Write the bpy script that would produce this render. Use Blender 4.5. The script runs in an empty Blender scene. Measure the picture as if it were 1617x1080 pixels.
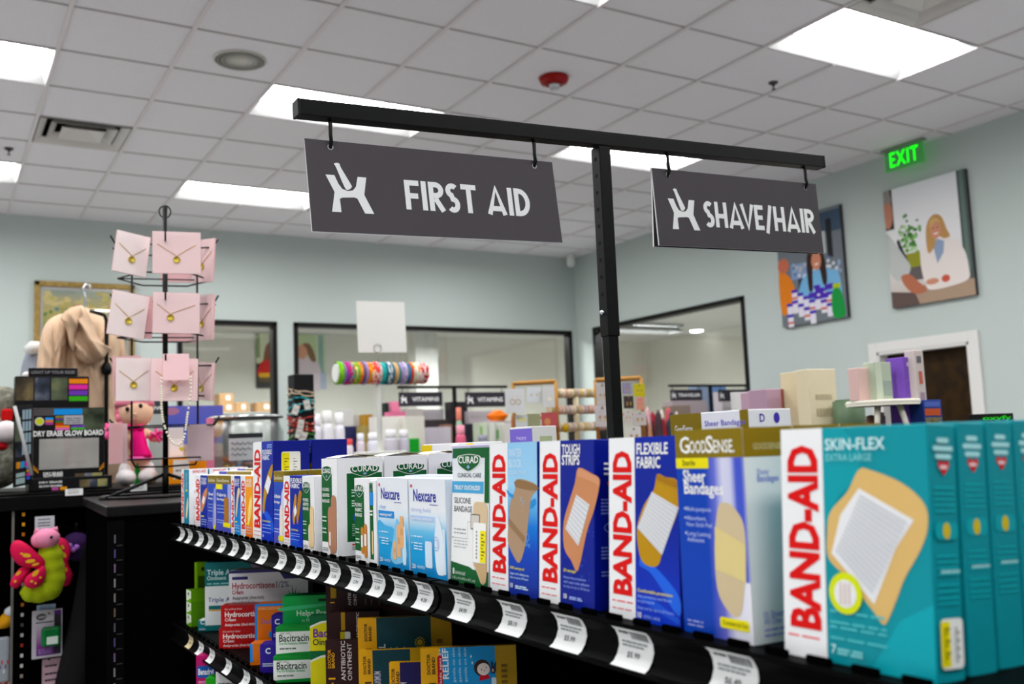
import bpy, bmesh, math, random
from math import sin, cos, tan, pi, radians as rad
from mathutils import Vector, Matrix
S = bpy.context.scene
COL = S.collection

# ------------------------------------------------------------------ camera
CZ = 1.46                       # eye height
FPX = 1523.95                   # focal length in pixels of the 1617 x 1080 frame
YAW, PITCH, ROLL = 0.544032, 0.107168, 0.0408304
_f = Vector((sin(YAW)*cos(PITCH), cos(YAW)*cos(PITCH), sin(PITCH)))
_r = Vector((cos(YAW), -sin(YAW), 0)); _d = _f.cross(_r)
RT = cos(ROLL)*_r + sin(ROLL)*_d
DN = -sin(ROLL)*_r + cos(ROLL)*_d
cam = bpy.data.cameras.new('camera'); camo = bpy.data.objects.new('camera', cam); COL.objects.link(camo)
cam.sensor_width = 36; cam.lens = FPX/1617*36; cam.clip_start = .02; cam.clip_end = 60
m3 = Matrix((RT, -DN, -_f)).transposed()
camo.matrix_world = Matrix.Translation((0, 0, CZ)) @ m3.to_4x4()
cam.dof.use_dof = True; cam.dof.focus_distance = 1.2; cam.dof.aperture_fstop = 8.0
S.camera = camo
# ------------------------------------------------------------------ world, exposure
w = bpy.data.worlds.new('world'); S.world = w; w.use_nodes = True
w.node_tree.nodes['Background'].inputs[0].default_value = (.8, .85, .9, 1)
w.node_tree.nodes['Background'].inputs[1].default_value = .05
S.view_settings.view_transform = 'Standard'; S.view_settings.look = 'None'
S.view_settings.gamma = 1; S.view_settings.use_curve_mapping = False
S.view_settings.exposure = 0.0
ROOM_POWER = 85.0
LIGHT_POWER = 26.0              # emission of the ceiling light lenses
S.cycles.use_denoising = True
S.cycles.max_bounces = 10; S.cycles.diffuse_bounces = 6
S.cycles.sample_clamp_indirect = 6

# ------------------------------------------------------------------ helpers
def ray(x, y): return RT*((x-808.5)/FPX) + DN*((y-540)/FPX) + _f
def onX(x, y, X): d = ray(x, y); d = d*(X/d.x); return Vector((d.x, d.y, d.z+CZ))
def onY(x, y, Y): d = ray(x, y); d = d*(Y/d.y); return Vector((d.x, d.y, d.z+CZ))
def onZ(x, y, Z): d = ray(x, y); d = d*((Z-CZ)/d.z); return Vector((d.x, d.y, Z))

def lin(h):
    c = [int(h[i:i+2], 16)/255 for i in (0, 2, 4)]
    c = [((v+.055)/1.055)**2.4 if v > .04045 else v/12.92 for v in c]
    g = .2126*c[0]+.7152*c[1]+.0722*c[2]
    return tuple(min(1, max(.0005, g+(v-g)*1.15)) for v in c) + (1,)
MATS = {}
def M(col, rough=.5, metal=0.0, spec=.2, emit=0.0, bump=0.0, bscale=200):
    key = (col, rough, metal, spec, emit, bump, bscale)
    if key in MATS: return MATS[key]
    m = bpy.data.materials.new('mat_'+col); m.use_nodes = True
    nt = m.node_tree; b = nt.nodes['Principled BSDF']
    b.inputs['Base Color'].default_value = lin(col); b.inputs['Roughness'].default_value = rough
    b.inputs['Metallic'].default_value = metal; b.inputs['Specular IOR Level'].default_value = spec
    if emit:
        b.inputs['Emission Color'].default_value = lin(col); b.inputs['Emission Strength'].default_value = emit
    if bump:
        t = nt.nodes.new('ShaderNodeTexCoord'); n = nt.nodes.new('ShaderNodeTexNoise'); bp = nt.nodes.new('ShaderNodeBump')
        n.inputs['Scale'].default_value = bscale; bp.inputs['Strength'].default_value = bump; bp.inputs['Distance'].default_value = .002
        nt.links.new(t.outputs['Object'], n.inputs['Vector']); nt.links.new(n.outputs[0], bp.inputs['Height'])
        nt.links.new(bp.outputs[0], b.inputs['Normal'])
    MATS[key] = m; return m
def Mgrad(stops, lo, hi, axis=2, rough=.4, spec=.2):
    """printed colour ramp along one object axis, stops = [(pos, hex)...]"""
    key = ('g', tuple(stops), lo, hi, axis, rough)
    if key in MATS: return MATS[key]
    m = bpy.data.materials.new('mat_print_ramp'); m.use_nodes = True
    nt = m.node_tree; b = nt.nodes['Principled BSDF']; b.inputs['Roughness'].default_value = rough
    b.inputs['Specular IOR Level'].default_value = spec
    t = nt.nodes.new('ShaderNodeTexCoord'); s = nt.nodes.new('ShaderNodeSeparateXYZ')
    mr = nt.nodes.new('ShaderNodeMapRange'); r = nt.nodes.new('ShaderNodeValToRGB')
    mr.inputs[1].default_value = lo; mr.inputs[2].default_value = hi
    nt.links.new(t.outputs['Object'], s.inputs[0]); nt.links.new(s.outputs[axis], mr.inputs[0])
    nt.links.new(mr.outputs[0], r.inputs[0]); nt.links.new(r.outputs[0], b.inputs['Base Color'])
    e = r.color_ramp.elements
    while len(e) < len(stops): e.new(.5)
    for el, (p, c) in zip(e, stops): el.position = p
    for i, (p, c) in enumerate(stops): e[i].position = p; e[i].color = lin(c)
    MATS[key] = m; return m
def Mnoise(stops, scale, rough=.6, detail=3, bump=0.0, distort=0.0):
    key = ('n', tuple(stops), scale, rough, detail, bump, distort)
    if key in MATS: return MATS[key]
    m = bpy.data.materials.new('mat_mottled'); m.use_nodes = True
    nt = m.node_tree; b = nt.nodes['Principled BSDF']; b.inputs['Roughness'].default_value = rough; b.inputs['Specular IOR Level'].default_value = .12
    t = nt.nodes.new('ShaderNodeTexCoord'); n = nt.nodes.new('ShaderNodeTexNoise'); r = nt.nodes.new('ShaderNodeValToRGB')
    n.inputs['Scale'].default_value = scale; n.inputs['Detail'].default_value = detail; n.inputs['Distortion'].default_value = distort
    nt.links.new(t.outputs['Object'], n.inputs['Vector']); nt.links.new(n.outputs[0], r.inputs[0]); nt.links.new(r.outputs[0], b.inputs['Base Color'])
    e = r.color_ramp.elements
    while len(e) < len(stops): e.new(.5)
    for i, (p, c) in enumerate(stops): e[i].position = p; e[i].color = lin(c)
    if bump:
        bp = nt.nodes.new('ShaderNodeBump'); bp.inputs['Strength'].default_value = bump; bp.inputs['Distance'].default_value = .004
        nt.links.new(n.outputs[0], bp.inputs['Height']); nt.links.new(bp.outputs[0], b.inputs['Normal'])
    MATS[key] = m; return m
def Mclear(name, tint='ffffff', gloss=.12, rough=.05):
    """thin clear film or pane: mostly see-through with a little sheen"""
    if name in MATS: return MATS[name]
    m = bpy.data.materials.new('mat_'+name); m.use_nodes = True; nt = m.node_tree; nt.nodes.clear()
    o = nt.nodes.new('ShaderNodeOutputMaterial'); mx = nt.nodes.new('ShaderNodeMixShader')
    t = nt.nodes.new('ShaderNodeBsdfTransparent'); g = nt.nodes.new('ShaderNodeBsdfGlossy')
    t.inputs[0].default_value = lin(tint); g.inputs['Roughness'].default_value = rough
    mx.inputs[0].default_value = gloss
    nt.links.new(t.outputs[0], mx.inputs[1]); nt.links.new(g.outputs[0], mx.inputs[2]); nt.links.new(mx.outputs[0], o.inputs[0])
    MATS[name] = m; return m

# ---- lettering: text curves turned into flat polygons
GLYPH = {}
def glyphs(s, bold=0.0, mono=0.0):
    key = (s, bold, mono)
    if key in GLYPH: return GLYPH[key]
    c = bpy.data.curves.new('t', 'FONT'); c.body = s; c.resolution_u = 2; c.offset = bold; c.size = 1
    c.space_character = 1+mono
    o = bpy.data.objects.new('t', c); COL.objects.link(o)
    dg = bpy.context.evaluated_depsgraph_get(); me = bpy.data.meshes.new_from_object(o.evaluated_get(dg))
    vs = [(v.co.x, v.co.y) for v in me.vertices]; ps = [tuple(p.vertices) for p in me.polygons]
    bpy.data.objects.remove(o); bpy.data.curves.remove(c); bpy.data.meshes.remove(me)
    if vs:
        x0 = min(v[0] for v in vs); x1 = max(v[0] for v in vs)
    else: x0 = x1 = 0
    GLYPH[key] = (vs, ps, x0, x1); return GLYPH[key]
CAP = .729

class Frame:
    """a flat drawing area: origin, right, up, outward"""
    def __init__(s, o, u, v, w=1.0, h=1.0):
        s.o = Vector(o); s.u = Vector(u).normalized(); s.v = Vector(v).normalized(); s.n = s.u.cross(s.v); s.w = w; s.h = h
    def at(s, x, y, k): return s.o + s.u*(x*s.w) + s.v*(y*s.h) + s.n*(k*.00012)
def smooth(pts, n=5, closed=True):
    out = []; L = len(pts)
    rng = range(L) if closed else range(L-1)
    for i in rng:
        if closed: a, b, c, d = pts[i-1], pts[i], pts[(i+1) % L], pts[(i+2) % L]
        else: a, b, c, d = pts[max(i-1, 0)], pts[i], pts[i+1], pts[min(i+2, L-1)]
        for j in range(n):
            t = j/n
            out.append(tuple(.5*((2*q)+(-p+r)*t+(2*p-5*q+4*r-s_)*t*t+(-p+3*q-3*r+s_)*t**3) for p, q, r, s_ in zip(a, b, c, d)))
    if not closed: out.append(tuple(pts[-1]))
    return out

class MB:
    def __init__(s): s.bm = bmesh.new(); s.ms = []; s.kc = 0
    def up(s, k): s.kc += 1; return k+.02*s.kc
    def mi(s, m):
        if m not in s.ms: s.ms.append(m)
        return s.ms.index(m)
    def face(s, vs, m, sm=False):
        try: f = s.bm.faces.new(vs)
        except ValueError: return None
        f.material_index = s.mi(m); f.smooth = sm; return f
    def quad(s, pts, m, sm=False): return s.face([s.bm.verts.new(p) for p in pts], m, sm)
    def box(s, a, b, m, bev=0.0, mtx=None, mats=None):
        """mats: optional dict face -> material for -x +x -y +y -z +z"""
        x0, y0, z0 = a; x1, y1, z1 = b
        P = [(x0,y0,z0),(x1,y0,z0),(x1,y1,z0),(x0,y1,z0),(x0,y0,z1),(x1,y0,z1),(x1,y1,z1),(x0,y1,z1)]
        if mtx: P = [mtx @ Vector(p) for p in P]
        v = [s.bm.verts.new(p) for p in P]
        fs = []
        for nm, ix in (('-z',(3,2,1,0)),('+z',(4,5,6,7)),('-y',(0,1,5,4)),('+x',(1,2,6,5)),('+y',(2,3,7,6)),('-x',(3,0,4,7))):
            fs.append(s.face([v[i] for i in ix], (mats or {}).get(nm, m)))
        if bev:
            es = list({e for f in fs for e in f.edges})
            r = bmesh.ops.bevel(s.bm, geom=es, offset=bev, segments=2, profile=.5, affect='EDGES', clamp_overlap=True)
            if not mats:
                for f in r['faces']: f.material_index = s.mi(m)
        return s
    def tube(s, pts, r, m, seg=8, closed=False, caps=True):
        pts = [Vector(p) for p in pts]; n = len(pts); rings = []
        rr = r if isinstance(r, (list, tuple)) else [r]*n
        up = None
        for i, p in enumerate(pts):
            if closed: t = (pts[(i+1) % n]-pts[i-1])
            else: t = pts[min(i+1, n-1)]-pts[max(i-1, 0)]
            t = t.normalized() if t.length > 1e-9 else Vector((0, 0, 1))
            if up is None:
                up = Vector((0, 0, 1)) if abs(t.z) < .9 else Vector((1, 0, 0))
            a = t.cross(up)
            if a.length < 1e-6: a = t.orthogonal()
            a.normalize(); b = a.cross(t).normalized(); up = b
            rings.append([s.bm.verts.new(p+(a*cos(2*pi*j/seg)+b*sin(2*pi*j/seg))*rr[i]) for j in range(seg)])
        for i in range(n if closed else n-1):
            A, B = rings[i], rings[(i+1) % n]
            for j in range(seg): s.face([A[j], A[(j+1) % seg], B[(j+1) % seg], B[j]], m, True)
        if caps and not closed:
            s.face(rings[0][::-1], m); s.face(rings[-1], m)
        return s
    def lathe(s, prof, m, c=(0, 0, 0), seg=20, ax=(0, 0, 1), sx=1.0, sy=1.0, sm=True):
        c = Vector(c); ax = Vector(ax).normalized(); q = Vector((0, 0, 1)).rotation_difference(ax)
        rings = []
        for r, z in prof:
            if r < 1e-6: rings.append([s.bm.verts.new(c+q @ Vector((0, 0, z)))])
            else: rings.append([s.bm.verts.new(c+q @ Vector((r*cos(2*pi*j/seg)*sx, r*sin(2*pi*j/seg)*sy, z))) for j in range(seg)])
        for A, B in zip(rings, rings[1:]):
            for j in range(seg):
                k = (j+1) % seg
                if len(A) == 1 and len(B) == 1: continue
                if len(A) == 1: s.face([A[0], B[k], B[j]][::-1], m, sm)
                elif len(B) == 1: s.face([A[j], A[k], B[0]], m, sm)
                else: s.face([A[j], A[k], B[k], B[j]], m, sm)
        return s
    def ball(s, c, r, m, seg=16, rings=10, rot=None):
        r = (r, r, r) if not isinstance(r, (list, tuple)) else r
        c = Vector(c); V = []
        for i in range(rings+1):
            a = pi*i/rings; row = []
            for j in range(seg if 0 < i < rings else 1):
                b = 2*pi*j/seg
                p = Vector((r[0]*sin(a)*cos(b), r[1]*sin(a)*sin(b), -r[2]*cos(a)))
                if rot: p = rot @ p
                row.append(s.bm.verts.new(c+p))
            V.append(row)
        for A, B in zip(V, V[1:]):
            for j in range(seg):
                k = (j+1) % seg
                if len(A) == 1: s.face([A[0], B[k], B[j]], m, True)
                elif len(B) == 1: s.face([A[j], A[k], B[0]], m, True)
                else: s.face([A[j], A[k], B[k], B[j]], m, True)
        return s
    def loft(s, rings, m, caps=True, sm=True):
        R = [[s.bm.verts.new(p) for p in r] for r in rings]
        n = len(R[0])
        for A, B in zip(R, R[1:]):
            for j in range(n): s.face([A[j], A[(j+1) % n], B[(j+1) % n], B[j]], m, sm)
        if caps: s.face(R[0][::-1], m, sm); s.face(R[-1], m, sm)
        return s
    # --- flat printing on a Frame
    def P(s, F, pts, m, k=1, th=0):
        k = s.up(k); v = [s.bm.verts.new(F.at(x, y, k)) for x, y in pts]
        f = s.face(v, m)
        if f:
            f.normal_update()
            if f.normal.dot(F.n) < 0: f.normal_flip()
            if len(v) > 4: bmesh.ops.triangulate(s.bm, faces=[f], ngon_method='EAR_CLIP')
        return s
    def R(s, F, x0, y0, x1, y1, m, k=1): return s.P(F, [(x0, y0), (x1, y0), (x1, y1), (x0, y1)], m, k)
    def RR(s, F, x0, y0, x1, y1, m, k=1, r=.02, n=5):
        rx, ry = r/F.w, r/F.h; pts = []
        for cx, cy, a0 in ((x1-rx, y0+ry, -90), (x1-rx, y1-ry, 0), (x0+rx, y1-ry, 90), (x0+rx, y0+ry, 180)):
            for i in range(n+1):
                a = rad(a0+90*i/n); pts.append((cx+rx*cos(a), cy+ry*sin(a)))
        return s.P(F, pts, m, k)
    def E(s, F, cx, cy, rx, ry, m, k=1, n=20): return s.P(F, [(cx+rx*cos(2*pi*i/n), cy+ry*sin(2*pi*i/n)) for i in range(n)], m, k)
    def T(s, F, txt, x, y, h, m, k=2, bold=0.0, cond=1.0, rot=0, fit=None, mono=0.0, al='l'):
        """x, y fractions of lower-left corner; h cap height in metres; fit = length in metres"""
        vs, ps, x0, x1 = glyphs(txt, round(bold*.5, 4), mono)
        if not ps: return s
        sc = h/CAP; sx = sc*cond
        if fit: sx = fit/max(x1-x0, 1e-6)
        L = (x1-x0)*sx; room = ((.985-y)*F.h if rot == 90 else (.99-x)*F.w if rot == 0 and al == 'l' else 9)
        if L > room > 0: sc *= max(.75, room/L) if rot == 0 else room/L; sx *= room/L; L = room
        off = {'l': 0, 'c': -L/2, 'r': -L}[al]
        ca, sa = cos(rad(rot)), sin(rad(rot)); base = F.at(x, y, s.up(k)); V = []
        for vx, vy in vs:
            a, b = (vx-x0)*sx+off, vy*sc
            V.append(s.bm.verts.new(base+F.u*(a*ca-b*sa)+F.v*(a*sa+b*ca)))
        for p in ps:
            f = s.face([V[i] for i in p], m)
            if f:
                f.normal_update()
                if f.normal.dot(F.n) < 0: f.normal_flip()
        return s
    def ribbon(s, F, pts, wd, m, k=2, closed=False):
        """stroke of constant width (metres) along points given in fractions"""
        Q = []
        for x, y in pts:
            p = Vector((x*F.w, y*F.h))
            if not Q or (p-Q[-1]).length > 1e-6: Q.append(p)
        n = len(Q); L = []; Rr = []; k = s.up(k)
        for i, p in enumerate(Q):
            if closed: d1 = (p-Q[i-1]).normalized(); d2 = (Q[(i+1) % n]-p).normalized()
            else:
                d1 = (p-Q[i-1]).normalized() if i else (Q[1]-p).normalized()
                d2 = (Q[i+1]-p).normalized() if i < n-1 else d1
            nn = (Vector((-d1.y, d1.x))+Vector((-d2.y, d2.x))); nn.normalize()
            c = max(.75, nn.dot(Vector((-d1.y, d1.x)))); q = nn*(wd/2/c)
            L.append(p+q); Rr.append(p-q)
        V = lambda p: s.bm.verts.new(F.o+F.u*p.x+F.v*p.y+F.n*(k*.00012))
        A = [V(p) for p in L]; B = [V(p) for p in Rr]
        for i in range(n if closed else n-1):
            j = (i+1) % n; s.face([B[i], B[j], A[j], A[i]], m)
        return s
    def puff(s, pts, depth, m, to3, fold=(0, 0, 0, 0), nr=9, seed=0):
        """soft padded cloth shape from an outline; to3(x, y, d) -> point; fold = (amp, freq, angle deg, wobble)"""
        from mathutils import noise
        n = len(pts); cx = sum(p[0] for p in pts)/n; cy = sum(p[1] for p in pts)/n; amp, fr, an, wb = fold; ca, sa = cos(rad(an)), sin(rad(an))
        rings = []
        for side in (1, -1):
            rr = [i/nr for i in range(1, nr+1)] if side == 1 else [i/nr for i in range(nr-1, 0, -1)]
            for t in rr:
                ring = []
                for x, y in pts:
                    X, Y = cx+(x-cx)*t, cy+(y-cy)*t; d = side*depth*math.sqrt(max(0, 1-t**3))
                    f = noise.noise(Vector((X*.03+seed, Y*.03, 0)))*wb; u = (X*ca+Y*sa)*fr+f
                    if side == 1: d += amp*(1-abs(sin(u)))*min(1, (1-t)*4)
                    ring.append(to3(X, Y, -d))
                rings.append(ring)
        R_ = [[s.bm.verts.new(p) for p in r] for r in rings]
        for A, B in zip(R_, R_[1:]):
            for j in range(n): s.face([A[j], B[j], B[(j+1) % n], A[(j+1) % n]], m, True)
        s.face(R_[0], m, True); s.face(R_[-1][::-1], m, True)
        bmesh.ops.recalc_face_normals(s.bm, faces=s.bm.faces[:])
        return s
    def build(s, name, parent=None, loc=None, rot=None, **tags):
        me = bpy.data.meshes.new(name); s.bm.normal_update(); s.bm.to_mesh(me); s.bm.free()
        for m in s.ms: me.materials.append(m)
        o = bpy.data.objects.new(name, me); COL.objects.link(o)
        if parent: o.parent = parent
        if loc is not None: o.location = loc
        if rot is not None: o.rotation_euler = rot
        for k, v in tags.items(): o[k] = v
        return o
def thing(name, label, cat, loc=(0, 0, 0), rot=(0, 0, 0), group=None):
    o = bpy.data.objects.new(name, None); COL.objects.link(o); o.location = loc; o.rotation_euler = rot
    o.empty_display_size = .05; o['label'] = label; o['category'] = cat
    if group: o['group'] = group
    return o
def tg(label, cat, group=None):
    d = dict(label=label, category=cat)
    if group: d['group'] = group
    return d
def copy_tree(o, parent=None):
    c = o.copy(); COL.objects.link(c)
    if parent: c.parent = parent
    for ch in list(o.children): copy_tree(ch, c)
    return c
def subd(o, lv=1):
    m = o.modifiers.new('s', 'SUBSURF'); m.levels = lv; m.render_levels = lv; return o
ST = dict(kind='structure')
BLACK = M('050505', .5, spec=.25); WHITE = M('eeeeec', .5); PAPER = M('e9e9e9', .7)
# ------------------------------------------------------------------ the room
CEIL = 3.80; XW = 6.98; YB = 9.95; XL = -5.0; YF = -3.6
GX0, GDX, GY0, GDY = .5756, .6185, 3.995, .602
gx = lambda k: GX0+k*GDX
gy = lambda k: GY0+k*GDY
wall_m = M('b9c1be', .85, bump=.15, bscale=400)
wallin_m = M('d2d0c8', .85)
tile_m = Mnoise([(.35, 'd5d1d5'), (.6, 'dddadd')], 260, .9, 2, .3)
bar_m = M('cfc9ca', .5)
frame_m = M('0c0a0a', .4)
# ceiling cells, light cells left open
light_cells = [(i, j) for j in (-9, -5, -1, 3, 7) for i in (-6, -2, 2, 6)]
open_cells = {(i+a, j) for i, j in light_cells for a in (0, 1)} | {(0, 5), (6, -2)}
mb = MB()
for i in range(-9, 11):
    for j in range(-13, 10):
        x0, x1, y0, y1 = max(gx(i), XL), min(gx(i+1), XW), max(gy(j), YF), min(gy(j+1), YB)
        if x1 <= x0 or y1 <= y0 or (i, j) in open_cells: continue
        mb.quad([(x0, y0, CEIL+.006), (x0, y1, CEIL+.006), (x1, y1, CEIL+.006), (x1, y0, CEIL+.006)], tile_m)
mb.box((XL-.2, YF-.2, CEIL+.3), (XW+.2, YB+.2, CEIL+.34), tile_m)
mb.build('ceiling', **ST)
mb = MB(); hb = .0115
lset = {(i+a, j) for i, j in light_cells for a in (0, 1)}
for i in range(-8, 11):
    ys = [YF]+[gy(j) for j in range(-12, 10)]+[YB]
    for q, (a, b) in enumerate(zip(ys, ys[1:])):
        if (i-1, q-13) in lset and (i, q-13) in lset and i % 4 == 3: continue
        mb.box((gx(i)-hb, a, CEIL-.007), (gx(i)+hb, b, CEIL+.02), bar_m)
thin = M('a8a2a2', .6)
for j in range(-12, 10): mb.box((XL, gy(j)-.0055, CEIL+.0), (XW, gy(j)+.0055, CEIL+.019), thin)
mb.build('trim_1', **ST)
mb = MB(); mb.box((XL, YF, -.1), (10.5, 14, 0), Mnoise([(.3, 'bab8b8'), (.7, 'c8c6c6')], 3, .5)); mb.build('floor', **ST)
def wall_holes(name, axis, c, t, a0, a1, z1, holes, m):
    """wall slab lying across X (axis 'y') or Y (axis 'x'), thickness t outward, rectangular holes (a, b, z0, z1)"""
    mb = MB(); cuts = sorted({a0, a1, *[h[0] for h in holes], *[h[1] for h in holes]})
    for p, q in zip(cuts, cuts[1:]):
        hs = [h for h in holes if h[0] <= p and h[1] >= q]; zs = [(0, z1)]
        for h in hs: zs = [(0, h[2]), (h[3], z1)]
        for s0, s1 in zs:
            if s1-s0 < .001: continue
            if axis == 'y': mb.box((p, c, s0), (q, c+t, s1), m)
            else: mb.box((c, p, s0), (c+t, q, s1), m)
    return mb.build(name, **ST)
WT = 1.408+CZ
HA = (2.10, 3.12, .95, WT); HB = (3.30, 6.90, .95, WT); HR = (7.0, 9.60, 1.05, WT); HD = (4.60, 5.46, 0, .665+CZ)
wall_holes('wall_back', 'y', YB, .15, XL, XW, CEIL+.3, [HA, HB], wall_m)
wall_holes('wall_right', 'x', XW, .15, YF, YB+.15, CEIL+.3, [HR, HD], wall_m)
mb = MB(); mb.box((XL-.15, YF, 0), (XL, YB+.15, CEIL+.3), wall_m); mb.build('wall_left', **ST)
mb = MB(); mb.box((XL-.15, YF-.15, 0), (XW+.15, YF, CEIL+.3), wall_m); mb.build('wall_front', **ST)
# black window frames with glass
glass = Mclear('window_glass', 'fbfdfc', .06, .02)
def window(n, axis, c, h, fw=.05, depth=.11):
    a, b, z0, z1 = h; mb = MB()
    def bx(p0, p1, q0, q1):
        if axis == 'y': mb.box((p0, c-.012, q0), (p1, c+depth, q1), frame_m, .003)
        else: mb.box((c-.012, p0, q0), (c+depth, p1, q1), frame_m, .003)
    bx(a, b, z1-fw, z1); bx(a, b, z0, z0+fw); bx(a, a+fw, z0, z1); bx(b-fw, b, z0, z1)
    o = mb.build('window_%d' % n, **ST)
    g = MB()
    if axis == 'y': g.box((a+fw, c+.05, z0+fw), (b-fw, c+.056, z1-fw), glass)
    else: g.box((c+.05, a+fw, z0+fw), (c+.056, b-fw, z1-fw), glass)
    g.build('glass_pane', o)
window(1, 'y', YB, HA); window(2, 'y', YB, HB); window(3, 'x', XW, HR)
# door on the right wall
mb = MB(); wf = M('d9d7d4', .5); a, b, _, zt = HD; t = .085
for p0, p1, z0, z1 in ((a-t, a, 0, zt+t), (b, b+t, 0, zt+t), (a, b, zt, zt+t)):
    mb.box((XW-.025, p0, z0), (XW, p1, z1), wf, .004)
for p0, p1, z0, z1 in ((a-.001, a+.02, 0, zt), (b-.02, b+.001, 0, zt), (a, b, zt-.02, zt+.001)):
    mb.box((XW-.02, p0, z0), (XW+.14, p1, z1), wf)
mb.build('trim_2', **ST)
mb = MB(); mb.box((XW+.09, a+.02, .01), (XW+.13, b-.02, zt-.02), Mnoise([(.3, '1c130c'), (.7, '34240f')], 6, .45, 4, 0, 1.5))
d = mb.build('door_1', **ST)
mb = MB(); hm = M('8a8a88', .3, 1); mb.tube([(XW+.09, b-.09, 1.02), (XW+.03, b-.09, 1.02), (XW+.03, b-.2, 1.02)], .009, hm); mb.build('door_handle', d)
# rooms behind the windows
mb = MB(); YD = 12.7; XD = 10.3; zc = 3.10
mb.box((1.4, YD, 0), (XD+.1, YD+.1, zc+.1), wallin_m); mb.build('wall_beyond', **ST)
mb = MB(); mb.box((XD, 4.0, 0), (XD+.1, YD, zc+.1), wallin_m); mb.build('wall_side', **ST)
mb = MB(); mb.box((1.3, YB+.15, 0), (1.4, YD, zc+.1), wallin_m); mb.box((XW+.15, 5.9, 0), (XD, 6.0, zc+.1), wallin_m); mb.build('wall_partition', **ST)
mb = MB(); mb.box((1.3, YB+.15, zc), (XD+.1, YD+.1, zc+.05), M('c9c8c4', .9)); mb.box((XW+.15, 5.9, zc), (XD+.1, YB+.15, zc+.05), M('c9c8c4', .9)); mb.build('ceiling_beyond', **ST)
# ---- ceiling lights
pan_m = M('a6a6a6', .6); lens_m = M('ffffff', .5, emit=LIGHT_POWER)
def make_light(label, w=2*GDX, d=GDY, em=None):
    t = thing('ceiling_light', label, 'ceiling light')
    mb = MB(); e = .012; z = -.002; h = .075; a = .085; hw, hd = w/2-.012, d/2-.012
    O = [(-hw, -hd), (hw, -hd), (hw, hd), (-hw, hd)]; I = [(-hw+.03, -hd+a), (hw-.03, -hd+a), (hw-.03, hd-a), (-hw+.03, hd-a)]
    for k in range(4):
        p, q, r, s_ = O[k], O[(k+1) % 4], I[(k+1) % 4], I[k]
        mb.quad([(p[0], p[1], z), (s_[0], s_[1], h), (r[0], r[1], h), (q[0], q[1], z)], pan_m)
    mb.box((-hw, -hd, h+.002), (hw, hd, h+.03), pan_m); mb.build('light_housing', t)
    mb = MB(); n = 8; x0, x1 = I[0][0], I[2][0]; y0, y1 = I[0][1], I[2][1]
    prev = None
    for k in range(n+1):
        y = y0+(y1-y0)*k/n; zz = h-.002-.035*sin(pi*k/n)
        if prev: mb.quad([(x0, prev[0], prev[1]), (x0, y, zz), (x1, y, zz), (x1, prev[0], prev[1])], em or lens_m, True)
        prev = (y, zz)
    mb.build('light_lens', t); return t
LAB = {(2, -1): 'bright rectangular ceiling light right behind the left end of the black sign beam',
       (2, 3): 'bright ceiling light left of the first aid sign, low over the back wall',
       (6, -1): 'bright ceiling light crossed by the upright pole under the black sign beam',
       (6, -5): 'largest bright ceiling light, at the top right beside the vent',
       (2, -5): 'ceiling light of which only a corner shows at the very top edge',
       (-2, -1): 'ceiling light cut by the left edge, upper of the two there',
       (-2, 3): 'ceiling light cut by the left edge, lower one above the back wall'}
L0 = None
for (i, j) in light_cells:
    lab = LAB.get((i, j), 'recessed ceiling light outside the photo, over the shop aisles')
    if L0 is None: L0 = o = make_light(lab)
    else: o = copy_tree(L0); o['label'] = lab
    o.location = (gx(i)+GDX, gy(j)+GDY/2, CEIL); o['group'] = 'recessed ceiling lights' if (i, j) in LAB else 'ceiling lights out of view'
# lights of the rooms behind
_sl = onZ(1012, 523, zc-.1)
for lab, x, y in (('slim light in the white room behind the right wall window', _sl.x, _sl.y), ('light of the back room, out of view above the left window', 2.6, 10.62), ('light of the back room, out of view above the long window', 4.4, 10.62), ('light of the back room, out of view at its right end', 6.2, 10.62), ('light of the side room, out of view at its near end', 7.5, 6.9), ('light of the side room, out of view at its middle', 7.5, 8.6)):
    o = make_light(lab, 1.3, .4, M('ffffff', .5, emit=ROOM_POWER if y != _sl.y else 12)); o.location = (x, y, zc-.11)
    if x == 7.5: o.rotation_euler.z = pi/2
    o['group'] = 'lights behind the windows'
# ---- vents
vm = M('c8c4c0', .45); vdk = M('2a2522', .7)
def vent(label, cx, cy):
    t = thing('ceiling_vent', label, 'air vent', (cx, cy, CEIL), group='square ceiling vents')
    mb = MB(); mb.box((-.295, -.29, .14), (.295, .29, .16), vdk); mb.box((-.297, -.292, .0), (-.29, .292, .16), vdk); mb.box((.29, -.292, .0), (.297, .292, .16), vdk)
    mb.box((-.297, -.292, 0), (.297, -.285, .16), vdk); mb.box((-.297, .285, 0), (.297, .292, .16), vdk); mb.build('duct', t)
    for k, (r0, r1, z0, z1) in enumerate(((.29, .24, -.006, .03), (.215, .165, -.004, .05), (.14, .02, -.004, .06))):
        mb = MB()
        A = [(-r0, -r0), (r0, -r0), (r0, r0), (-r0, r0)]; B = [(-r1, -r1), (r1, -r1), (r1, r1), (-r1, r1)]
        for q in range(4):
            p1, p2, p3, p4 = A[q], A[(q+1) % 4], B[(q+1) % 4], B[q]
            mb.quad([(p1[0], p1[1], z0), (p4[0], p4[1], z1), (p3[0], p3[1], z1), (p2[0], p2[1], z0)], vm)
            mb.quad([(p1[0], p1[1], z0+.006), (p2[0], p2[1], z0+.006), (p3[0], p3[1], z1+.006), (p4[0], p4[1], z1+.006)], vm)
        if k == 2: mb.quad([(-.02, -.02, z1), (-.02, .02, z1), (.02, .02, z1), (.02, -.02, z1)], vm)
        mb.build('louver_ring', t)
vent('square ceiling vent with stepped louvers left of the spinner rack', gx(0)+GDX/2, gy(5)+GDY/2)
vent('square ceiling vent cut by the top edge beside the largest light', gx(6)+GDX/2, gy(-2)+GDY/2)
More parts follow.
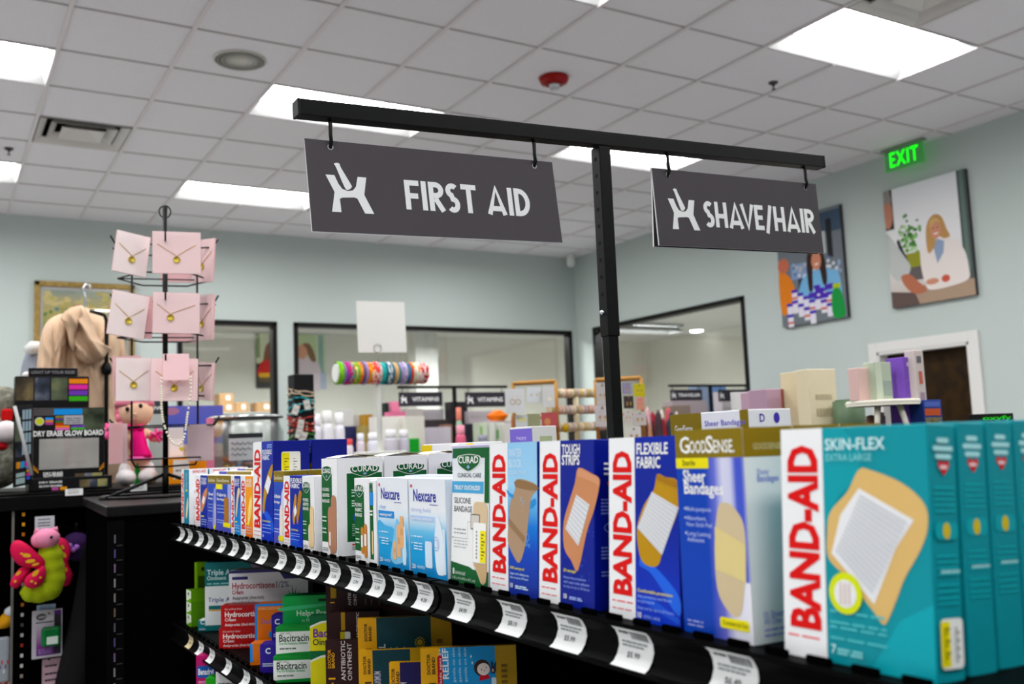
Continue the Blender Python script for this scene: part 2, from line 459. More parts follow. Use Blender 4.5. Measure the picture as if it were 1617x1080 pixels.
# ---- fire alarm, speaker, sprinklers, camera
t = thing('fire_alarm', 'round red fire alarm strobe on the ceiling above the sign', 'fire alarm', (3.39, 4.95, CEIL))
red = M('8e0f14', .35)
MB().lathe([(0, -.05), (.05, -.05), (.085, -.035), (.095, -.012), (.095, .0)], red, seg=24).build('alarm_base', t)
MB().lathe([(0, -.085), (.025, -.08), (.034, -.06), (.036, -.05)], M('d8d8dc', .1, spec=.9), seg=16).build('strobe_lens', t)
mb = MB(); sg = M('c2beb8', .7)
mb.lathe([(0, -.005), (.14, -.005), (.152, -.003), (.155, .004)], sg, seg=32)
for k in range(5): mb.lathe([(.025+k*.025, -.006), (.03+k*.025, -.006)], M('b0aca5', .8), seg=28)
mb.build('ceiling_speaker', loc=(1.53, 5.52, CEIL), **tg('round perforated ceiling speaker grille with a faint rust spot', 'speaker'))
def sprinkler(lab, x, y):
    t = thing('fire_sprinkler', lab, 'sprinkler', (x, y, CEIL), group='ceiling sprinklers')
    MB().lathe([(.010, -.02), (.012, -.012), (.030, -.005), (.032, .002)], M('4a4543', .4, .6), seg=16).build('escutcheon', t)
    MB().lathe([(0, -.048), (.014, -.046), (.014, -.043), (.004, -.042), (.005, -.02)], M('3c3836', .4, .8), seg=12).build('deflector', t)
sprinkler('small ceiling sprinkler to the left of the largest light', 4.783, 4.398)
sprinkler('small ceiling sprinkler at the left edge between two lights', .456, 7.843)
t = thing('security_camera', 'small white security camera in the corner under the ceiling', 'camera', (6.8, 9.75, CEIL))
MB().box((-.03, -.03, -.05), (.03, .03, 0), WHITE, .005).build('mount', t)
MB().lathe([(0, -.16), (.035, -.15), (.05, -.12), (.05, -.05), (0, -.045)], WHITE, seg=16).build('camera_housing', t)
# ---- exit sign, edge lit plate hung from the ceiling
gm = M('10ff30', .4, emit=1.6)
t = thing('exit_sign', 'lit green exit sign plate hanging by the right wall', 'exit sign', (6.84, 4.94, CEIL))
F = Frame((-.006, .185, -.19), (0, -1, 0), (0, 0, 1), .37, .19)
MB().box((-.03, -.2, -.015), (.03, .2, 0), M('9a9a98', .4, .7), .003).build('canopy', t)
mb = MB(); mb.box((-.004, -.185, -.19), (.004, .185, -.014), Mclear('acrylic', 'c9f5d0', .08, .1)); mb.build('acrylic_plate', t)
mb = MB(); mb.T(F, 'EXIT', .5, .16, .13, gm, 1, bold=.008, fit=.27, al='c', mono=.12)
for a, b in (((0, 0), (1, .02)), ((0, 0), (.012, .92)), ((.988, 0), (1, .92))): mb.R(F, a[0], a[1], b[0], b[1], M('20c040', .4, emit=.35), 1)
mb.build('exit_letters', t, label='glowing green letters EXIT')
# ------------------------------------------------------------------ main shelf unit
ZT = CZ-.130                    # top shelf surface
ZL = CZ-.328                    # second shelf
Z3 = CZ-.528                    # third shelf
shm = M('050505', .5, spec=.03); shd = M('040404', .8, spec=0.0)
gon = thing('shop_shelf', 'long black double sided shop shelf full of bandage boxes', 'shop shelf', (.85, .9, 0))
GL = Vector((-.85, -.9, 0))
def L(x, y, z): return Vector((x, y, z))+GL
def prof_extrude(mb, prof, y0, y1, m):
    """profile in (x, z), extruded along y"""
    n = len(prof); A = [mb.bm.verts.new(L(x, y0, z)) for x, z in prof]; B = [mb.bm.verts.new(L(x, y1, z)) for x, z in prof]
    for i in range(n):
        j = (i+1) % n; mb.face([A[i], B[i], B[j], A[j]], m)
    mb.face(A[::-1], m); mb.face(B, m)
def channel_prof(z, x=.43):
    return [(x+.012, z), (x-.001, z), (x-.001, z-.003), (x+.004, z-.005), (x+.008, z-.012), (x+.009, z-.019), (x+.006, z-.027), (x+.001, z-.031), (x-.003, z-.031), (x-.003, z-.034), (x+.012, z-.034)]
def shelf_part(z, y0, y1, xb, teeth=True):
    mb = MB(); a = L(.4445, y0, z-.030); b = L(xb, y1, z); mb.box(a, b, shm)
    s = mb.build('shelf', gon)
    mb = MB(); prof_extrude(mb, channel_prof(z), y0+.002, y1-.002, shm); mb.build('price_channel', s)
    if teeth:
        mb = MB(); y = y0+.02
        while y < y1-.03:
            mb.box(L(.4325, y, z), L(.4355, y+.018, z+.0045), shd, .001); y += .032
        mb.build('shelf_edge_teeth', s)
SEAM = .883; YE = 2.10
for y0, y1 in ((SEAM-1.22, SEAM), (SEAM+.002, YE)):
    shelf_part(ZT, y0, y1, 1.27); shelf_part(ZL, y0, y1, .835); shelf_part(Z3, y0, y1, .835, False)
for y in (SEAM-1.22, SEAM, YE):
    mb = MB(); mb.box(L(.832, y-.012, 0), L(.868, y+.012, ZT-.031), shd)
    for k in range(38): mb.box(L(.8312, y-.002, .1+k*.032), L(.8322, y+.002, .118+k*.032), M('2c2c2c', .4))
    mb.build('upright_post', gon)
mb = MB(); mb.box(L(.842, SEAM-1.22, .1), L(.858, YE, ZT-.031), shd); mb.build('back_panel', gon)
mb = MB(); mb.box(L(.44, SEAM-1.22, 0), L(1.26, YE, .1), shd); mb.build('base', gon)
# ------------------------------------------------------------------ sign stand
PX0, PY0 = .85, 1.1267
st = thing('sign_stand', 'black square post with a slightly tilted crossbar carrying two aisle signs', 'sign stand', (PX0, PY0, ZT))
bk = M('040404', .42, spec=.2)
mb = MB(); mb.box((-.0087, -.0087, 0), (.0087, .0087, .36), bk, .0012); mb.build('lower_tube', st)
mb = MB(); mb.box((-.0104, -.0104, .318-.035), (.0104, .0104, .13+.437), bk, .0012)
for k in range(9): mb.lathe([(0, .0), (.0032, 0)], M('020202', .9), (-.01045, 0, .345+k*.0254), 12, (-1, 0, 0))
pole = mb.build('upper_sleeve', st)
mb = MB(); mb.lathe([(.004, 0), (.0042, .003), (.0025, .005), (0, .0055)], M('c9c9cc', .25, 1), (-.0104, 0, .318), 12, (-1, 0, 0)); mb.build('bolt', pole)
bt = math.atan2(.0429, .949)
mb = MB(); R_ = Matrix.Translation((0, 0, .13+.449)) @ Matrix.Rotation(-bt, 4, 'Y')
mb.box((-.466, -.0105, -.0105), (.475, .0105, .0105), bk, .001, R_); beam = mb.build('crossbar', st)
for s_ in (-1, 1):
    mb = MB(); x = -.466 if s_ < 0 else .475
    mb.box((x-.004 if s_ < 0 else x, -.0108, -.0108), (x if s_ < 0 else x+.004, .0108, .0108), M('151516', .5), .001, R_); mb.build('end_cap', beam)
# hanging signs
sgm = M('4b464a', .62); sgw = M('f2f2f2', .6); edge_m = M('e4e4e4', .5)
def glyph_stroke(mb, F, ch, x, y, h, t, m):
    """geometric capital letter from strokes; x,y,h,t metres inside frame; returns advance"""
    W = {'F': .52, 'I': .0, 'R': .55, 'S': .50, 'T': .58, 'A': .78, 'D': .62, 'H': .62, 'V': .74, 'E': .48, '/': .45, ' ': .22}[ch]*h
    fr = lambda pts: [((x+a*W)/F.w, (y+b*h)/F.h) for a, b in pts]
    e = t/2/h; q = t/2/max(W, 1e-6)
    rb = lambda pts: mb.ribbon(F, fr(pts), t, m, 2)
    def arc(cx, cy, rx, ry, a0, a1, n=12): return [(cx+rx*cos(rad(a0+(a1-a0)*i/n)), cy+ry*sin(rad(a0+(a1-a0)*i/n))) for i in range(n+1)]
    if ch == 'I': rb2 = [((x+t/2)/F.w, y/F.h), ((x+t/2)/F.w, (y+h)/F.h)]; mb.ribbon(F, rb2, t, m, 2); return t
    if ch == 'F': rb([(q, 0), (q, 1)]); rb([(0, 1-e), (1, 1-e)]); rb([(q, .47), (.9, .47)])
    if ch == 'E': rb([(q, 0), (q, 1)]); [rb([(0, v), (k, v)]) for v, k in ((1-e, 1), (.5, .9), (e, 1))]
    if ch == 'T': rb([(.5, 0), (.5, 1)]); rb([(0, 1-e), (1, 1-e)])
    if ch == 'H': rb([(q, 0), (q, 1)]); rb([(1-q, 0), (1-q, 1)]); rb([(q, .45), (1-q, .45)])
    if ch == 'A': rb([(q, 0), (.5, 1-e*.6), (1-q, 0)]); rb([(.24, .22), (.76, .22)])
    if ch == 'V': rb([(q, 1), (.5, e*.6), (1-q, 1)])
    if ch == '/': rb([(q, -.12), (1-q, 1.02)])
    if ch == 'R':
        rb([(q, 0), (q, 1)]); rb([(q, 1-e), (.45, 1-e)]+arc(.45, .72, .55-q, .28-e, 90, -90)+[(q, .44+e)]); rb([(.42, .44), (1-q*.6, 0)])
    if ch == 'D': rb([(q, e), (q, 1-e)]); rb([(0, 1-e), (.3, 1-e)]+arc(.3, .5, .7-q, .5-e, 90, -90)+[(0, e)])
    if ch == 'S':
        rb(arc(.5, .745, .5-q, .255-e, 40, 270, 14)[:-1]+arc(.5, .26, .5-q, .26-e+.02, 90, -140, 14))
    return W
def letters(mb, F, txt, x, y, h, t, m, gap, fit):
    # first pass for width
    ws = {'F': .52, 'R': .55, 'S': .50, 'T': .58, 'A': .78, 'D': .62, 'H': .62, 'V': .74, 'E': .48, '/': .45, ' ': .22}
    n = len(txt); kern = [.13*h if (a in 'AV/' and b != ' ') or (b in 'AV/' and a != ' ') else 0 for a, b in zip(txt, txt[1:]+' ')]
    kern = [k*1.5 if a+b in ('AV', 'VA') else (0 if 'I' in a+b or a+b in ('HA', 'E/', '/H') else k*.4 if a+b == 'VE' else k) for k, a, b in zip(kern, txt, txt[1:]+' ')]
    tot = sum((t if c == 'I' else ws[c]*h) for c in txt)-sum(kern[:-1])
    gap = (fit-tot)/(n-1)
    for c, k in zip(txt, kern):
        x += glyph_stroke(mb, F, c, x, y, h, t, m)+gap-k
def mortar_logo(mb, F, x, y, s, m):
    """pestle in a mortar shaped like a letter H; s = height in metres"""
    Q = lambda pts: [((x+a*s)/F.w, (y+b*s)/F.h) for a, b in pts]
    mb.P(F, Q([(.0, .78), (.19, .78), (.26, .60), (.33, .50), (.44, .46), (.56, .48), (.63, .56), (.69, .78), (.88, .78), (.80, .40), (.98, 0), (.78, 0), (.64, .31), (.58, .33), (.31, .31), (.26, .28), (.27, 0), (.07, 0), (.16, .42)]), m, 2)
    mb.P(F, Q(smooth([(.20, 1.02), (.27, 1.05), (.33, 1.02), (.34, .96), (.52, .62), (.54, .55), (.47, .49), (.39, .52), (.24, .95)], 3)), m, 3)
def hang_sign(name, label, ox, oz, t, rl, wd, ht, text, tx, th, tw, lx, ls, lw, part_back=.085, holes=(.07, .93)):
    o = Vector((ox, PY0, oz+CZ)); u = Vector((cos(rl), 0, sin(rl))); upv = Vector((-sin(rl), 0, cos(rl)))
    root = thing(name, label, 'hanging sign', o, group='aisle signs on the big stand')
    def panel(tilt, front):
        n = Vector((0, -1, 0)); v = upv*cos(tilt)-n*sin(tilt); nn = u.cross(v)
        F = Frame(-v*ht+nn*.0016, u, v, wd, ht)
        mb = MB(); B = Matrix((u, -nn, v)).transposed().to_4x4()
        mb.box((0, -.0014, -ht), (wd, .0014, 0), edge_m, 0, B, {'-y': sgm, '+y': sgm})
        if front:
            mortar_logo(mb, F, lx*wd, ls, lw, sgw); letters(mb, F, text, tx*wd, th[0]*ht, th[1]*ht, th[2], sgw, 0, tw*wd)
        for hx in holes: mb.E(F, hx, .93, .004/wd, .004/ht, M('b9b6b4', .7), 2, 14)
        mb.build('front_panel' if front else 'rear_panel', root)
    panel(t, True); panel(-part_back, False)
    return root
RL = .0366
hang_sign('aisle_sign', 'dark grey sign reading FIRST AID with a white mortar logo', .3911, .3905, .09, RL, .3695, .1205, 'FIRST AID', .352, (.295, .335, .0074), .52, .063, .0265, .062, -.085, (.09, .915))
hang_sign('aisle_sign', 'dark grey sign reading SHAVE/HAIR with a white mortar logo', .945, .4172, .02, RL, .3655, .1215, 'SHAVE/HAIR', .268, (.275, .345, .0074), .69, .07, .0265, .062, .085, (.085, .925))
for hx, tz in ((.4246, .3925), (.7292, .404), (.9762, .4185), (1.2832, .4305)):      # black S hooks on the bar
    zb = .449+(hx-PX0)*tan(bt)-.0108+.13
    mb = MB(); zt_ = tz-.006+.13; x = hx-PX0
    mb.tube([(x, .004, zb+.002), (x, -.002, zb-.001), (x, -.004, zb-.006), (x, -.004, zt_+.012), (x, -.006, zt_+.002), (x, -.001, zt_-.005), (x, .006, zt_-.003), (x, .008, zt_+.004)], .0026, bk, 8)
    mb.build('hook', beam)

# ------------------------------------------------------------------ cartons on the top shelf
RED = M('d20412', .45); WH = M('f1f1f3', .42); NAVY = M('0e1b86', .4); BLUE = M('1b3fb0', .4); SKY = M('8fc4ea', .4)
TEAL = M('0d8f9b', .4); YEL = M('f0e316', .45); GOLD = M('85712a', .45); GRN = M('0c5a2e', .42); DTXT = M('4b4d52', .5)
TAN = M('c98f6b', .6); TAN2 = M('b8926c', .6); OCH = M('b88d38', .55); PAD = M('e9e9ec', .7); PADD = M('cfd1d6', .7); CREAM = M('e6cf9c', .6); CREAM2 = M('d8bd97', .6)
STK = M('f4f4f2', .6); INK = M('2b2b30', .6)
def carton(name, label, y0, y1, z0, h, dep, base, draw=None, side=None, xf=.442, lean=0.0, yaw=0.0, group=None, mats=None, top=None, cat='bandage box'):
    """standing carton; front faces the aisle (-X), its left edge at world y0"""
    wd = y0-y1; mb = MB(); mm = dict(mats or {})
    if top: mm['+z'] = top
    mb.box((0, 0, 0), (wd, dep, h), base, .0007, None, mm)
    if draw: draw(mb, Frame((0, -.00005, 0), (1, 0, 0), (0, 0, 1), wd, h))
    if side: side(mb, Frame((wd+.00005, 0, 0), (0, 1, 0), (0, 0, 1), dep, h))
    tags = tg(label, cat, group)
    o = mb.build(name, None, (xf, y0, z0+.0004), (-rad(lean), 0, rad(-90+yaw)), **tags)
    return o
def lines(mb, F, x0, x1, ys, t, m, k=2, jag=None):
    rnd = random.Random(int(x0*1000+ys[0]*777))
    for y in ys:
        x = x0
        while x < x1-.02:                      # words as short dashes
            e = min(x1, x+rnd.uniform(.05, .14)*(1 if F.w > .05 else 1.6)); mb.R(F, x, y, e, y+t, m, k); x = e+.018
def img(pts, tl, tr, bl):
    """picture positions measured on the photographed face -> face fractions"""
    ux, uy = tr[0]-tl[0], tr[1]-tl[1]; vx, vy = bl[0]-tl[0], bl[1]-tl[1]; det = ux*vy-uy*vx
    return [(((x-tl[0])*vy-(y-tl[1])*vx)/det, 1-((y-tl[1])*ux-(x-tl[0])*uy)/det) for x, y in pts]
def bandage_word(mb, F, x, y, length, cap):
    mb.T(F, 'BAND-AID', x, y, cap, RED, 4, bold=.085, rot=90, fit=length)
def pad_dots(mb, F, quad, n, m, k):
    (a, b, c, d) = quad
    for i in range(n):
        for j in range(n):
            s, t = (i+.5)/n, (j+.5)/n
            x = (a[0]*(1-s)+b[0]*s)*(1-t)+(d[0]*(1-s)+c[0]*s)*t; y = (a[1]*(1-s)+b[1]*s)*(1-t)+(d[1]*(1-s)+c[1]*s)*t
            mb.E(F, x, y, .0011/F.w, .0011/F.h, m, k, 6)
def strip_box(sf, word=True, cap=.69, foot=True):
    """white strip with the red upright word on the left"""
    def d(mb, F):
        mb.R(F, 0, 0, sf, 1, WH, 2)
        c = sf*F.w*cap; bandage_word(mb, F, sf*.5+c/F.w*.5, .125, F.h*.80, c)
        if foot:
            lines(mb, F, sf*.12, sf*.9, [.085], .008, M('e0606a', .5), 3); lines(mb, F, sf*.12, sf*.9, [.045], .006, M('e0606a', .5), 3)
    return d
def yelsticker(mb, F, x0, y0, x1, y1, vert=True):
    mb.RR(F, x0, y0, x1, y1, STK, 4, .003)
    if vert: mb.R(F, x0+.01, y0+.01, x0+(x1-x0)*.42, y1-.01, YEL, 5); a, b = x0+(x1-x0)*.5, x1-(x1-x0)*.12; n = 9
    for i in range(9):
        y = y0+(y1-y0)*(.14+.08*i); mb.R(F, x0+(x1-x0)*.62, y, x0+(x1-x0)*(.72+.1*(i % 2)), y+.006, INK, 6)
        mb.R(F, x0+(x1-x0)*.14, y, x0+(x1-x0)*(.2+.1*((i*7) % 3)), y+.008, M('6a6410', .6), 6)
H1 = .1335
# -- skin-flex, extra large: four boxes one behind the other
def skin(mb, F):
    strip_box(.316, foot=False)(mb, F)
    lines(mb, F, .03, .29, [.085], .009, M('e0606a', .5), 2)
    q = lambda p: img(p, (62, 92), (628, 85), (75, 1000))
    mb.P(F, [(.316, .55), (.42, .70), (.55, .78), (.6, .9), (.45, 1), (.316, 1)], M('129aa6', .4), 1)
    mb.P(F, [(.6, 0), (1, 0), (1, .3), (.8, .22)], M('14a0ad', .4), 1)
    mb.P(F, smooth(q([(385, 255), (430, 255), (540, 300), (615, 370), (626, 450), (600, 535), (545, 640), (515, 720), (480, 805), (460, 815), (425, 770), (330, 665), (262, 600), (258, 500), (272, 420), (340, 340)]), 4), M('d8b67c', .6), 2)
    pd = q([(385, 325), (580, 432), (515, 540), (435, 750), (275, 580), (312, 430)])
    mb.P(F, pd, PAD, 3)
    pad_dots(mb, F, q([(390, 345), (560, 435), (430, 715), (290, 570)]), 15, PADD, 4)
    mb.E(F, *q([(330, 725)])[0], .0115/F.w, .0115/F.h, M('d6e01e', .45), 4, 24); mb.E(F, *q([(330, 727)])[0], .0077/F.w, .0077/F.h, PAD, 5, 20)
    for k in (-1, 0, 1): c = q([(330+k*16, 727)])[0]; mb.R(F, c[0]-.008, c[1]-.045, c[0]+.008, c[1]+.045, M('d9c7c0', .6), 6)
    lt = M('d5f3f4', .5)
    mb.T(F, 'SKIN-FLEX', .34, .902, .0068, lt, 2, bold=.03, fit=.0415); mb.T(F, 'EXTRA LARGE', .345, .855, .0042, M('8fd4d8', .5), 2, bold=.015, fit=.032)
    lines(mb, F, .345, .72, [.215, .17, .15, .105], .009, M('62bcc3', .5)); mb.T(F, '7', .35, .045, .005, lt, 2, .02); lines(mb, F, .39, .56, [.06, .045], .009, M('8fd4d8', .5))
def skinside(stk):
    def d(mb, F):
        c = M('3fb3bd', .5); lt = M('b7e6ea', .5)
        for i, wd_ in enumerate((.42, .7, .56)): mb.RR(F, .5-wd_/2, .925-i*.032, .5+wd_/2, .945-i*.032, lt, 2, .001)
        hp = [(0, -.5), (.5, .12), (.46, .42), (.25, .5), (.05, .36), (0, .25), (-.05, .36), (-.25, .5), (-.46, .42), (-.5, .12)]
        mb.P(F, [(.5+a*.40, .825+b*.058) for a, b in hp], M('d0202c', .5), 2); mb.R(F, .36, .822, .62, .836, M('f2d5d8', .5), 3)
        lines(mb, F, .15, .85, [.745, .722, .70, .678, .655], .007, c); mb.RR(F, .1, .545, .92, .615, M('1fa2ad', .4), 2, .004); mb.E(F, .5, .58, .13, .032, M('d8c04e', .5), 3)
        lines(mb, F, .15, .85, [.48, .458, .435, .41, .37, .345, .32, .30], .007, c); lines(mb, F, .25, .9, [.418], .01, lt)
        if stk: yelsticker(mb, F, .12, .055, .9, .245)
    return d
for k in range(7):
    xs = [.4405, .4675, .4925, .5170, .5425, .568, .5935][k]
    carton('adhesive_bandage_box', ['teal box with a big square bandage picture, front of its row', 'second teal box from the aisle, directly behind the front one', 'third teal box from the aisle', 'fourth teal box from the aisle, cut by the right edge'][k] if k < 4 else 'teal bandage box at the back of the row, out of the frame',
           .4275-k*.0006, .3255-k*.0006, ZT, H1-.0005, .0235, TEAL, skin if k == 0 else strip_box(.316), skinside(k == 0), xs, 4.0 if k == 0 else 3.2, 0, 'teal skin bandage boxes in depth' if k < 4 else 'teal bandage boxes out of frame')
# -- goodsense sheer
shbase = Mgrad([(0, '1742ad'), (.42, '1742ad'), (.55, '6b72cf'), (.66, 'd9d9ee'), (.76, 'd3d4ee'), (.84, '4a5ac6'), (.92, '4a5ac6'), (1, 'dadaf0')], 0, .068, 0)
shlow = Mgrad([(0, '1742ad'), (.42, '1742ad'), (.60, '6b6cc4'), (.74, 'e3e0f2'), (1, 'f0eff6')], 0, .068, 0)
def sheer(mb, F):
    mb.R(F, 0, 0, 1, .28, shlow, 1); mb.R(F, 0, .28, 1, .86, shbase, 1); mb.R(F, 0, .86, 1, 1, GOLD, 1)
    mb.T(F, 'G', .07, .885, .0115, STK, 2, .03, fit=.010); mb.T(F, 'OOD', .225, .885, .0085, STK, 2, .03, fit=.0165)
    mb.T(F, 'S', .475, .885, .0115, STK, 2, .03, fit=.007); mb.T(F, 'ENSE.', .585, .885, .0085, STK, 2, .03, fit=.0195)
    mb.RR(F, 0, .808, .5, .86, YEL, 2, .0008); mb.T(F, 'Sterile', .1, .822, .0042, M('5c5a10', .5), 3, .02, fit=.013)
    mb.T(F, 'Sheer', .1, .742, .0082, STK, 2, .04, fit=.0225); mb.T(F, 'Bandages', .11, .683, .0082, STK, 2, .04, fit=.038)
    for y, s in ((.598, 'Multi-purpose'), (.553, 'Absorbent,'), (.522, 'Non Stick Pad'), (.477, 'Long Lasting'), (.447, 'Adhesive')):
        mb.T(F, s, .12, y, .003, M('b9c6ee', .5), 2, .01, fit=.0016*len(s)+.004)
    for y in (.6, .555, .479): mb.R(F, .095, y+.004, .108, y+.014, STK, 2)
    q = lambda p: img(p, (1066, 682), (1180, 660), (1080, 1003))
    ol = smooth([(.60, .615), (.68, .645), (.80, .635), (.93, .575), (.965, .50), (.955, .36), (.90, .22), (.85, .135), (.76, .115), (.64, .15), (.55, .21), (.52, .30), (.53, .45)], 4)
    mb.P(F, ol, M('d2c0a0', .6), 2)
    mb.P(F, [(.545, .53), (.965, .455), (.945, .28), (.525, .325)], M('e0cf98', .6), 3)
    mb.RR(F, .55, .055, .955, .105, YEL, 3, .002); mb.T(F, 'Commercial Size', .59, .072, .003, M('6a6310', .5), 4, .01, fit=.0225)
    lines(mb, F, .06, .3, [.055, .035], .008, M('9aa2e0', .5))
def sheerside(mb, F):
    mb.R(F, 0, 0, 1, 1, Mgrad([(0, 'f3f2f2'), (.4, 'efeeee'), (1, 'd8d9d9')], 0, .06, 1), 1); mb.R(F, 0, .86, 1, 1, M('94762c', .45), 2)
    mb.T(F, 'GOODSENSE.', .2, .895, .0042, M('cdbf94', .5), 2, .02, fit=.026); mb.T(F, 'Sheer', .25, .775, .004, M('8c92d4', .5), 2, .01, fit=.011); mb.T(F, 'Bandages', .25, .742, .0045, M('6f78cc', .5), 2, .02, fit=.019)
    mb.T(F, '10 Sheer', .22, .115, .0042, M('8a90d6', .5), 2, .015, fit=.018); mb.T(F, 'All One', .22, .085, .0042, M('8a90d6', .5), 2, .015, fit=.015); lines(mb, F, .22, .8, [.055, .03], .01, M('9a9fdc', .5))
gtop = M('cfc9b0', .5)
for k, lab in enumerate(('gold and blue box of sheer bandages in front, beside the large teal box', 'second gold topped sheer bandage box, behind the front one', 'third gold topped sheer bandage box in depth')):
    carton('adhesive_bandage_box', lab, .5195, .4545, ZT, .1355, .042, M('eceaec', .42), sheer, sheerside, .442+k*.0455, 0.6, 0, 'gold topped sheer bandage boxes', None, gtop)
def fade_lid(mb, F):
    mb.R(F, 0, .84, .42, 1, GOLD, 1); mb.T(F, 'GoodSense', .06, .89, .007, STK, 2, .02, fit=.024); mb.R(F, 0, .78, .1, .84, YEL, 2); mb.R(F, 0, 0, 1, .78, M('3d58c0', .4), 1)
    mb.T(F, 'Sheer Bandages', .46, .92, .005, M('7a72c4', .5), 2, .02, fit=.05); mb.R(F, .9, .84, 1, 1, GOLD, 1)
def fade_side(mb, F):
    mb.T(F, 'D', .25, .93, .007, M('4438a8', .5), 2, .03, fit=.006); mb.E(F, .65, .95, .07, .03, M('4438a8', .5), 2)
o = carton('adhesive_bandage_box', 'taller white topped box with purple print, behind the gold topped boxes', onX(1058, 655, .585).y, onX(1181, 645, .585).y, ZT, onX(1058, 656, .585).z-ZT, .05, M('f3f3f5', .42), fade_lid, fade_side, .585, 0, 0, None, None, M('f0f0fa', .4))
# -- flexible fabric, extra large
ffbase = Mgrad([(0, '1238c0'), (.35, '0f2a9f'), (.7, '0e218c'), (1, '0f289a')], 0, .13, 2)
def flexxl(mb, F):
    mb.R(F, 0, 0, 1, 1, ffbase, 1); strip_box(.395)(mb, F)
    q = lambda p: img(p, (452, 180), (822, 160), (455, 1130))
    mb.P(F, smooth([(.45, .30), (.60, .27), (.78, .18), (.9, .10), (1, .07), (1, .16), (.82, .25), (.62, .32), (.5, .36)], 3), M('2f63d8', .4), 1.5)
    mb.P(F, [(.42, .13), (.6, .09), (1, .02), (1, .05), (.6, .14)], M('2552cc', .4), 1.6)
    mb.P(F, smooth(q([(718, 360), (760, 372), (822, 390), (824, 520), (790, 620), (745, 740), (725, 810), (695, 832), (650, 825), (625, 790), (610, 700), (615, 620), (650, 520), (700, 440)]), 3), OCH, 2)
    pq = q([(690, 452), (824, 520), (740, 765), (612, 645)]); mb.P(F, pq, PAD, 3); pad_dots(mb, F, pq, 12, PADD, 4)
    mb.P(F, q([(718, 360), (822, 392), (822, 420), (715, 385)]), M('a8782a', .55), 3)
    mb.T(F, 'FLEXIBLE', .43, .905, .0083, STK, 2, .045, fit=.0355); mb.T(F, 'FABRIC', .43, .83, .0083, STK, 2, .045, fit=.027)
    mb.T(F, 'Comfortable protection', .43, .158, .0024, YEL, 3, .02, fit=.039); mb.T(F, 'that stretches and flexes', .43, .13, .0023, M('9db8ee', .5), 3, 0, fit=.038); mb.T(F, 'as you move', .43, .104, .0023, M('9db8ee', .5), 3, 0, fit=.019)
    mb.T(F, 'Stays on for up to 24 hours', .43, .068, .0023, M('9db8ee', .5), 3, 0, fit=.040); mb.T(F, '10', .43, .022, .004, STK, 3, .04); mb.T(F, 'EXTRA LARGE', .52, .024, .0022, M('9db8ee', .5), 3, .01, fit=.018)
carton('adhesive_bandage_box', 'deep blue flexible fabric box with a curled ochre bandage, beside the gold sheer box', .6045, .5240, ZT, H1-.001, .03, NAVY, flexxl, None, .442, 3.4, 0, 'tall blue and white bandage boxes')
carton('adhesive_bandage_box', 'blue flexible fabric box hidden behind the front one', .6045, .5240, ZT, H1-.001, .03, NAVY, flexxl, None, .4745, 3.4, 0, 'tall blue and white bandage boxes')
# -- tough strips
def tough(mb, F):
    mb.R(F, 0, 0, 1, 1, M('0f1f88', .4), 1); strip_box(.40)(mb, F)
    q = lambda p: img(p, (1000, 130), (1310, 124), (1005, 1075))
    rnd = random.Random(3)
    for i in range(46): mb.E(F, rnd.uniform(.42, .99), rnd.uniform(.15, .8), .0009/F.w, .0009/F.h, M('2a44b0', .4), 1.5, 6)
    mb.P(F, smooth(q([(1228, 285), (1300, 315), (1338, 340), (1340, 385), (1312, 520), (1275, 640), (1228, 862), (1190, 810), (1150, 745), (1147, 600), (1178, 480), (1210, 370)]), 3), M('c58a66', .6), 2)
    mb.P(F, q([(1228, 285), (1338, 340), (1340, 385), (1300, 360), (1222, 330)]), M('d09876', .6), 2.5)
    pq = q([(1218, 438), (1290, 490), (1230, 725), (1158, 635)]); mb.P(F, pq, PAD, 3); pad_dots(mb, F, pq, 9, PADD, 4)
    mb.T(F, 'TOUGH', .435, .915, .0083, STK, 2, .045, fit=.026); mb.T(F, 'STRIPS', .435, .85, .0083, STK, 2, .045, fit=.0255)
    mb.T(F, '5X stronger', .47, .205, .0024, YEL, 3, .02, fit=.018)
    for y, s in ((.165, 'Heavy-duty protection'), (.138, 'with super-stick adhesive'), (.112, 'to stay on up to 24 hours')): mb.T(F, s, .47, y, .0023, M('9aaeea', .5), 3, 0, fit=.036 if y < .16 else .031)
    mb.T(F, '10', .47, .045, .004, STK, 3, .04); lines(mb, F, .57, .8, [.055, .045], .008, M('9aaeea', .5))
def toughside(mb, F):
    lines(mb, F, .3, .95, [.85, .82, .79], .012, STK); mb.E(F, .6, .74, .2, .02, RED, 2)
    lines(mb, F, .2, .95, [.64, .62, .60, .58, .56, .36, .34, .32, .30, .22, .20], .008, M('8394dd', .5))
    mb.ribbon(F, [(.6+.3*cos(a*.5), .48+.03*sin(a*.5)) for a in range(13)], .0006, M('8394dd', .5), 2)
carton('adhesive_bandage_box', 'navy tough strips box with a brown bandage and white pad', .7015, .6225, ZT, H1-.001, .03, NAVY, tough, toughside, .441, 3.2, 0, 'tall blue and white bandage boxes')
carton('adhesive_bandage_box', 'navy tough strips box standing behind the front one', .7015, .6225, ZT, H1-.001, .03, NAVY, tough, toughside, .4735, 3.2, 0, 'tall blue and white bandage boxes')
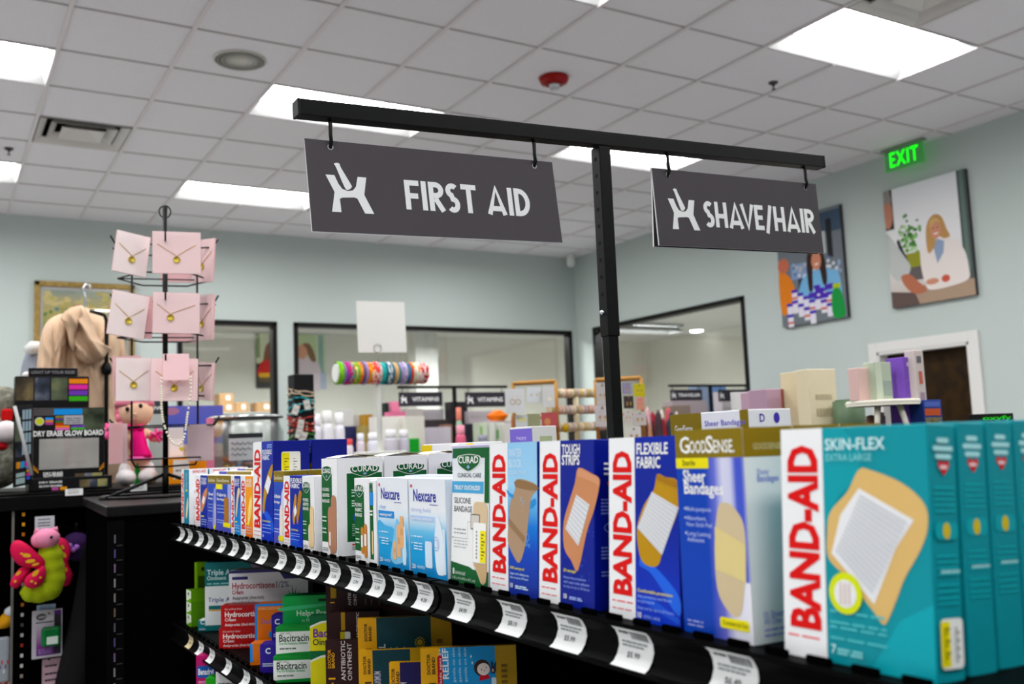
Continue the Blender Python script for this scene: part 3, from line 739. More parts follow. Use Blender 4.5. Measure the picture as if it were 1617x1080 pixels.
# -- water block
wbm = Mgrad([(0, '15298c'), (.28, '1c46b4'), (.45, '2c78cf'), (.58, '6fb0e2'), (.72, 'a3d0ef'), (1, '9bc9ea')], 0, .133, 2)
def waterb(mb, F):
    mb.R(F, 0, 0, 1, 1, wbm, 1); strip_box(.40)(mb, F)
    q = lambda p: img(p, (718, 140), (1000, 132), (728, 985))
    mb.P(F, smooth(q([(890, 342), (960, 350), (998, 368), (998, 400), (970, 440), (955, 560), (938, 700), (905, 800), (870, 770), (835, 690), (842, 560), (850, 470), (875, 410)]), 3), M('ab9078', .6), 2)
    mb.P(F, smooth(q([(890, 342), (998, 368), (998, 398), (880, 385)]), 2), M('8f7050', .6), 3); mb.P(F, q([(842, 560), (900, 620), (938, 655), (930, 690), (890, 650), (842, 605)]), M('94765a', .6), 3)
    mb.P(F, smooth(q([(825, 400), (850, 425), (870, 432), (862, 450), (835, 430)]), 2), M('3f8fd0', .4), 2); mb.P(F, smooth(q([(950, 480), (990, 440), (998, 470), (970, 500)]), 2), M('3f8fd0', .4), 1.5)
    for a, b, r in ((952, 655, .0022), (945, 690, .0014), (960, 700, .001), (915, 450, .001), (925, 470, .0013)): c = q([(a, b)])[0]; mb.ribbon(F, [(c[0]+r/F.w*cos(i*.785), c[1]+1.4*r/F.h*sin(i*.785)) for i in range(8)], .0004, M('9fd4f2', .4), 4, True)
    lt = M('cfe6f8', .5)
    mb.T(F, 'WATER', .425, .905, .0072, lt, 2, .04, fit=.0225); mb.T(F, 'BLOCK', .425, .835, .0072, lt, 2, .04, fit=.0225); mb.T(F, 'TOUGH STRIPS', .425, .785, .0035, lt, 2, .02, fit=.029)
    mb.T(F, '100% waterproof', .44, .165, .0025, YEL, 3, .02, fit=.024); mb.T(F, 'Super-stick adhesive to', .44, .13, .0022, lt, 3, 0, fit=.031); mb.T(F, 'stay on up to 24 hours', .44, .105, .0022, lt, 3, 0, fit=.030)
    mb.T(F, '10', .44, .045, .004, STK, 3, .04); lines(mb, F, .54, .8, [.055, .043], .008, lt)
carton('adhesive_bandage_box', 'light blue water block box beside the dark green trimmed box', .7865, .7045, ZT, H1-.0008, .03, M('15298c', .4), waterb, None, .442, 2.2, 0, 'tall blue and white bandage boxes', None, M('8a98d8', .4))
carton('adhesive_bandage_box', 'water block box standing behind the front one', .7865, .7045, ZT, H1-.0008, .03, M('15298c', .4), waterb, None, .4745, 2.2, 0, 'tall blue and white bandage boxes')
# -- curad silicone
def shield(mb, F, cx, cy, w_, h_, k=3):
    a = lambda s: smooth([(cx-w_*s, cy+h_*.45*s), (cx-w_*.6*s, cy+h_*.62*s), (cx, cy+h_*.70*s), (cx+w_*.6*s, cy+h_*.62*s), (cx+w_*s, cy+h_*.45*s), (cx+w_*.93*s, cy-h_*.15*s), (cx+w_*.55*s, cy-h_*.55*s), (cx, cy-h_*.85*s), (cx-w_*.55*s, cy-h_*.55*s), (cx-w_*.93*s, cy-h_*.15*s)], 3)
    mb.P(F, a(1.0), STK, k); mb.P(F, a(.93), M('0e5a30', .42), k+1)
    mb.P(F, [(cx, cy-h_*.62), (cx+w_*.15, cy-h_*.42), (cx, cy-h_*.24), (cx-w_*.15, cy-h_*.42)], M('8fa4c8', .5), k+2)
def curad_mark(mb, F, cx, cy, w_, h_, cap):
    shield(mb, F, cx, cy, w_, h_); mb.T(F, 'CURAD', cx, cy-cap/F.h*.15, cap, STK, 6, .03, fit=w_*1.68*F.w, al='c')
def silic(mb, F):
    mb.R(F, 0, 0, 1, 1, Mgrad([(0, 'f3f3f3'), (.65, 'f1f1f2'), (1, 'd3dbe2')], 0, .13, 2), 1)
    mb.R(F, 0, .925, 1, 1, GRN, 2); mb.R(F, .88, .60, 1, .925, GRN, 2); mb.R(F, 0, 0, 1, .115, GRN, 2); mb.P(F, [(0, .115), (0, .15), (.5, .13), (.6, .115)], GRN, 2)
    curad_mark(mb, F, .45, .895, .32, .085, .0068)
    mb.T(F, 'CLINICAL CARE', .15, .782, .0043, M('3d4a5c', .5), 3, .01, fit=.048); mb.R(F, 0, .665, .86, .752, M('57a5d2', .45), 2); mb.T(F, 'TRULY OUCHLESS!', .06, .69, .0042, STK, 3, .04, fit=.053)
    mb.T(F, 'SILICONE', .07, .588, .0058, DTXT, 3, .012, fit=.034); mb.T(F, 'BANDAGE', .07, .525, .0058, DTXT, 3, .012, fit=.037)
    lines(mb, F, .07, .4, [.39, .362], .009, M('9a9ca2', .5)); lines(mb, F, .07, .45, [.305, .282, .26], .007, M('b4b6ba', .5))
    mb.ribbon(F, [(.04, .33), (.45, .33), (.45, .455), (.54, .455)], .0003, M('6a6a6a', .5), 3); mb.E(F, .04, .33, .008, .006, M('444444', .5), 3, 8)
    mb.RR(F, .60, .16, .97, .605, M('d6bfa0', .6), 4, .006); mb.P(F, [(.60, .2), (.62, .15), (.72, .10), (.82, .03), (.88, .02), (.94, .04), (.97, .10), (.97, .2)], M('d6bfa0', .6), 4); mb.P(F, [(.66, .155), (.965, .17), (.965, .1), (.92, .03), (.86, .025)], M('c8a983', .6), 5)
    mb.R(F, .54, .405, .78, .515, M('5c5c58', .6), 6); mb.R(F, .555, .412, .768, .508, M('d4cdc4', .6), 7)
    mb.RR(F, .62, .17, .95, .455, STK, 8, .002); mb.R(F, .80, .175, .945, .40, YEL, 9)
    for i in range(8): mb.R(F, .84, .20+i*.024, .87+.03*(i % 3), .208+i*.024, INK, 10); mb.R(F, .70, .20+i*.026, .73, .214+i*.026, M('8a8a8a', .5), 10)
    mb.T(F, '8', .06, .06, .006, STK, 4, .03); mb.T(F, 'BANDAGES', .14, .062, .003, M('cfe0d2', .5), 4, .01, fit=.02); mb.T(F, '1.65 x 4 in (4.2 x 10.2 cm)', .06, .027, .0026, M('cfe0d2', .5), 4, .01, fit=.046)
carton('adhesive_bandage_box', 'green and white silicone bandage box with a yellow price sticker', .8650, .7905, ZT, .1295, .03, M('f0f0f0', .42), silic, None, .442, 3.2, 0, 'green and white bandage boxes', None, GRN)
# -- nexcare pair
def nex(kind):
    bg = Mgrad([(0, '2f8fc9'), (.3, '3ba0d6'), (.45, '79c0e6' if kind else '8cc6ea'), (.58, 'dcebf6'), (.68, 'eef1f6'), (1, 'e9ecf4')], 0, .1, 2)
    def d(mb, F):
        mb.R(F, 0, 0, 1, 1, bg, 1); mb.T(F, '3M', .04, .905, .0035, RED, 3, .03, fit=.0055)
        mb.T(F, 'Nexcare', .13, .765, .0128, M('343a9a', .45), 3, .04, fit=.054); mb.R(F, .58, .73, .8, .737, M('343a9a', .45), 3)
        mb.P(F, [(0, 0), (1, 0), (1, .06), (.6, .10), (0, .06)], M('2a86c4', .4), 2)
        if kind == 0:
            mb.T(F, 'clear', .06, .655, .0048, M('8fb9e6', .5), 3, .005, fit=.021); mb.R(F, .03, .555, .56, .632, M('3f8ed2', .4), 3); mb.T(F, 'waterproof', .07, .575, .0036, STK, 4, .02, fit=.036)
            mb.P(F, smooth([(.02, .52), (.25, .47), (.55, .44), (.55, .30), (.0, .34)], 3), M('59aede', .4), 2)
            tan = M('e2b183', .6)
            for x, y, wd_, hh, r in ((.80, .42, .06, .29, 3), (.70, .32, .06, .30, -6), (.56, .21, .055, .16, -4), (.87, .28, .05, .36, 4)):
                if wd_ == .05: mb.P(F, smooth([(x-wd_, y-hh/2), (x, y-hh/2-.02), (x+wd_, y-hh/2), (x+wd_, y+hh/2), (x, y+hh/2+.02), (x-wd_, y+hh/2)], 3), M('cfe2f2', .5), 4); continue
                mb.P(F, smooth([(x-wd_, y-hh/2), (x, y-hh/2-.02), (x+wd_, y-hh/2), (x+wd_*.9, y+hh/2), (x, y+hh/2+.02), (x-wd_*.9, y+hh/2)], 3), tan, 5); mb.R(F, x-wd_*.7, y-hh*.12, x+wd_*.7, y+hh*.12, M('d3a176', .6), 6)
            mb.P(F, smooth([(.42, .12), (.6, .06), (.93, .14), (.9, .3), (.68, .55), (.6, .5), (.5, .3)], 3), M('8ac5e8', .4), 3)
        else:
            mb.T(F, 'strong hold', .06, .655, .0045, M('bcc6ee', .5), 3, .005, fit=.046); mb.R(F, .04, .56, .7, .612, M('b6cdf0', .5), 3); mb.T(F, 'pain-free removal', .07, .572, .003, STK, 4, .01, fit=.047)
            pl = M('d5e4f4', .5)
            mb.RR(F, .43, .09, .62, .36, pl, 4, .003); mb.P(F, smooth([(.74, .06), (.84, .04), (.92, .08), (.93, .4), (.83, .60), (.78, .62), (.70, .42), (.70, .2)], 3), M('e4eef8', .5), 5)
            mb.RR(F, .88, .05, .97, .5, M('dbe8f6', .5), 4, .002); mb.ribbon(F, [(.73+.085*cos(i*.52), .345+.07*sin(i*.52)) for i in range(12)], .0007, M('8aa3d4', .5), 7, True); mb.ribbon(F, [(.73+.05*cos(i*.52), .345+.042*sin(i*.52)) for i in range(12)], .0006, M('8aa3d4', .5), 7, True)
        for y in (.40, .33, .30, .27): lines(mb, F, .12, .36, [y-.01], .012, M('d8ecf8', .5), 5)
        mb.E(F, .07, .395, .012, .01, STK, 5, 8); mb.E(F, .07, .325, .012, .01, STK, 5, 8)
        mb.T(F, '20', .06, .06, .0048, STK, 5, .02, fit=.0085); mb.T(F, 'ASSORTED', .2, .07, .0028, M('d8ecf8', .5), 5, .01, fit=.019)
    return d
ntop = M('c5d6f4', .35)
for kind, a, b, lab in ((0, 1.0435, .9565, 'pale blue clear waterproof bandage box with tan bandages pictured'), (1, .9545, .8685, 'pale blue strong hold bandage box with white bandages pictured')):
    carton('adhesive_bandage_box', lab, a, b, ZT, .0995, .032, M('dfe7f2', .42), nex(kind), None, .4405 if kind else .442, .2, -1.5 if kind == 0 else 0, 'pale blue bandage boxes', None, ntop)
    carton('adhesive_bandage_box', lab.replace('pale blue', 'second pale blue').replace(' with', ' behind the front one, with'), a, b, ZT, .1005, .032, M('dfe7f2', .42), nex(kind), None, .477, .2, 0, 'pale blue bandage boxes', None, ntop)
# white boxes of the second row behind
def grey_lines(mb, F):
    mb.R(F, 0, .955, 1, .975, YEL, 2); lines(mb, F, .08, .9, [.92, .89, .86, .83, .8, .77], .008, M('a9aab2', .5))
carton('first_aid_box', 'grey white box with a yellow stripe, behind the green silicone box', .93, .855, ZT, .128, .06, M('e6e7ee', .45), grey_lines, grey_lines, .56, 0, 0, None, None, WH)
# -- curad fabric boxes
def curad_front(kind):
    def d(mb, F):
        if kind == 'narrow':
            mb.R(F, 0, 0, 1, 1, WH, 1); mb.R(F, .05, .06, .55, .97, GRN, 2); mb.R(F, .05, .70, .6, .86, M('3f8ad0', .45), 3); shield(mb, F, .3, .92, .22, .06)
            mb.RR(F, .3, .12, .48, .4, CREAM, 4, .002); lines(mb, F, .1, .5, [.62, .58], .02, STK, 4); return
        dark = kind == 'long'
        mb.R(F, 0, 0, 1, 1, WH, 1); mb.R(F, .0, .13, .66, .84, GRN, 2)
        curad_mark(mb, F, .34, .855, .30, .10, .006)
        for i, s in enumerate(('FLEXIBLE', 'ASSORTED', 'BANDAGES') if kind != 'fab' else ('FLEXIBLE', 'FABRIC', 'BANDAGES')):
            mb.T(F, s, .05, .66-.06*i, .0042, STK, 4, .03 if i else .01, fit=F.w*.46)
        lines(mb, F, .04, .3, [.38, .34, .26, .22], .014, M('cfe0d2', .5), 4); lines(mb, F, .05, .4, [.06, .04], .012, M('a0a0a0', .5), 4)
        c, p = {'asst': (M('e3c79d', .6), CREAM2), 'long': (M('ad7c63', .6), M('9c6b54', .6)), 'fab': (M('c08040', .6), PAD)}[kind]
        y1 = {'asst': .60, 'long': .62, 'fab': .44}[kind]
        def strip(x, y0, y2, wd_, k=5): mb.RR(F, x-wd_, y0, x+wd_, y2, c, k, wd_*F.w*.9)
        if kind == 'asst': strip(.62, .04, .36, .14); strip(.78, .05, y1, .15, 6); mb.R(F, .5, .14, .56, .30, PAD, 7)
        elif kind == 'long': strip(.56, .06, .50, .15); strip(.78, .03, y1, .16, 6); strip(.66, .0, .35, .1, 7); mb.R(F, .5, .1, .58, .24, PAD, 8)
        else: strip(.52, .1, .42, .1); strip(.74, .06, y1+.02, .1, 6); mb.R(F, .44, .18, .56, .32, PAD, 7); mb.R(F, .66, .2, .8, .34, PAD, 7)
    return d
def curad_side(mb, F):
    mb.R(F, 0, 0, 1, 1, WH, 1); mb.R(F, .2, .14, .98, .80, GRN, 2); mb.R(F, .2, .80, .98, .84, GRN, 2)
    curad_mark(mb, F, .6, .865, .34, .075, .0078)
    lines(mb, F, .3, .95, [.66, .635, .6, .55, .525, .5], .012, M('cfe0d2', .5), 4); mb.R(F, .33, .355, .53, .42, M('2a52a4', .5), 4); mb.P(F, [(.43, .362), (.5, .388), (.43, .414), (.36, .388)], STK, 5)
    lines(mb, F, .3, .9, [.31, .29, .27, .25, .22, .2], .008, M('9fc0a8', .5), 4); lines(mb, F, .3, .7, [.105], .012, RED, 3); lines(mb, F, .3, .8, [.08, .06], .009, M('8a8a8a', .5), 3)
def plain_white(mb, F): mb.R(F, 0, 0, 1, 1, WH, 1)
ctop = M('efe9da', .5)
def lid(o, col, d0, d1, wd, h, n=3):
    """bulging tuck flap on a carton top"""
    mb = MB(); k = 6
    for i in range(k):
        a, b = i/k, (i+1)/k; f = lambda t: h+.0006+.0035*sin(pi*t)
        mb.quad([(wd*.04, d0+(d1-d0)*a, f(a)), (wd*.96, d0+(d1-d0)*a, f(a)), (wd*.96, d0+(d1-d0)*b, f(b)), (wd*.04, d0+(d1-d0)*b, f(b))], col, True)
    mb.build('tuck_flap', o)
for k, (xs, lab) in enumerate(((.4425, 'tall green and white box with brown bandage strips, front of its row'), (.507, 'tall green and white box, second in depth with its name on the side'), (.571, 'tall green and white box, third in depth with its name on the side'))):
    o = carton('adhesive_bandage_box', lab, 1.231+k*.0, 1.174, ZT, .123, .062, WH, curad_front('long'), curad_side, xs, .5, 0, 'tall green and white boxes in depth', None, ctop); lid(o, ctop, .004, .058, .057, .123)
carton('bandage_tray_box', 'white box with a yellow tag, behind the tall green and white boxes', 1.33, 1.22, ZT, .137, .075, WH, None, None, .64, 0, 0, 'white boxes with yellow tags behind')
carton('bandage_tray_box', 'long white box with a small yellow tag, right of the other white one behind', 1.205, 1.10, ZT, .133, .075, WH, None, None, .645, 0, 0, 'white boxes with yellow tags behind')
for y, z, s_ in ((1.335, .128, .035), (1.20, .128, .018)):
    mb = MB(); mb.box((0, 0, 0), (.0006, s_, .02), M('e8cc1c', .5)); mb.build('price_sticker', loc=(.6445 if s_ < .02 else .6395, y-s_, ZT+z-.012), **tg('yellow price sticker on the %s white box behind the green boxes' % ('left' if s_ > .02 else 'right'), 'price sticker'))
carton('adhesive_bandage_box', 'short green and white fabric box with brown strips, before the tall ones', 1.114, 1.069, ZT, .0985, .028, WH, curad_front('fab'), plain_white, .442, .3, 0, 'green and white bandage boxes', None, WH)
carton('adhesive_bandage_box', 'narrow green and white box with a blue label, beside the pale blue box', 1.066, 1.0455, ZT, .0965, .028, WH, curad_front('narrow'), plain_white, .441, .3, 0, 'green and white bandage boxes', None, WH)
o = carton('adhesive_bandage_box', 'short green and white box with cream strips, left of the tall green one', 1.3055, 1.256, ZT, .1, .03, WH, curad_front('asst'), plain_white, .442, 0, 0, 'green and white bandage boxes', None, WH)
# -- flexible fabric (short)
def flexsh(mb, F):
    mb.R(F, 0, 0, 1, 1, ffbase, 1); strip_box(.36)(mb, F)
    mb.T(F, 'FLEXIBLE', .40, .905, .0065, STK, 2, .03, fit=.048); mb.T(F, 'FABRIC', .40, .83, .0065, STK, 2, .03, fit=.038)
    c = M('c08a3a', .6)
    mb.P(F, smooth([(.55, .32), (.63, .38), (.72, .66), (.70, .74), (.62, .72), (.5, .45)], 3), c, 3); mb.P(F, smooth([(.72, .36), (.80, .36), (.98, .70), (.99, .78), (.85, .78), (.72, .5)], 3), M('a8762e', .6), 4)
    mb.P(F, [(.57, .52), (.68, .60), (.74, .50), (.62, .42)], PAD, 5); mb.T(F, 'Comfortable', .42, .235, .003, YEL, 3, .02, fit=.03)
    mb.P(F, [(.36, .0), (.36, .2), (.7, .12), (1, .02), (1, 0)], M('2450c8', .4), 2)
    lines(mb, F, .42, .85, [.19, .16, .11], .009, M('9db8ee', .5), 3)
carton('adhesive_bandage_box', 'short blue flexible fabric box left of the cream strip box', 1.389, 1.3075, ZT, .1, .03, NAVY, flexsh, None, .4415, .5, 0, 'small blue and white bandage boxes', None, M('2238a0', .4))
# -- goodsense adhesive (between the blue boxes) and its row in depth
def gs(kind):
    bg = Mgrad([(0, '5a5cc0'), (.25, '3a4ab6'), (.5, '2a46ae'), (1, '3250b4')], 0, .1, 2)
    def d(mb, F):
        mb.R(F, 0, 0, 1, 1, bg, 1); mb.R(F, 0, .85, 1, 1, GOLD, 2); mb.T(F, 'GoodSense', .06, .885, .006, M('e3dcc0', .5), 3, .02, fit=F.w*.82)
        if kind != 'sheer': mb.RR(F, .0, .755, .45, .845, YEL, 3, .001) if kind == 'fabric' else None
        s = {'adh': 'Adhesive', 'fabric': 'Fabric', 'sheer': 'Sheer'}[kind]; mb.T(F, s, .08, .63, .006, STK, 3, .03, fit=F.w*.62); mb.T(F, 'Bandages', .08, .56, .004, STK, 3, .02, fit=F.w*.55)
        lines(mb, F, .08, .6, [.46, .4, .34, .2, .16], .012, M('b9c6ee', .5), 3)
        if kind == 'adh': mb.P(F, [(.5, 0), (1, 0), (1, .8), (.8, .7)], M('cfcfe8', .45), 2); mb.P(F, smooth([(.62, .1), (.9, .1), (.95, .4), (.8, .55), (.62, .45)], 3), M('e6dcd0', .6), 4); mb.RR(F, .5, .05, .98, .12, YEL, 5, .001)
        if kind == 'fabric': mb.P(F, [(.75, .15), (1, .15), (1, .85), (.8, .85)], M('a9aee0', .45), 2); mb.RR(F, .56, .18, .86, .62, M('a87028', .6), 4, .006); mb.RR(F, .5, .10, .98, .18, YEL, 5, .002)
        if kind == 'sheer': mb.P(F, [(.6, .1), (1, .1), (1, .8), (.75, .75)], M('8f98dc', .45), 2); mb.R(F, .9, .08, 1, .5, M('e3d3c4', .6), 4); mb.R(F, .72, .03, .98, .1, YEL, 5)
    return d
def gsside(mb, F): mb.R(F, 0, 0, 1, 1, M('e4e2ee', .45), 1); mb.R(F, 0, .85, 1, 1, GOLD, 2)
for k in range(3):
    carton('adhesive_bandage_box', ['gold topped blue box between the tall blue box and the short one', 'gold topped box second in depth, behind the short blue box', 'gold topped box third in depth, behind the short boxes'][k], 1.4385, 1.3905, ZT, .1065, .036, M('e4e2ee', .45), gs('adh'), gsside, .442+k*.0375, .5, 0, 'gold topped adhesive boxes in depth', None, gtop)
# -- tall flexible fabric with two in depth
def flextall(mb, F):
    mb.R(F, 0, 0, 1, 1, ffbase, 1); strip_box(.44)(mb, F)
    mb.T(F, 'FLEXIBLE', .48, .87, .0072, STK, 2, .03, fit=.048); mb.T(F, 'FABRIC', .48, .815, .0072, STK, 2, .03, fit=.036); lines(mb, F, .72, .95, [.96, .945, .93], .007, M('9db8ee', .5), 3)
    mb.P(F, smooth([(.50, .32), (.58, .28), (.66, .42), (.84, .55), (.97, .68), (.98, .77), (.86, .73), (.7, .64), (.56, .5)], 3), OCH, 3); mb.P(F, [(.60, .545), (.78, .665), (.92, .60), (.76, .47)], PAD, 4)
    mb.P(F, smooth([(.44, .28), (.6, .26), (.8, .16), (1, .1), (1, .2), (.7, .3)], 3), M('2a5ad2', .4), 2)
    mb.T(F, 'Comfortable', .5, .195, .003, YEL, 3, .02, fit=.04); lines(mb, F, .5, .9, [.16, .13, .09], .008, M('9db8ee', .5), 3); mb.T(F, '30', .5, .04, .0045, STK, 3, .03)
def talls(mb, F): yelsticker(mb, F, .22, .55, .74, .89)
def talls2(mb, F): mb.R(F, .42, .66, .48, .74, M('8fa0e0', .5), 2)
for k in range(2):
    carton('adhesive_bandage_box', ['tallest blue fabric bandage box with a yellow sticker on its side', 'tallest blue bandage box second in depth, with plain side'][k], 1.546, 1.441, ZT, .152, .057, NAVY, flextall, talls if k == 0 else talls2, .4415+k*.061, .8, 0, 'tallest blue boxes in depth', None, M('2a40a8', .4))
# -- small boxes at the far end
def small(stripf, base, title, art):
    def d(mb, F):
        mb.R(F, 0, 0, 1, 1, base, 1); strip_box(stripf, foot=True)(mb, F)
        for i, s in enumerate(title): mb.T(F, s, stripf+.06, .895-.07*i, .0058, STK, 2, .03, fit=F.w*(1-stripf)*.72)
        art(mb, F)
        lines(mb, F, stripf+.06, .9, [.16, .12, .07], .01, M('c8d8f4', .5), 3); mb.R(F, stripf+.06, .215, stripf+.3, .235, YEL, 3)
    return d
def art_water(mb, F): mb.P(F, smooth([(.6, .2), (.75, .25), (.95, .5), (.9, .68), (.75, .62), (.6, .4)], 3), M('f6d27a', .5), 3); mb.P(F, smooth([(.65, .3), (.72, .28), (.85, .55), (.78, .6)], 3), M('fae3a8', .5), 4)
def art_thin(mb, F): mb.P(F, smooth([(.50, .35), (.6, .32), (.8, .62), (.95, .72), (.9, .8), (.7, .76), (.55, .5)], 3), M('e3d2a6', .5), 3)
def art_tough(mb, F): mb.P(F, smooth([(.46, .34), (.55, .3), (.82, .48), (.98, .7), (.92, .76), (.66, .66), (.5, .5)], 3), M('c98a5c', .6), 3); mb.P(F, [(.56, .5), (.7, .62), (.82, .56), (.68, .44)], PAD, 4)
orange = Mgrad([(0, 'ef7a10'), (.5, 'f4a51e'), (1, 'f3a01c')], 0, .1, 2); blu2 = Mgrad([(0, '1a8fd0'), (.35, '1c7ccc'), (.7, '24309a'), (1, '24309a')], 0, .1, 2)
SM = 'small bandage boxes at the far end'
SB = [(1.617, 1.5475, small(.41, orange, ('WATER', 'BLOCK'), art_water), 'small orange and white bandage box', WH),
      (1.6765, 1.619, small(.36, blu2, ('BLUE', 'FIT'), art_thin), 'small bright blue and white box beside the gold topped one', WH),
      (1.779, 1.6785, gs('fabric'), 'small gold topped box with brown bandage and yellow tags', gtop),
      (1.8385, 1.781, gs('sheer'), 'gold topped narrow blue box left of the yellow tagged one', gtop),
      (1.9375, 1.8405, small(.42, M('1d2f9c', .4), ('TOUGH', 'STRIPS'), art_tough), 'small dark blue tough strips box near the far end', WH)]
for a, b, fn, lab, tp in SB:
    carton('adhesive_bandage_box', lab, a, b, ZT, .0985, .034, M('e8e6ee', .42), fn, None, .442, .3, 0, SM, None, tp)
    carton('adhesive_bandage_box', lab+', second one behind it', a, b, ZT, .104, .034, M('ecebee', .42), fn, None, .477, .3, 0, SM, None, gtop if tp is gtop else WH)
    carton('adhesive_bandage_box', lab+', third in depth', a, b, ZT, .107, .034, M('ecebee', .42), fn, None, .512, .3, 0, SM, None, gtop if tp is gtop else WH)
def tealfar(mb, F): mb.R(F, 0, 0, 1, 1, M('1787a4', .4), 1); strip_box(.36)(mb, F); mb.T(F, 'Skin-Flex', .62, .94, .012, M('bfe6ee', .5), 3, .02, rot=-90, fit=.035); mb.P(F, smooth([(.6, .12), (.75, .15), (.9, .35), (.85, .5), (.65, .3)], 3), M('e6d8b4', .6), 3); mb.R(F, .6, .6, .8, .63, YEL, 3)
def tealside(mb, F):
    mb.R(F, 0, 0, 1, 1, WH, 1); mb.T(F, 'BAND-AID', .2, .935, .006, RED, 3, .03, fit=F.w*.7)
    for i, c in enumerate((.70, .42, .16)): mb.E(F, .5, c, .16, .05, M('2f8ca8', .5), 3, 10); lines(mb, F, .25, .75, [c-.1, c-.13], .012, M('9a9aa0', .5), 3)
for k in range(3):
    carton('adhesive_bandage_box', ['teal and white box at the very far end of the shelf', 'teal and white box second in depth at the far end', 'teal and white box third in depth at the far end'][k], 2.062, 1.995, ZT, .109, .037, WH, tealfar, tealside, .443+k*.04, 0, 0, SM)

# ------------------------------------------------------------------ price tags in the shelf channels
tagm = M('eceded', .6)
def price_tag(label, x, y, z, wd, price, grp, tint=None):
    """curled paper slip held in the channel, reading toward the aisle; y is its centre"""
    mb = MB(); prof = [(-.0015, -.0035), (.0025, -.007), (.0052, -.0125), (.0058, -.0185), (.0035, -.0245), (.0, -.029), (-.0045, -.0315)]
    m = tint or tagm
    for (x0, z0), (x1, z1) in zip(prof, prof[1:]):
        mb.quad([(x0, wd/2, z0), (x0, -wd/2, z0), (x1, -wd/2, z1), (x1, wd/2, z1)], m, True)
        mb.quad([(x0+.0003, wd/2, z0), (x1+.0003, wd/2, z1), (x1+.0003, -wd/2, z1), (x0+.0003, -wd/2, z0)], m, True)
    F1 = Frame((.0020, wd/2, -.0125), (0, -1, 0), (-.0027, 0, .0055), wd, .0055)
    rnd = random.Random(int(y*1000)); G = M('5c5e62', .6); G2 = M('8f9194', .6)
    F1.o = Vector((.0048, wd/2, -.0125)); F1.h = .0085; x_ = .45
    while x_ < .92:
        b = rnd.uniform(.008, .022); mb.R(F1, x_, .1, x_+b, .95, G, 2); x_ += b+rnd.uniform(.008, .016)
    lines(mb, F1, .12, .4, [.55], .2, G, 2)
    F2 = Frame((.0056, wd/2, -.0185), (0, -1, 0), (-.0006, 0, .006), wd, .006); lines(mb, F2, .12, .85, [.55], .22, G2, 2); lines(mb, F2, .12, .75, [.1], .22, G2, 2)
    F3 = Frame((.0033, wd/2, -.0255), (0, -1, 0), (.0023, 0, .006), wd, .006); F3.o = Vector((.0028, wd/2, -.0255)); mb.T(F3, price, .3, .1, .0042, G, 2, .01, fit=wd*.36)
    return mb.build('price_tag', None, (x, y, z), **tg(label, 'price tag', grp))
tx = [(282, 848), (294, 853), (311, 857), (326, 862), (345.5, 866), (364.5, 872), (385, 876), (409, 881), (438, 888), (465.5, 895), (490, 901), (520, 909), (554, 917), (588, 926), (623, 935), (661, 945), (722, 957), (800, 977), (890, 1003), (990, 1024), (1146, 1060)]
pr = ['5.99', '4.49', '3.99', '5.29', '4.99', '6.49', '2.99', '7.99', '3.79', '2.29', '2.39', '3.19', '2.79', '3.39', '3.59', '4.39', '4.99', '8.19', '5.99', '5.99', '6.49']
nm = ['at the far end of the top shelf', 'second from the far end', 'third from the far end', 'fourth from the far end', 'fifth from the far end', 'sixth from the far end', 'below the small orange box', 'below the tallest blue box',
      'below the gold topped box beside the tallest one', 'below the short blue fabric box', 'below the cream strip box', 'below the brown strip box', 'below the fabric box with brown strips', 'below the clear waterproof box', 'between the pale blue boxes, curled at its left', 'left of the seam in the shelf edge',
      'right of the seam, below the silicone box', 'below the water block box', 'below the tough strips box', 'below the big flexible fabric box', 'below the gold sheer box, cut by the bottom edge']
for (a, b), p_, n_ in zip(tx, pr, nm):
    y = onX(a, b, .43).y
    wd = .040 if y < .88 else (.036 if y < 1.2 else .035)
    price_tag('white price tag '+n_, .4325, y, ZT, wd, '$'+p_ if y < .88 else p_, 'price tags along the top shelf edge')
for (a, b), n_, tint in zip([(295, 1004), (311, 1017), (328, 1030), (354, 1049), (382, 1068), (402, 1082)], ['yellowed price tag at the far end of the second shelf', 'white price tag below the teal carton', 'white price tag below the lower red carton', 'white price tag left of the orange carton, second shelf', 'white price tag fifth from the far end, second shelf', 'white price tag at the bottom edge, second shelf'], ['d8c8a4', None, None, None, None, None]):
    y = onX(a, b, .43).y
    price_tag(n_, .4325, y, ZL, .034, '3.99', 'price tags along the second shelf edge', M(tint, .6) if tint else None)

# ------------------------------------------------------------------ cartons on the second shelf, long sides toward the viewer
def long_carton(name, label, xl, xr, yt, yb, thick, base, draw, front=None, X0=.446, group=None, Y=None, zb=None, cat='medicine carton', turn=32):
    """carton standing with its long printed side turned toward the shop entrance by turn degrees"""
    if Y is None: Y = onX(xl, (yt+yb)/2, X0).y
    p = onY(xl, yb, Y); z1 = onY(xl, yt, Y).z; ca, sa = cos(rad(turn)), sin(rad(turn)); dr = ray(xr, yb)
    s_ = (p.y*ca+p.x*sa)/(dr.y*ca+dr.x*sa); q = Vector((p.x+math.hypot(dr.x*s_-p.x, dr.y*s_-p.y), 0, 0))
    z1 = min(z1, ZT-.037) if z1 > ZL else z1
    x0, x1 = p.x, q.x; z0 = p.z if zb is None else zb
    mb = MB(); mb.box((0, 0, 0), (x1-x0, thick, z1-z0), base, .0006)
    F = Frame((0, -.00005, max(0, p.z-z0)), (1, 0, 0), (0, 0, 1), x1-x0, z1-max(z0, p.z)); draw(mb, F)
    if front: front(mb, Frame((-.00005, thick, 0), (0, -1, 0), (0, 0, 1), thick, z1-z0))
    return mb.build(name, None, (x0, Y, z0+.0004), (0, 0, -rad(turn)), **tg(label, cat, group))
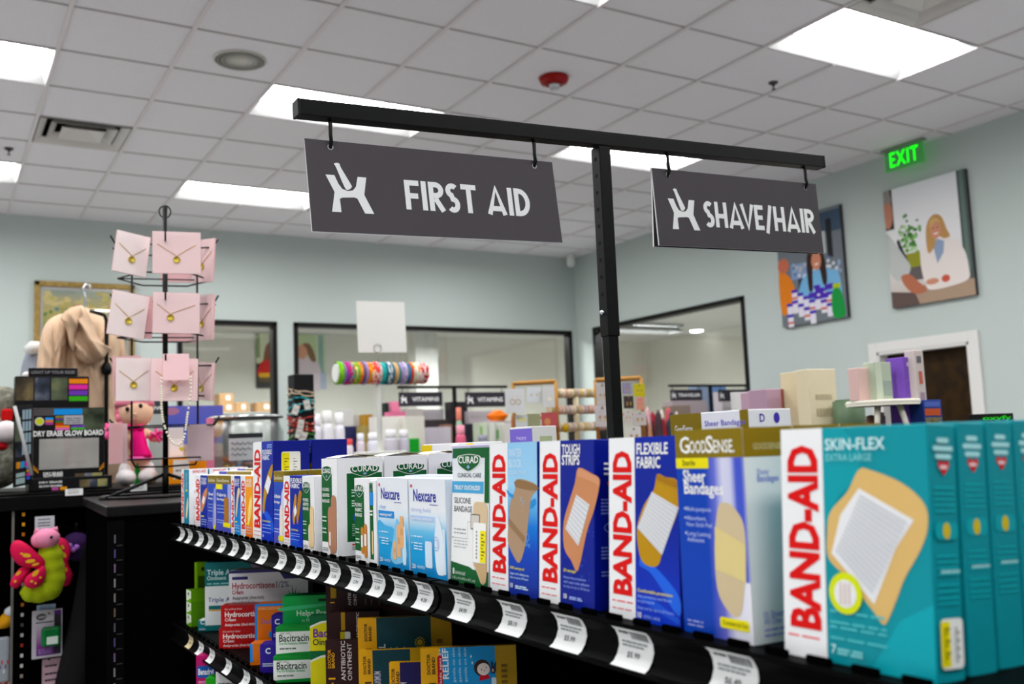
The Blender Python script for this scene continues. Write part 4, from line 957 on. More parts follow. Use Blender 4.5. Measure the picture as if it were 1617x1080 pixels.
DK = M('3a1020', .5); BROWN = M('2a1012', .5); PURP = M('2a1a86', .45); ORG = M('d4741a', .45); LBL = M('2f86d6', .45); AMB = M('dca510', .45); PINE = M('123c46', .45)
def hyd(big):
    def d(mb, F):
        if big:
            mb.R(F, 0, 0, 1, 1, M('e9e7ec', .45), 1); mb.R(F, 0, .93, 1, 1, M('33306e', .45), 2); mb.P(F, [(.62, 1), (.70, .74), (1, .74), (1, 1)], M('33306e', .45), 2)
            mb.RR(F, .04, .76, .24, .84, M('33306e', .45), 3, .001); mb.T(F, 'Hydrocortisone', .04, .52, .0115, M('a3182c', .45), 3, .03, fit=F.w*.54); mb.T(F, '1/2%', .60, .52, .0115, M('2c3c74', .45), 3, .01, fit=F.w*.16)
            mb.T(F, 'Cream', .04, .38, .0075, M('a3182c', .45), 3, .03, fit=F.w*.14); mb.T(F, 'Antipruritic (Anti-Itch)', .04, .24, .0058, INK, 3, .02, fit=F.w*.4); mb.T(F, 'Itch and Rash Relief', .04, .13, .0048, DTXT, 3, 0, fit=F.w*.28)
            for a, l in ((100, .36), (75, .3), (125, .3), (50, .28), (150, .26), (25, .24)):
                x, y = .82, .18; ex, ey = x+l*.45*cos(rad(a)), y+l*1.2*sin(rad(a)); mb.P(F, [(x-.015, y), (x+.015, y), (ex, ey)], M('3f7a5c', .6), 3)
        else:
            mb.R(F, 0, 0, 1, 1, M('a8121f', .42), 1); mb.T(F, 'Itch and Rash Relief', .07, .80, F.h*.09, M('eed0d0', .5), 3, 0, fit=.030); mb.T(F, 'Hydrocortisone', .07, .50, F.h*.23, M('f5e9e9', .5), 3, .05, fit=.072); mb.T(F, 'Cream', .07, .31, F.h*.14, M('f5e9e9', .5), 3, .03, fit=.019); mb.T(F, 'Antipruritic (Anti-Itch)', .07, .10, F.h*.12, M('f5e9e9', .5), 3, .03, fit=.052)
    return d
G2 = 'medicine cartons on the second shelf'
def tri_big(mb, F):
    mb.R(F, 0, 0, 1, 1, M('e6e9ea', .45), 1); mb.R(F, 0, .62, 1, 1, M('176a6c', .45), 2); mb.P(F, [(.6, 1), (.68, .86), (1, .86), (1, 1)], M('8a6a86', .45), 3)
    mb.T(F, 'Triple Antibiotic', .03, .80, .0105, M('d5e9ea', .5), 3, .03, fit=F.w*.62); mb.T(F, 'Ointment', .03, .72, .0075, M('d5e9ea', .5), 3, .02, fit=F.w*.26); lines(mb, F, .03, .4, [.65], .02, M('8fc0c2', .5), 3)
    mb.T(F, 'Triple Antibiotic', .04, .37, .0085, M('3c3f8a', .45), 3, .02, fit=F.w*.6); mb.R(F, .05, .25, .5, .31, M('176a6c', .45), 3); mb.R(F, .05, .225, .5, .245, AMB, 3)
def tri_sm(mb, F): mb.R(F, 0, 0, 1, 1, M('e9eaec', .45), 1); mb.T(F, 'Triple', .12, .66, .0085, M('3c3f8a', .45), 3, .02, fit=.026); mb.R(F, .12, .42, .9, .54, M('176a6c', .45), 3); mb.R(F, .12, .36, .9, .40, AMB, 3); lines(mb, F, .12, .8, [.18], .05, M('9a9ad0', .5), 3)
def c_end(col):
    def d(mb, F): mb.R(F, 0, 0, 1, 1, col, 1); mb.T(F, 'C', .5, .62, .0085, M('e3e6ee', .5), 3, .06, al='c'); lines(mb, F, .15, .85, [.18, .1], .05, M('b8bcd8', .5), 3)
    return d
def green_end(mb, F):
    mb.R(F, 0, 0, 1, 1, M('dfe8d2', .45), 1)
    for z in (0, .33, .66): mb.P(F, [(0, z), (1, z), (1, z+.13), (.6, z+.10), (.3, z+.04), (0, z+.03)], M('6fa32c', .45), 2); mb.R(F, .35, z+.2, .6, z+.28, M('5a6a5a', .5), 3)
def orange_f(mb, F):
    mb.R(F, 0, 0, 1, 1, ORG, 1); mb.ribbon(F, [(.02, 0), (.02, .98), (1, .98)], .004, LBL, 2); mb.T(F, 'HYDROCORTISONE', .1, .87, .004, M('f0c890', .5), 3, .02, fit=F.w*.75); mb.T(F, 'Double', .2, .54, .008, M('8a6ab0', .5), 3, .02, fit=F.w*.5)
    mb.RR(F, .45, .2, 1, .36, LBL, 3, .004); mb.T(F, 'FIRST', .55, .24, .006, M('e6f0f8', .5), 4, .03, fit=F.w*.4); mb.R(F, .8, .72, .98, .8, M('8a2410', .5), 3)
def helps(mb, F):
    mb.R(F, 0, 0, 1, 1, Mgrad([(0, '0f8f4c'), (.5, '1d9e5c'), (1, '18a055')], 0, .1, 2), 1); mb.P(F, smooth([(.0, .7), (.5, .78), (1, .9), (1, .84), (.5, .7), (0, .6)], 3), M('54bb84', .4), 2)
    mb.T(F, 'Helps Prevent', .16, .45, .0085, M('d9f0e0', .5), 3, .03, fit=F.w*.5); mb.T(F, 'in Minor Cuts', .22, .28, .005, M('b5e0c4', .5), 3, 0, fit=F.w*.28); mb.RR(F, .41, .83, .58, .9, M('10301e', .6), 3, .002)
def baci(mb, F):
    mb.R(F, 0, 0, 1, 1, M('ecefe9', .45), 1); mb.R(F, 0, .84, 1, 1, M('1c8a3e', .45), 2); mb.P(F, [(.0, 0), (1, 0), (1, .14), (.5, .12), (0, .08)], M('1c8a3e', .45), 2)
    mb.T(F, 'Bacitracin', .09, .50, .0105, M('23352c', .45), 3, .025, fit=F.w*.80); mb.T(F, 'First Aid Antibiotic Ointment', .09, .39, .004, M('4fa36c', .5), 3, .02, fit=F.w*.76); lines(mb, F, .1, .55, [.23], .05, M('6a706c', .5), 3); mb.T(F, 'NDC 0445 1', .12, .75, .0028, M('6a706c', .5), 3, 0, fit=F.w*.3)
def bacgreen(mb, F):
    mb.R(F, 0, 0, 1, 1, M('17603a', .45), 1)
    for z in (.02, .5):
        mb.P(F, [(0, z), (1, z), (1, z+.34), (.8, z+.41), (.5, z+.44), (.2, z+.41), (0, z+.35)], M('e3e8dc', .45), 2); mb.P(F, [(0, z), (1, z), (1, z+.31), (.8, z+.38), (.5, z+.41), (.2, z+.38), (0, z+.32)], M('d9cf1c', .45), 3)
    mb.T(F, 'Bacitracin', .06, .69, .0115, M('6a3a8c', .45), 5, .05, fit=F.w*.8); mb.T(F, 'Ointment', .05, .58, .0085, INK, 5, .03, fit=F.w*.6)
def brown(mb, F):
    mb.R(F, 0, 0, 1, 1, BROWN, 1); t_ = 1-.034/F.h; c_ = .004; mb.T(F, '1', .24, t_-.014/F.h, .008, AMB, 3, .1, rot=90); mb.T(F, '#', .2, t_-.020/F.h, .003, AMB, 3, .02, rot=90); mb.T(F, 'DOCTOR', .14, t_, c_, AMB, 3, .04, rot=90, fit=.023); mb.T(F, 'BRAND', .24, t_, c_, AMB, 3, .04, rot=90, fit=.019)
    mb.T(F, 'ANTIBIOTIC', .52, .12, .0056, M('cfc6c4', .5), 3, .04, rot=90, fit=.05); mb.T(F, 'OINTMENT', .69, .12, .0056, M('cfc6c4', .5), 3, .03, rot=90, fit=.046)
def brown2(mb, F):
    mb.R(F, 0, 0, 1, 1, BROWN, 1); mb.R(F, .24, .35, .32, 1, M('a88414', .5), 2); mb.RR(F, .22, .02, .42, .3, M('d0d0cc', .5), 3, .002); mb.R(F, .22, .02, .31, .3, M('b8a824', .5), 4); mb.T(F, 'ANTIBIOTIC', .6, .05, .0062, M('cfc6c4', .5), 3, .03, rot=90, fit=.05)
def brown3(mb, F):
    mb.R(F, 0, 0, 1, 1, BROWN, 1); mb.R(F, .58, .0, 1, .12, DK, 2); mb.T(F, '1', .09, .3, .006, AMB, 3, .06, rot=90); mb.R(F, .05, .45, .11, 1, M('a88414', .5), 2); mb.T(F, 'ANTIBIOTIC', .26, .2, .005, M('cfc6c4', .5), 3, .03, rot=90, fit=.04); mb.T(F, 'OINTMENT', .32, .2, .005, M('cfc6c4', .5), 3, .03, rot=90, fit=.036)
    for x in (.42, .48, .56, .63): mb.T(F, 'relieves pain', x, .2, .0028, M('8a6a64', .5), 3, 0, rot=90, fit=.026)
def amber(mid, art):
    def d(mb, F):
        mb.R(F, 0, 0, 1, 1, AMB, 1); mb.R(F, .20, 0, .78, 1, mid, 2); mb.R(F, .78, 0, 1, 1, M('b5901e', .45), 2)
        t_ = 1-.027/F.h; c_ = M('4a2c18', .5); mb.T(F, '1', .10+.0052/F.w, t_-.011/F.h, .007, c_, 4, .12, rot=90); mb.T(F, '#', .11, t_-.016/F.h, .0025, c_, 4, .03, rot=90)
        mb.T(F, 'DOCTOR', .10, t_, .0036, c_, 4, .05, rot=90, fit=.021); mb.T(F, 'BRAND', .10+.0052/F.w, t_, .0036, c_, 4, .05, rot=90, fit=.0175)
        lines(mb, F, .84, .9, [.2, .3, .4, .5, .6], .06, M('7a5c18', .5), 4); art(mb, F)
    return d
def art_sun(mb, F):
    c = (.66, .62); g = M('b8a02c', .5)
    mb.E(F, c[0], c[1], .030, .030*F.w/F.h, g, 4, 16)
    for i in range(12): a = i*pi/6; mb.ribbon(F, [(c[0]+.04*cos(a), c[1]+.04*F.w/F.h*sin(a)), (c[0]+.056*cos(a), c[1]+.056*F.w/F.h*sin(a))], .0016, g, 4)
    mb.T(F, 'ORIGINAL', .29, .05, .0085, M('c9d6d8', .5), 4, .03, rot=90, fit=.045)
    for x in (.36, .42, .5): mb.T(F, 'pain ointment', x, .12, .003, M('7fa0a6', .5), 4, 0, rot=90, fit=.036)
def art_plain(mb, F): mb.T(F, 'MAXIMUM', .32, .1, .008, M('c9c6d8', .5), 4, .03, rot=90, fit=F.h*.4)
def art_kid(mb, F):
    mb.RR(F, .175, .1, .23, .86, M('b01c2c', .5), 4, .003); mb.T(F, 'For kids ages 2+', .217, .12, .0033, M('f4d8d8', .5), 5, .01, rot=90, fit=.06)
    mb.T(F, 'RELIEF', .29, .42, .0075, M('e9f2f6', .5), 4, .04, rot=90, fit=.036)
    for x in (.36, .42, .48): mb.T(F, 'gentle on skin', x, .35, .003, M('bfe0ee', .5), 4, 0, rot=90, fit=.036)
    A = F.w/F.h; hr = M('3a2018', .5); sk = M('f0e2dc', .6)
    mb.E(F, .64, .60, .085, .085*A, hr, 4, 24); mb.E(F, .655, .575, .066, .062*A, sk, 5, 24)
    mb.E(F, .635, .57, .006, .008*A, INK, 6, 8); mb.E(F, .685, .60, .006, .008*A, INK, 6, 8); mb.E(F, .665, .545, .008, .005*A, RED, 6, 8)
    mb.P(F, [(.60, .36), (.72, .40), (.70, .48), (.62, .47)], M('c02030', .5), 4); navy = M('16204a', .5)
    mb.E(F, .755, .56, .03, .04*A, navy, 6, 16); mb.P(F, [(.735, .62), (.74, .74), (.76, .66)], navy, 6); mb.P(F, [(.765, .65), (.785, .72), (.785, .6)], navy, 6); mb.E(F, .752, .55, .014, .02*A, M('b8987a', .5), 7, 10)
    mb.RR(F, .735, .25, .785, .42, M('d8e4ec', .5), 5, .002)
    for x, y in ((.53, .82), (.54, .70)): mb.P(F, [(x, y+.03), (x+.008, y), (x, y-.03), (x-.008, y)], STK, 5)
LC = long_carton
ZD = ZL
LC('medicine_carton', 'bright green carton with white end panels at the far end', 302, 327, 934, 994, .04, M('5c8f22', .45), lambda mb, F: mb.R(F, 0, .7, 1, 1, M('6a9c2a', .45), 1), green_end, .446, G2, None, ZD, turn=0)
LC('medicine_carton', 'lime green hang tab carton behind the green one', 311, 330, 889, 960, .02, M('7aa62a', .45), lambda mb, F: (mb.R(F, .1, .35, .9, .7, M('3f5a1c', .5), 1), mb.E(F, .5, .85, .15, .05, M('20300c', .6), 2)), None, .47, G2, None, ZD, turn=0)
LC('medicine_carton', 'small yellow carton edge between green and white cartons', 316, 326, 937, 970, .02, M('e0a818', .45), lambda mb, F: lines(mb, F, .1, .9, [.3, .5, .7], .06, INK, 2), None, .47, G2, 2.0, ZD)
LC('medicine_carton', 'large teal and white antibiotic carton behind the other cartons', 324, 441, 889, 988, .03, M('176a6c', .45), tri_big, None, .47, G2, 1.93, ZD)
LC('medicine_carton', 'small white and teal carton with the letter C on its end', 313, 352, 980, 1016, .03, M('e9eaec', .45), lambda mb, F: (tri_sm(mb, Frame(F.at(.36, 0, 0), F.u, F.v, F.w*.64, F.h)), c_end(M('14777c', .45))(mb, Frame(F.o, F.u, F.v, F.w*.34, F.h))), None, .447, G2, None, ZD)
LC('medicine_carton', 'wide white and navy hydrocortisone carton with an aloe plant', 362, 487, 902, 962, .04, M('e9e7ec', .45), hyd(True), None, .47, G2, 1.78, ZD)
LC('medicine_carton', 'red hydrocortisone carton lying on the other red one', 349, 440, 957, 993, .03, M('8e0f1a', .42), hyd(False), None, .446, 'stacked red cartons', 1.735, None)
LC('medicine_carton', 'lower red hydrocortisone carton under its twin', 346, 440, 993, 1031, .03, M('8e0f1a', .42), hyd(False), None, .446, 'stacked red cartons', 1.735, ZD)
LC('medicine_carton', 'tall orange carton with a blue edge', 404, 450, 955, 1022, .03, ORG, orange_f, None, .46, G2, 1.60, ZD)
LC('medicine_carton', 'low orange carton with a blue edge, in front of the tall orange one', 395, 425, 1017, 1046, .03, ORG, lambda mb, F: (mb.R(F, 0, 0, 1, 1, ORG, 1), mb.R(F, 0, 0, .14, 1, LBL, 2), mb.R(F, .5, .5, .95, .75, M('8a6ab0', .5), 3)), None, .447, G2, 1.565, ZD)
LC('medicine_carton', 'purple carton end with the letter C, higher and farther back', 429, 447, 972, 1010, .03, PURP, c_end(PURP), None, .47, G2, 1.52, ZD)
LC('medicine_carton', 'purple carton end with the letter C on the shelf edge', 411, 436, 1018, 1057, .03, PURP, c_end(PURP), None, .447, G2, 1.50, ZD)
LC('medicine_carton', 'shiny green hang tab carton promising to help prevent infection', 447, 585, 942, 1000, .03, M('118848', .4), helps, None, .47, G2, 1.46, ZD)
LC('medicine_carton', 'white and green bacitracin carton lying on its twin', 436, 495, 991, 1037, .03, M('1c8a3e', .45), baci, None, .446, 'stacked white and green cartons', 1.425, None)
LC('medicine_carton', 'lower white and green bacitracin carton', 432, 491, 1037, 1079, .03, M('1c8a3e', .45), baci, None, .446, 'stacked white and green cartons', 1.425, ZD)
LC('medicine_carton', 'dark green carton with big yellow bands, half hidden', 491, 575, 972, 1085, .012, M('17603a', .45), bacgreen, None, .45, G2, 1.30, ZD)
LC('ointment_carton', 'dark brown ointment carton at the top of its pile, touching the shelf above', 515, 668, 918, 968, .02, BROWN, brown3, None, .455, 'brown ointment cartons', 1.26, ZD)
LC('ointment_carton', 'dark brown ointment carton with a white sticker, in the middle', 520, 600, 968, 1012, .02, BROWN, brown2, None, .45, 'brown ointment cartons', 1.235, ZD)
LC('ointment_carton', 'dark brown ointment carton in front, reading antibiotic ointment upward', 515, 575, 1012, 1085, .008, BROWN, brown, None, .446, 'brown ointment cartons', 1.205, ZD)
LC('ointment_carton', 'amber and dark teal carton with a sun emblem', 567, 716, 977, 1085, .008, AMB, amber(PINE, art_sun), None, .455, 'amber ointment cartons', 1.13, ZD)
LC('ointment_carton', 'amber and dark teal carton below the sun emblem one', 569, 672, 1028, 1095, .008, AMB, amber(PINE, art_plain), None, .452, 'amber ointment cartons', 1.105, ZD)
LC('ointment_carton', 'amber and purple carton peeking over the bottom edge', 616, 700, 1047, 1110, .008, AMB, amber(M('1c1450', .45), art_plain), None, .45, 'amber ointment cartons', 1.02, ZD)
LC('ointment_carton', 'amber and sky blue carton with a drawn child and the word relief', 666, 818, 1024, 1110, .008, AMB, amber(M('2a90cc', .45), art_kid), None, .446, 'amber ointment cartons', .955, ZD)
# third shelf
def pinkb(mb, F): mb.R(F, 0, 0, 1, 1, M('a81c60', .45), 1); mb.RR(F, .02, .45, .85, .75, M('1f4f9c', .45), 2, .006); mb.T(F, 'Benadryl', .1, .53, .011, STK, 3, .03, fit=F.w*.68); lines(mb, F, .1, .7, [.34, .28], .03, M('e0a0c0', .5), 3)
LC('medicine_carton', 'pink allergy medicine carton on the third shelf', 310, 345, 1036, 1100, .03, M('a81c60', .45), pinkb, None, .447, G2, 1.83, Z3)
LC('medicine_carton', 'grey white carton on the third shelf beside the pink one', 341, 380, 1062, 1110, .03, M('c9c9c9', .45), lambda mb, F: lines(mb, F, .1, .9, [.3, .6], .04, DTXT, 2), None, .45, G2, 1.72, Z3)
LC('medicine_carton', 'small green carton in front of the pink one', 325, 342, 1071, 1110, .03, M('2f8a2c', .45), lambda mb, F: mb.R(F, .2, .4, .8, .6, STK, 2), None, .447, G2, 1.76, Z3)
# ------------------------------------------------------------------ left side: end cabinet and spinner
ZC = CZ-.09; CY = 2.150
worn = Mnoise([(.4, '0a090a'), (.64, '100f10'), (.74, '3a3536')], 14, .4, 5)
cab = thing('end_cabinet', 'black steel cabinet at the end of the bandage shelf carrying the spinner', 'cabinet', (.32, CY, 0), (0, 0, rad(-3.5)))
o_ = Vector((-.32, -CY, 0))
mb = MB(); mb.box(Vector((.32, CY, .02))+o_, Vector((.86, 2.84, ZC-.02))+o_, shd, .003); mb.build('cabinet_body', cab)
mb = MB(); mb.box(Vector((.312, CY-.006, ZC-.022))+o_, Vector((.865, 2.845, ZC))+o_, worn, .003); mb.build('cabinet_top', cab)
sx = onY(183, 900, CY).x
mb = MB(); mb.box(Vector((sx-.016, CY-.004, .05))+o_, Vector((sx+.016, CY, ZC-.03))+o_, shm)
sl = [M(c, .5) for c in ('6d5a78', '4a4470', '55505c', '6b5648', '7d7672', '857f80')]
for k in range(17):
    z = ZC-.075-k*.0295; mb.box(Vector((sx-.004, CY-.0046, z))+o_, Vector((sx-.001, CY-.0038, z+.017))+o_, sl[(k*5+2) % 6]); mb.box(Vector((sx+.001, CY-.0046, z-.006))+o_, Vector((sx+.012, CY-.0038, z-.0045))+o_, M('3a3a3a', .4))
mb.build('slotted_upright', cab)

RX, RY = .505, 2.53
wire = M('050505', .45, spec=.2)
rk = thing('spinner_rack', 'tall black wire spinner rack hung with pink necklace cards', 'spinner rack', (RX, RY, ZC))
ztop = onY(258, 327, RY).z-ZC
zr = lambda y: onY(258, y, RY).z-ZC
mb = MB(); mb.tube([(0, 0, zr(752)), (0, 0, ztop)], .0065, wire, 10); mb.build('centre_pole', rk)
mb = MB(); mb.tube([(.014*cos(a*pi/8)*.98, -.014*cos(a*pi/8)*.2, ztop-.012+.016*sin(a*pi/8)) for a in range(16)], .0018, wire, 6, True); mb.build('top_ring', rk)
mb = MB(); hz = zr(748)
mb.tube([(0, 0, .006), (0, 0, hz+.02)], .008, wire, 8)
for a in (200, 330, 80): mb.tube([(0, 0, hz), (.11*cos(rad(a)), .11*sin(rad(a)), .02), (.155*cos(rad(a)), .155*sin(rad(a)), .006)], .0045, wire, 8)
mb.tube([(.15*cos(a*pi/16), .15*sin(a*pi/16), .005) for a in range(32)], .0045, wire, 6, True); mb.build('tripod_base', rk)
hexR = .112
def hexpt(a, r=hexR): return (r*cos(rad(a)), r*sin(rad(a)))
A0 = -11
for yb, ytop_ in ((441, 379), (533, 472), (628, 574), (724, 672)):
    mb = MB(); z = zr(yb); P6 = [(*hexpt(A0+60*k), z) for k in range(6)]
    mb.tube(P6, .0022, wire, 6, True)
    for k in (0, 3): mb.tube([(0, 0, z), (*hexpt(A0+60*k), z)], .0018, wire, 6)
    z2 = onY(258, ytop_-2, RY-.135).z-ZC; P6 = [(*hexpt(A0+60*k, hexR*.72), z2) for k in range(6)]; mb.tube(P6, .002, wire, 6, True)
    for k in range(6):
        ax, ay = hexpt(A0+30+60*k, hexR*.62); bx_, by_ = hexpt(A0+30+60*k, hexR*1.18); cx_, cy_ = hexpt(A0+30+60*k, hexR*1.3)
        mb.tube([(ax, ay, z2), (bx_, by_, z2-.002), (cx_, cy_, z2+.018)], .0022, wire, 6)
    mb.build('hook_tier', rk)
mb = MB()
for px in (208, 312):
    p = onY(px, 600, RY-.06); x, y = p.x-RX, -.06
    mb.tube([(0, 0, zr(737)), (x*.9, y, zr(735)), (x, y, zr(725)), (x, y, zr(440))], .0026, wire, 6)
mb.build('side_wires', rk)
# necklace cards
pinkc = M('eccfd0', .7); pinkd = M('dcb2b4', .7); cream_c = M('efdfde', .7); goldm = M('b8903a', .3, .9); goldp = M('d6bd5a', .35, .4)
film = Mclear('sleeve_film', 'ffffff', .10, .12)
def neck_card(label, px, py, Y, wd, ht, yaw, roll=0, col=pinkc, pend=(.5, .36), thick=.004, sleeve=True, chain=True, grp='necklace cards on the spinner'):
    p = onY(px, py, Y)
    t = thing('necklace_card', label, 'necklace card', p, (0, rad(roll), rad(yaw)), grp)
    mb = MB(); mb.box((-wd/2, 0, -ht), (wd/2, thick, 0), col, .0005, None, {'-x': pinkd, '+x': pinkd, '-z': pinkd}); mb.build('backing_card', t)
    if chain:
        mb = MB(); x, z = (pend[0]-.5)*wd, -ht*(1-pend[1])
        for s_ in (-1, 1): mb.tube([(s_*wd*.40, -.0008, -ht*.30), (x+s_*.004, -.0008, z+.012), (x, -.0008, z+.008)], .0006, goldm, 5)
        mb.lathe([(0, .0022), (.0075, .002), (.0085, .0), (.0085, -.0005), (0, -.0005)], goldp, (x, -.0012, z), 16, (0, -1, 0)); mb.build('pendant_necklace', t)
        F = Frame((-wd/2, -.0002, -ht), (1, 0, 0), (0, 0, 1), wd, ht)
    if sleeve:
        mb = MB(); n = 6; W_, H_ = wd*1.05, ht*1.03; rnd = random.Random(int(px*7+py)); g = [[None]*(n+1) for _ in range(n+1)]
        for i in range(n+1):
            for j in range(n+1): g[i][j] = mb.bm.verts.new((-W_/2+W_*i/n, -.003-rnd.uniform(0, .0035), .001-H_*j/n))
        for i in range(n):
            for j in range(n): mb.face([g[i][j], g[i][j+1], g[i+1][j+1], g[i+1][j]], film, True)
        mb.build('clear_sleeve', t)
    return t
FY = RY-.128
neck_card('pink necklace card facing front on the top tier, round gold pendant', 279, 366, FY, .112, .104, -11, 0, pinkc, (.5, .33))
neck_card('pale necklace card hanging askew on the top tier left, oval pendant', 212, 369, FY+.03, .082, .101, 12, 7, cream_c, (.52, .36))
neck_card('pink necklace card seen edge on at the right of the top tier', 322, 378, FY+.07, .10, .11, -72, 6, pinkc, (.5, .36))
neck_card('pink necklace card facing front on the second tier, with a glare', 279, 462, FY, .108, .10, -11, 1, pinkc, (.38, .38))
neck_card('pale necklace card on the second tier left, dark gold oval pendant', 208, 463, FY+.03, .088, .107, 10, 8, cream_c, (.52, .36))
neck_card('pink card peeking out behind the second tier left card', 226, 466, FY+.06, .06, .105, 10, 5, pinkd, (.5, .3), chain=False)
neck_card('pink necklace card seen edge on at the right of the second tier', 321, 466, FY+.07, .10, .115, -72, 4, pinkc, (.5, .36))
neck_card('white pale necklace card on the third tier left, round pendant', 211, 565, FY+.03, .080, .103, 0, 0, cream_c, (.5, .37))
neck_card('pink card just behind the third tier left card', 200, 562, FY+.05, .065, .10, 0, -2, pinkd, chain=False)
neck_card('wide pink card facing front on the third tier, behind the pearl strand', 276, 566, FY+.01, .108, .103, -11, 1, pinkc, (.5, .3), chain=True, sleeve=False)
neck_card('small pink card seen edge on at the right of the third tier', 324, 572, FY+.07, .08, .095, -70, 7, pinkc, (.4, .3))
neck_card('pink card seen from behind at the left of the lowest tier', 183, 668, FY+.03, .03, .095, -12, 0, M('c99a9e', .7), chain=False)
neck_card('second pink card from behind at the left of the lowest tier', 189, 669, FY+.05, .034, .094, -8, 0, M('d0b0b4', .7), chain=False)
neck_card('pale pink card at the right of the lowest tier, print on its back', 316, 670, FY+.06, .062, .09, -25, 0, M('cdb4ba', .7), chain=False)
for px, py, w_, h_, s_ in ((279, 470, .09, .1, 'second'), (279, 375, .095, .1, 'top')):
    neck_card('pink card hanging at the far side of the %s tier' % s_, px+4, py+42, RY+.12, w_, .05, 170, 0, pinkd, chain=False, sleeve=False)
# pearl strand on its small card
p = onY(278, 560, FY-.012)
t = thing('pearl_necklace', 'cream pearl strand with a gold heart on a small pink card', 'pearl necklace', p, (0, 0, rad(-11)), 'necklace cards on the spinner')
mb = MB(); mb.box((-.030, 0, -.062), (.030, .003, .002), M('f3cdd0', .7), .0006); mb.build('small_card', t)
mb = MB(); prl = M('ece4d2', .25)
path = smooth([(-.033, -.05), (-.034, -.10), (-.029, -.16), (-.012, -.205), (.006, -.216), (.018, -.195), (.026, -.14), (.033, -.09), (.033, -.05)], 10, False)
acc = 0; prev = path[0]
for q_ in path:
    acc += math.hypot(q_[0]-prev[0], q_[1]-prev[1]); prev = q_
    if acc >= .0054: acc = 0; mb.ball((q_[0], -.003, q_[1]), .0030, prl, 8, 6)
mb.build('pearl_strand', t)
mb = MB(); mb.P(Frame((.006, -.005, -.232), (1, 0, 0), (0, 0, 1), .012, .011), [(.5, 0), (1, .55), (.95, .9), (.72, 1), (.5, .8), (.28, 1), (.05, .9), (0, .55)], goldp, 2); mb.P(Frame((.006, -.003, -.232), (1, 0, 0), (0, 0, 1), .012, .011), [(.5, 0), (1, .55), (.95, .9), (.72, 1), (.5, .8), (.28, 1), (.05, .9), (0, .55)], goldp, 2); mb.build('heart_charm', t)

# ------------------------------------------------------------------ gift shelf behind
ZB = CZ-.075; BY = 2.95
xa = onY(22, 880, BY).x
gs_ = thing('gift_shelf', 'black gift shelf at the left edge with plush toys on hooks', 'shop shelf', (.5, 3.5, 0))
o_ = Vector((-.5, -3.5, 0))
mb = MB(); mb.box(Vector((-.75, BY, ZB-.03))+o_, Vector((1.35, 3.82, ZB))+o_, shm, .002); mb.build('shelf', gs_)
mb = MB(); mb.box(Vector((-.75, BY-.012, ZB-.045))+o_, Vector((1.35, BY, ZB-.006))+o_, M('0a0a0a', .5, spec=.05), .003); mb.build('price_channel', gs_)
mb = MB(); mb.box(Vector((-.75, 3.32, 0))+o_, Vector((1.35, 3.36, ZB-.03))+o_, shd); mb.build('back_panel', gs_)
mb = MB(); mb.box(Vector((xa-.006, BY, 0))+o_, Vector((xa, BY+.006, ZB-.045))+o_, M('6a6864', .5)); mb.build('edge_strip', gs_)
px_ = onY(36, 900, BY).x
mb = MB(); mb.box(Vector((px_-.02, BY+.0, 0))+o_, Vector((px_+.02, BY+.03, ZB-.03))+o_, shd)
cl = ['c8901c', 'c8901c', 'a8641c', '8c2014', '202020', '303030', '6a2a7a', '7a6a70', 'a87038', 'a8683a', 'b8b4b4', '404040', 'b0b0b0', '8c3020', 'c4c4c4', 'c0bcb8', '8c8078']
for k in range(26):
    z = ZB-.06-k*.0265
    if z < .3: break
    mb.box(Vector((px_-.0035, BY-.0008, z))+o_, Vector((px_+.0035, BY+.001, z+.009))+o_, M(cl[k % len(cl)], .6))
mb.build('slotted_upright', gs_)
def hook(x, z, y0=3.32, ln=.36):
    mb = MB(); mb.tube([Vector((x, y0, z))+o_, Vector((x, y0-ln, z))+o_, Vector((x, y0-ln-.02, z+.02))+o_], .003, wire, 6); mb.build('hook', gs_)
for px, py in ((70, 826), (72, 955), (120, 838), (78, 1042), (148, 846)):
    p = onY(px, py, 2.95); hook(p.x, p.z)
def tag_card(label, px0, px1, py0, py1, Y, col='b9bec4'):
    a, b = onY(px0, py1, Y), onY(px1, py0, Y)
    mb = MB(); mb.box((a.x, Y, a.z), (b.x, Y+.002, b.z), M(col, .6)); F = Frame((a.x, Y-.0002, a.z), (1, 0, 0), (0, 0, 1), b.x-a.x, b.z-a.z)
    lines(mb, F, .15, .8, [.3, .5, .75], .06, INK, 2)
    return mb.build('price_card', None, None, **tg(label, 'price card'))
tag_card('white price card on the hook above the butterfly toy', 55, 86, 814, 838, 2.93)
tag_card('white price label on the gift shelf edge below the display box', 103, 131, 771, 783, BY-.0135, 'e4e4e4')
tag_card('white price label on the gift shelf edge below the doll', 206, 232, 764, 776, BY-.0135, 'd8d8d8')
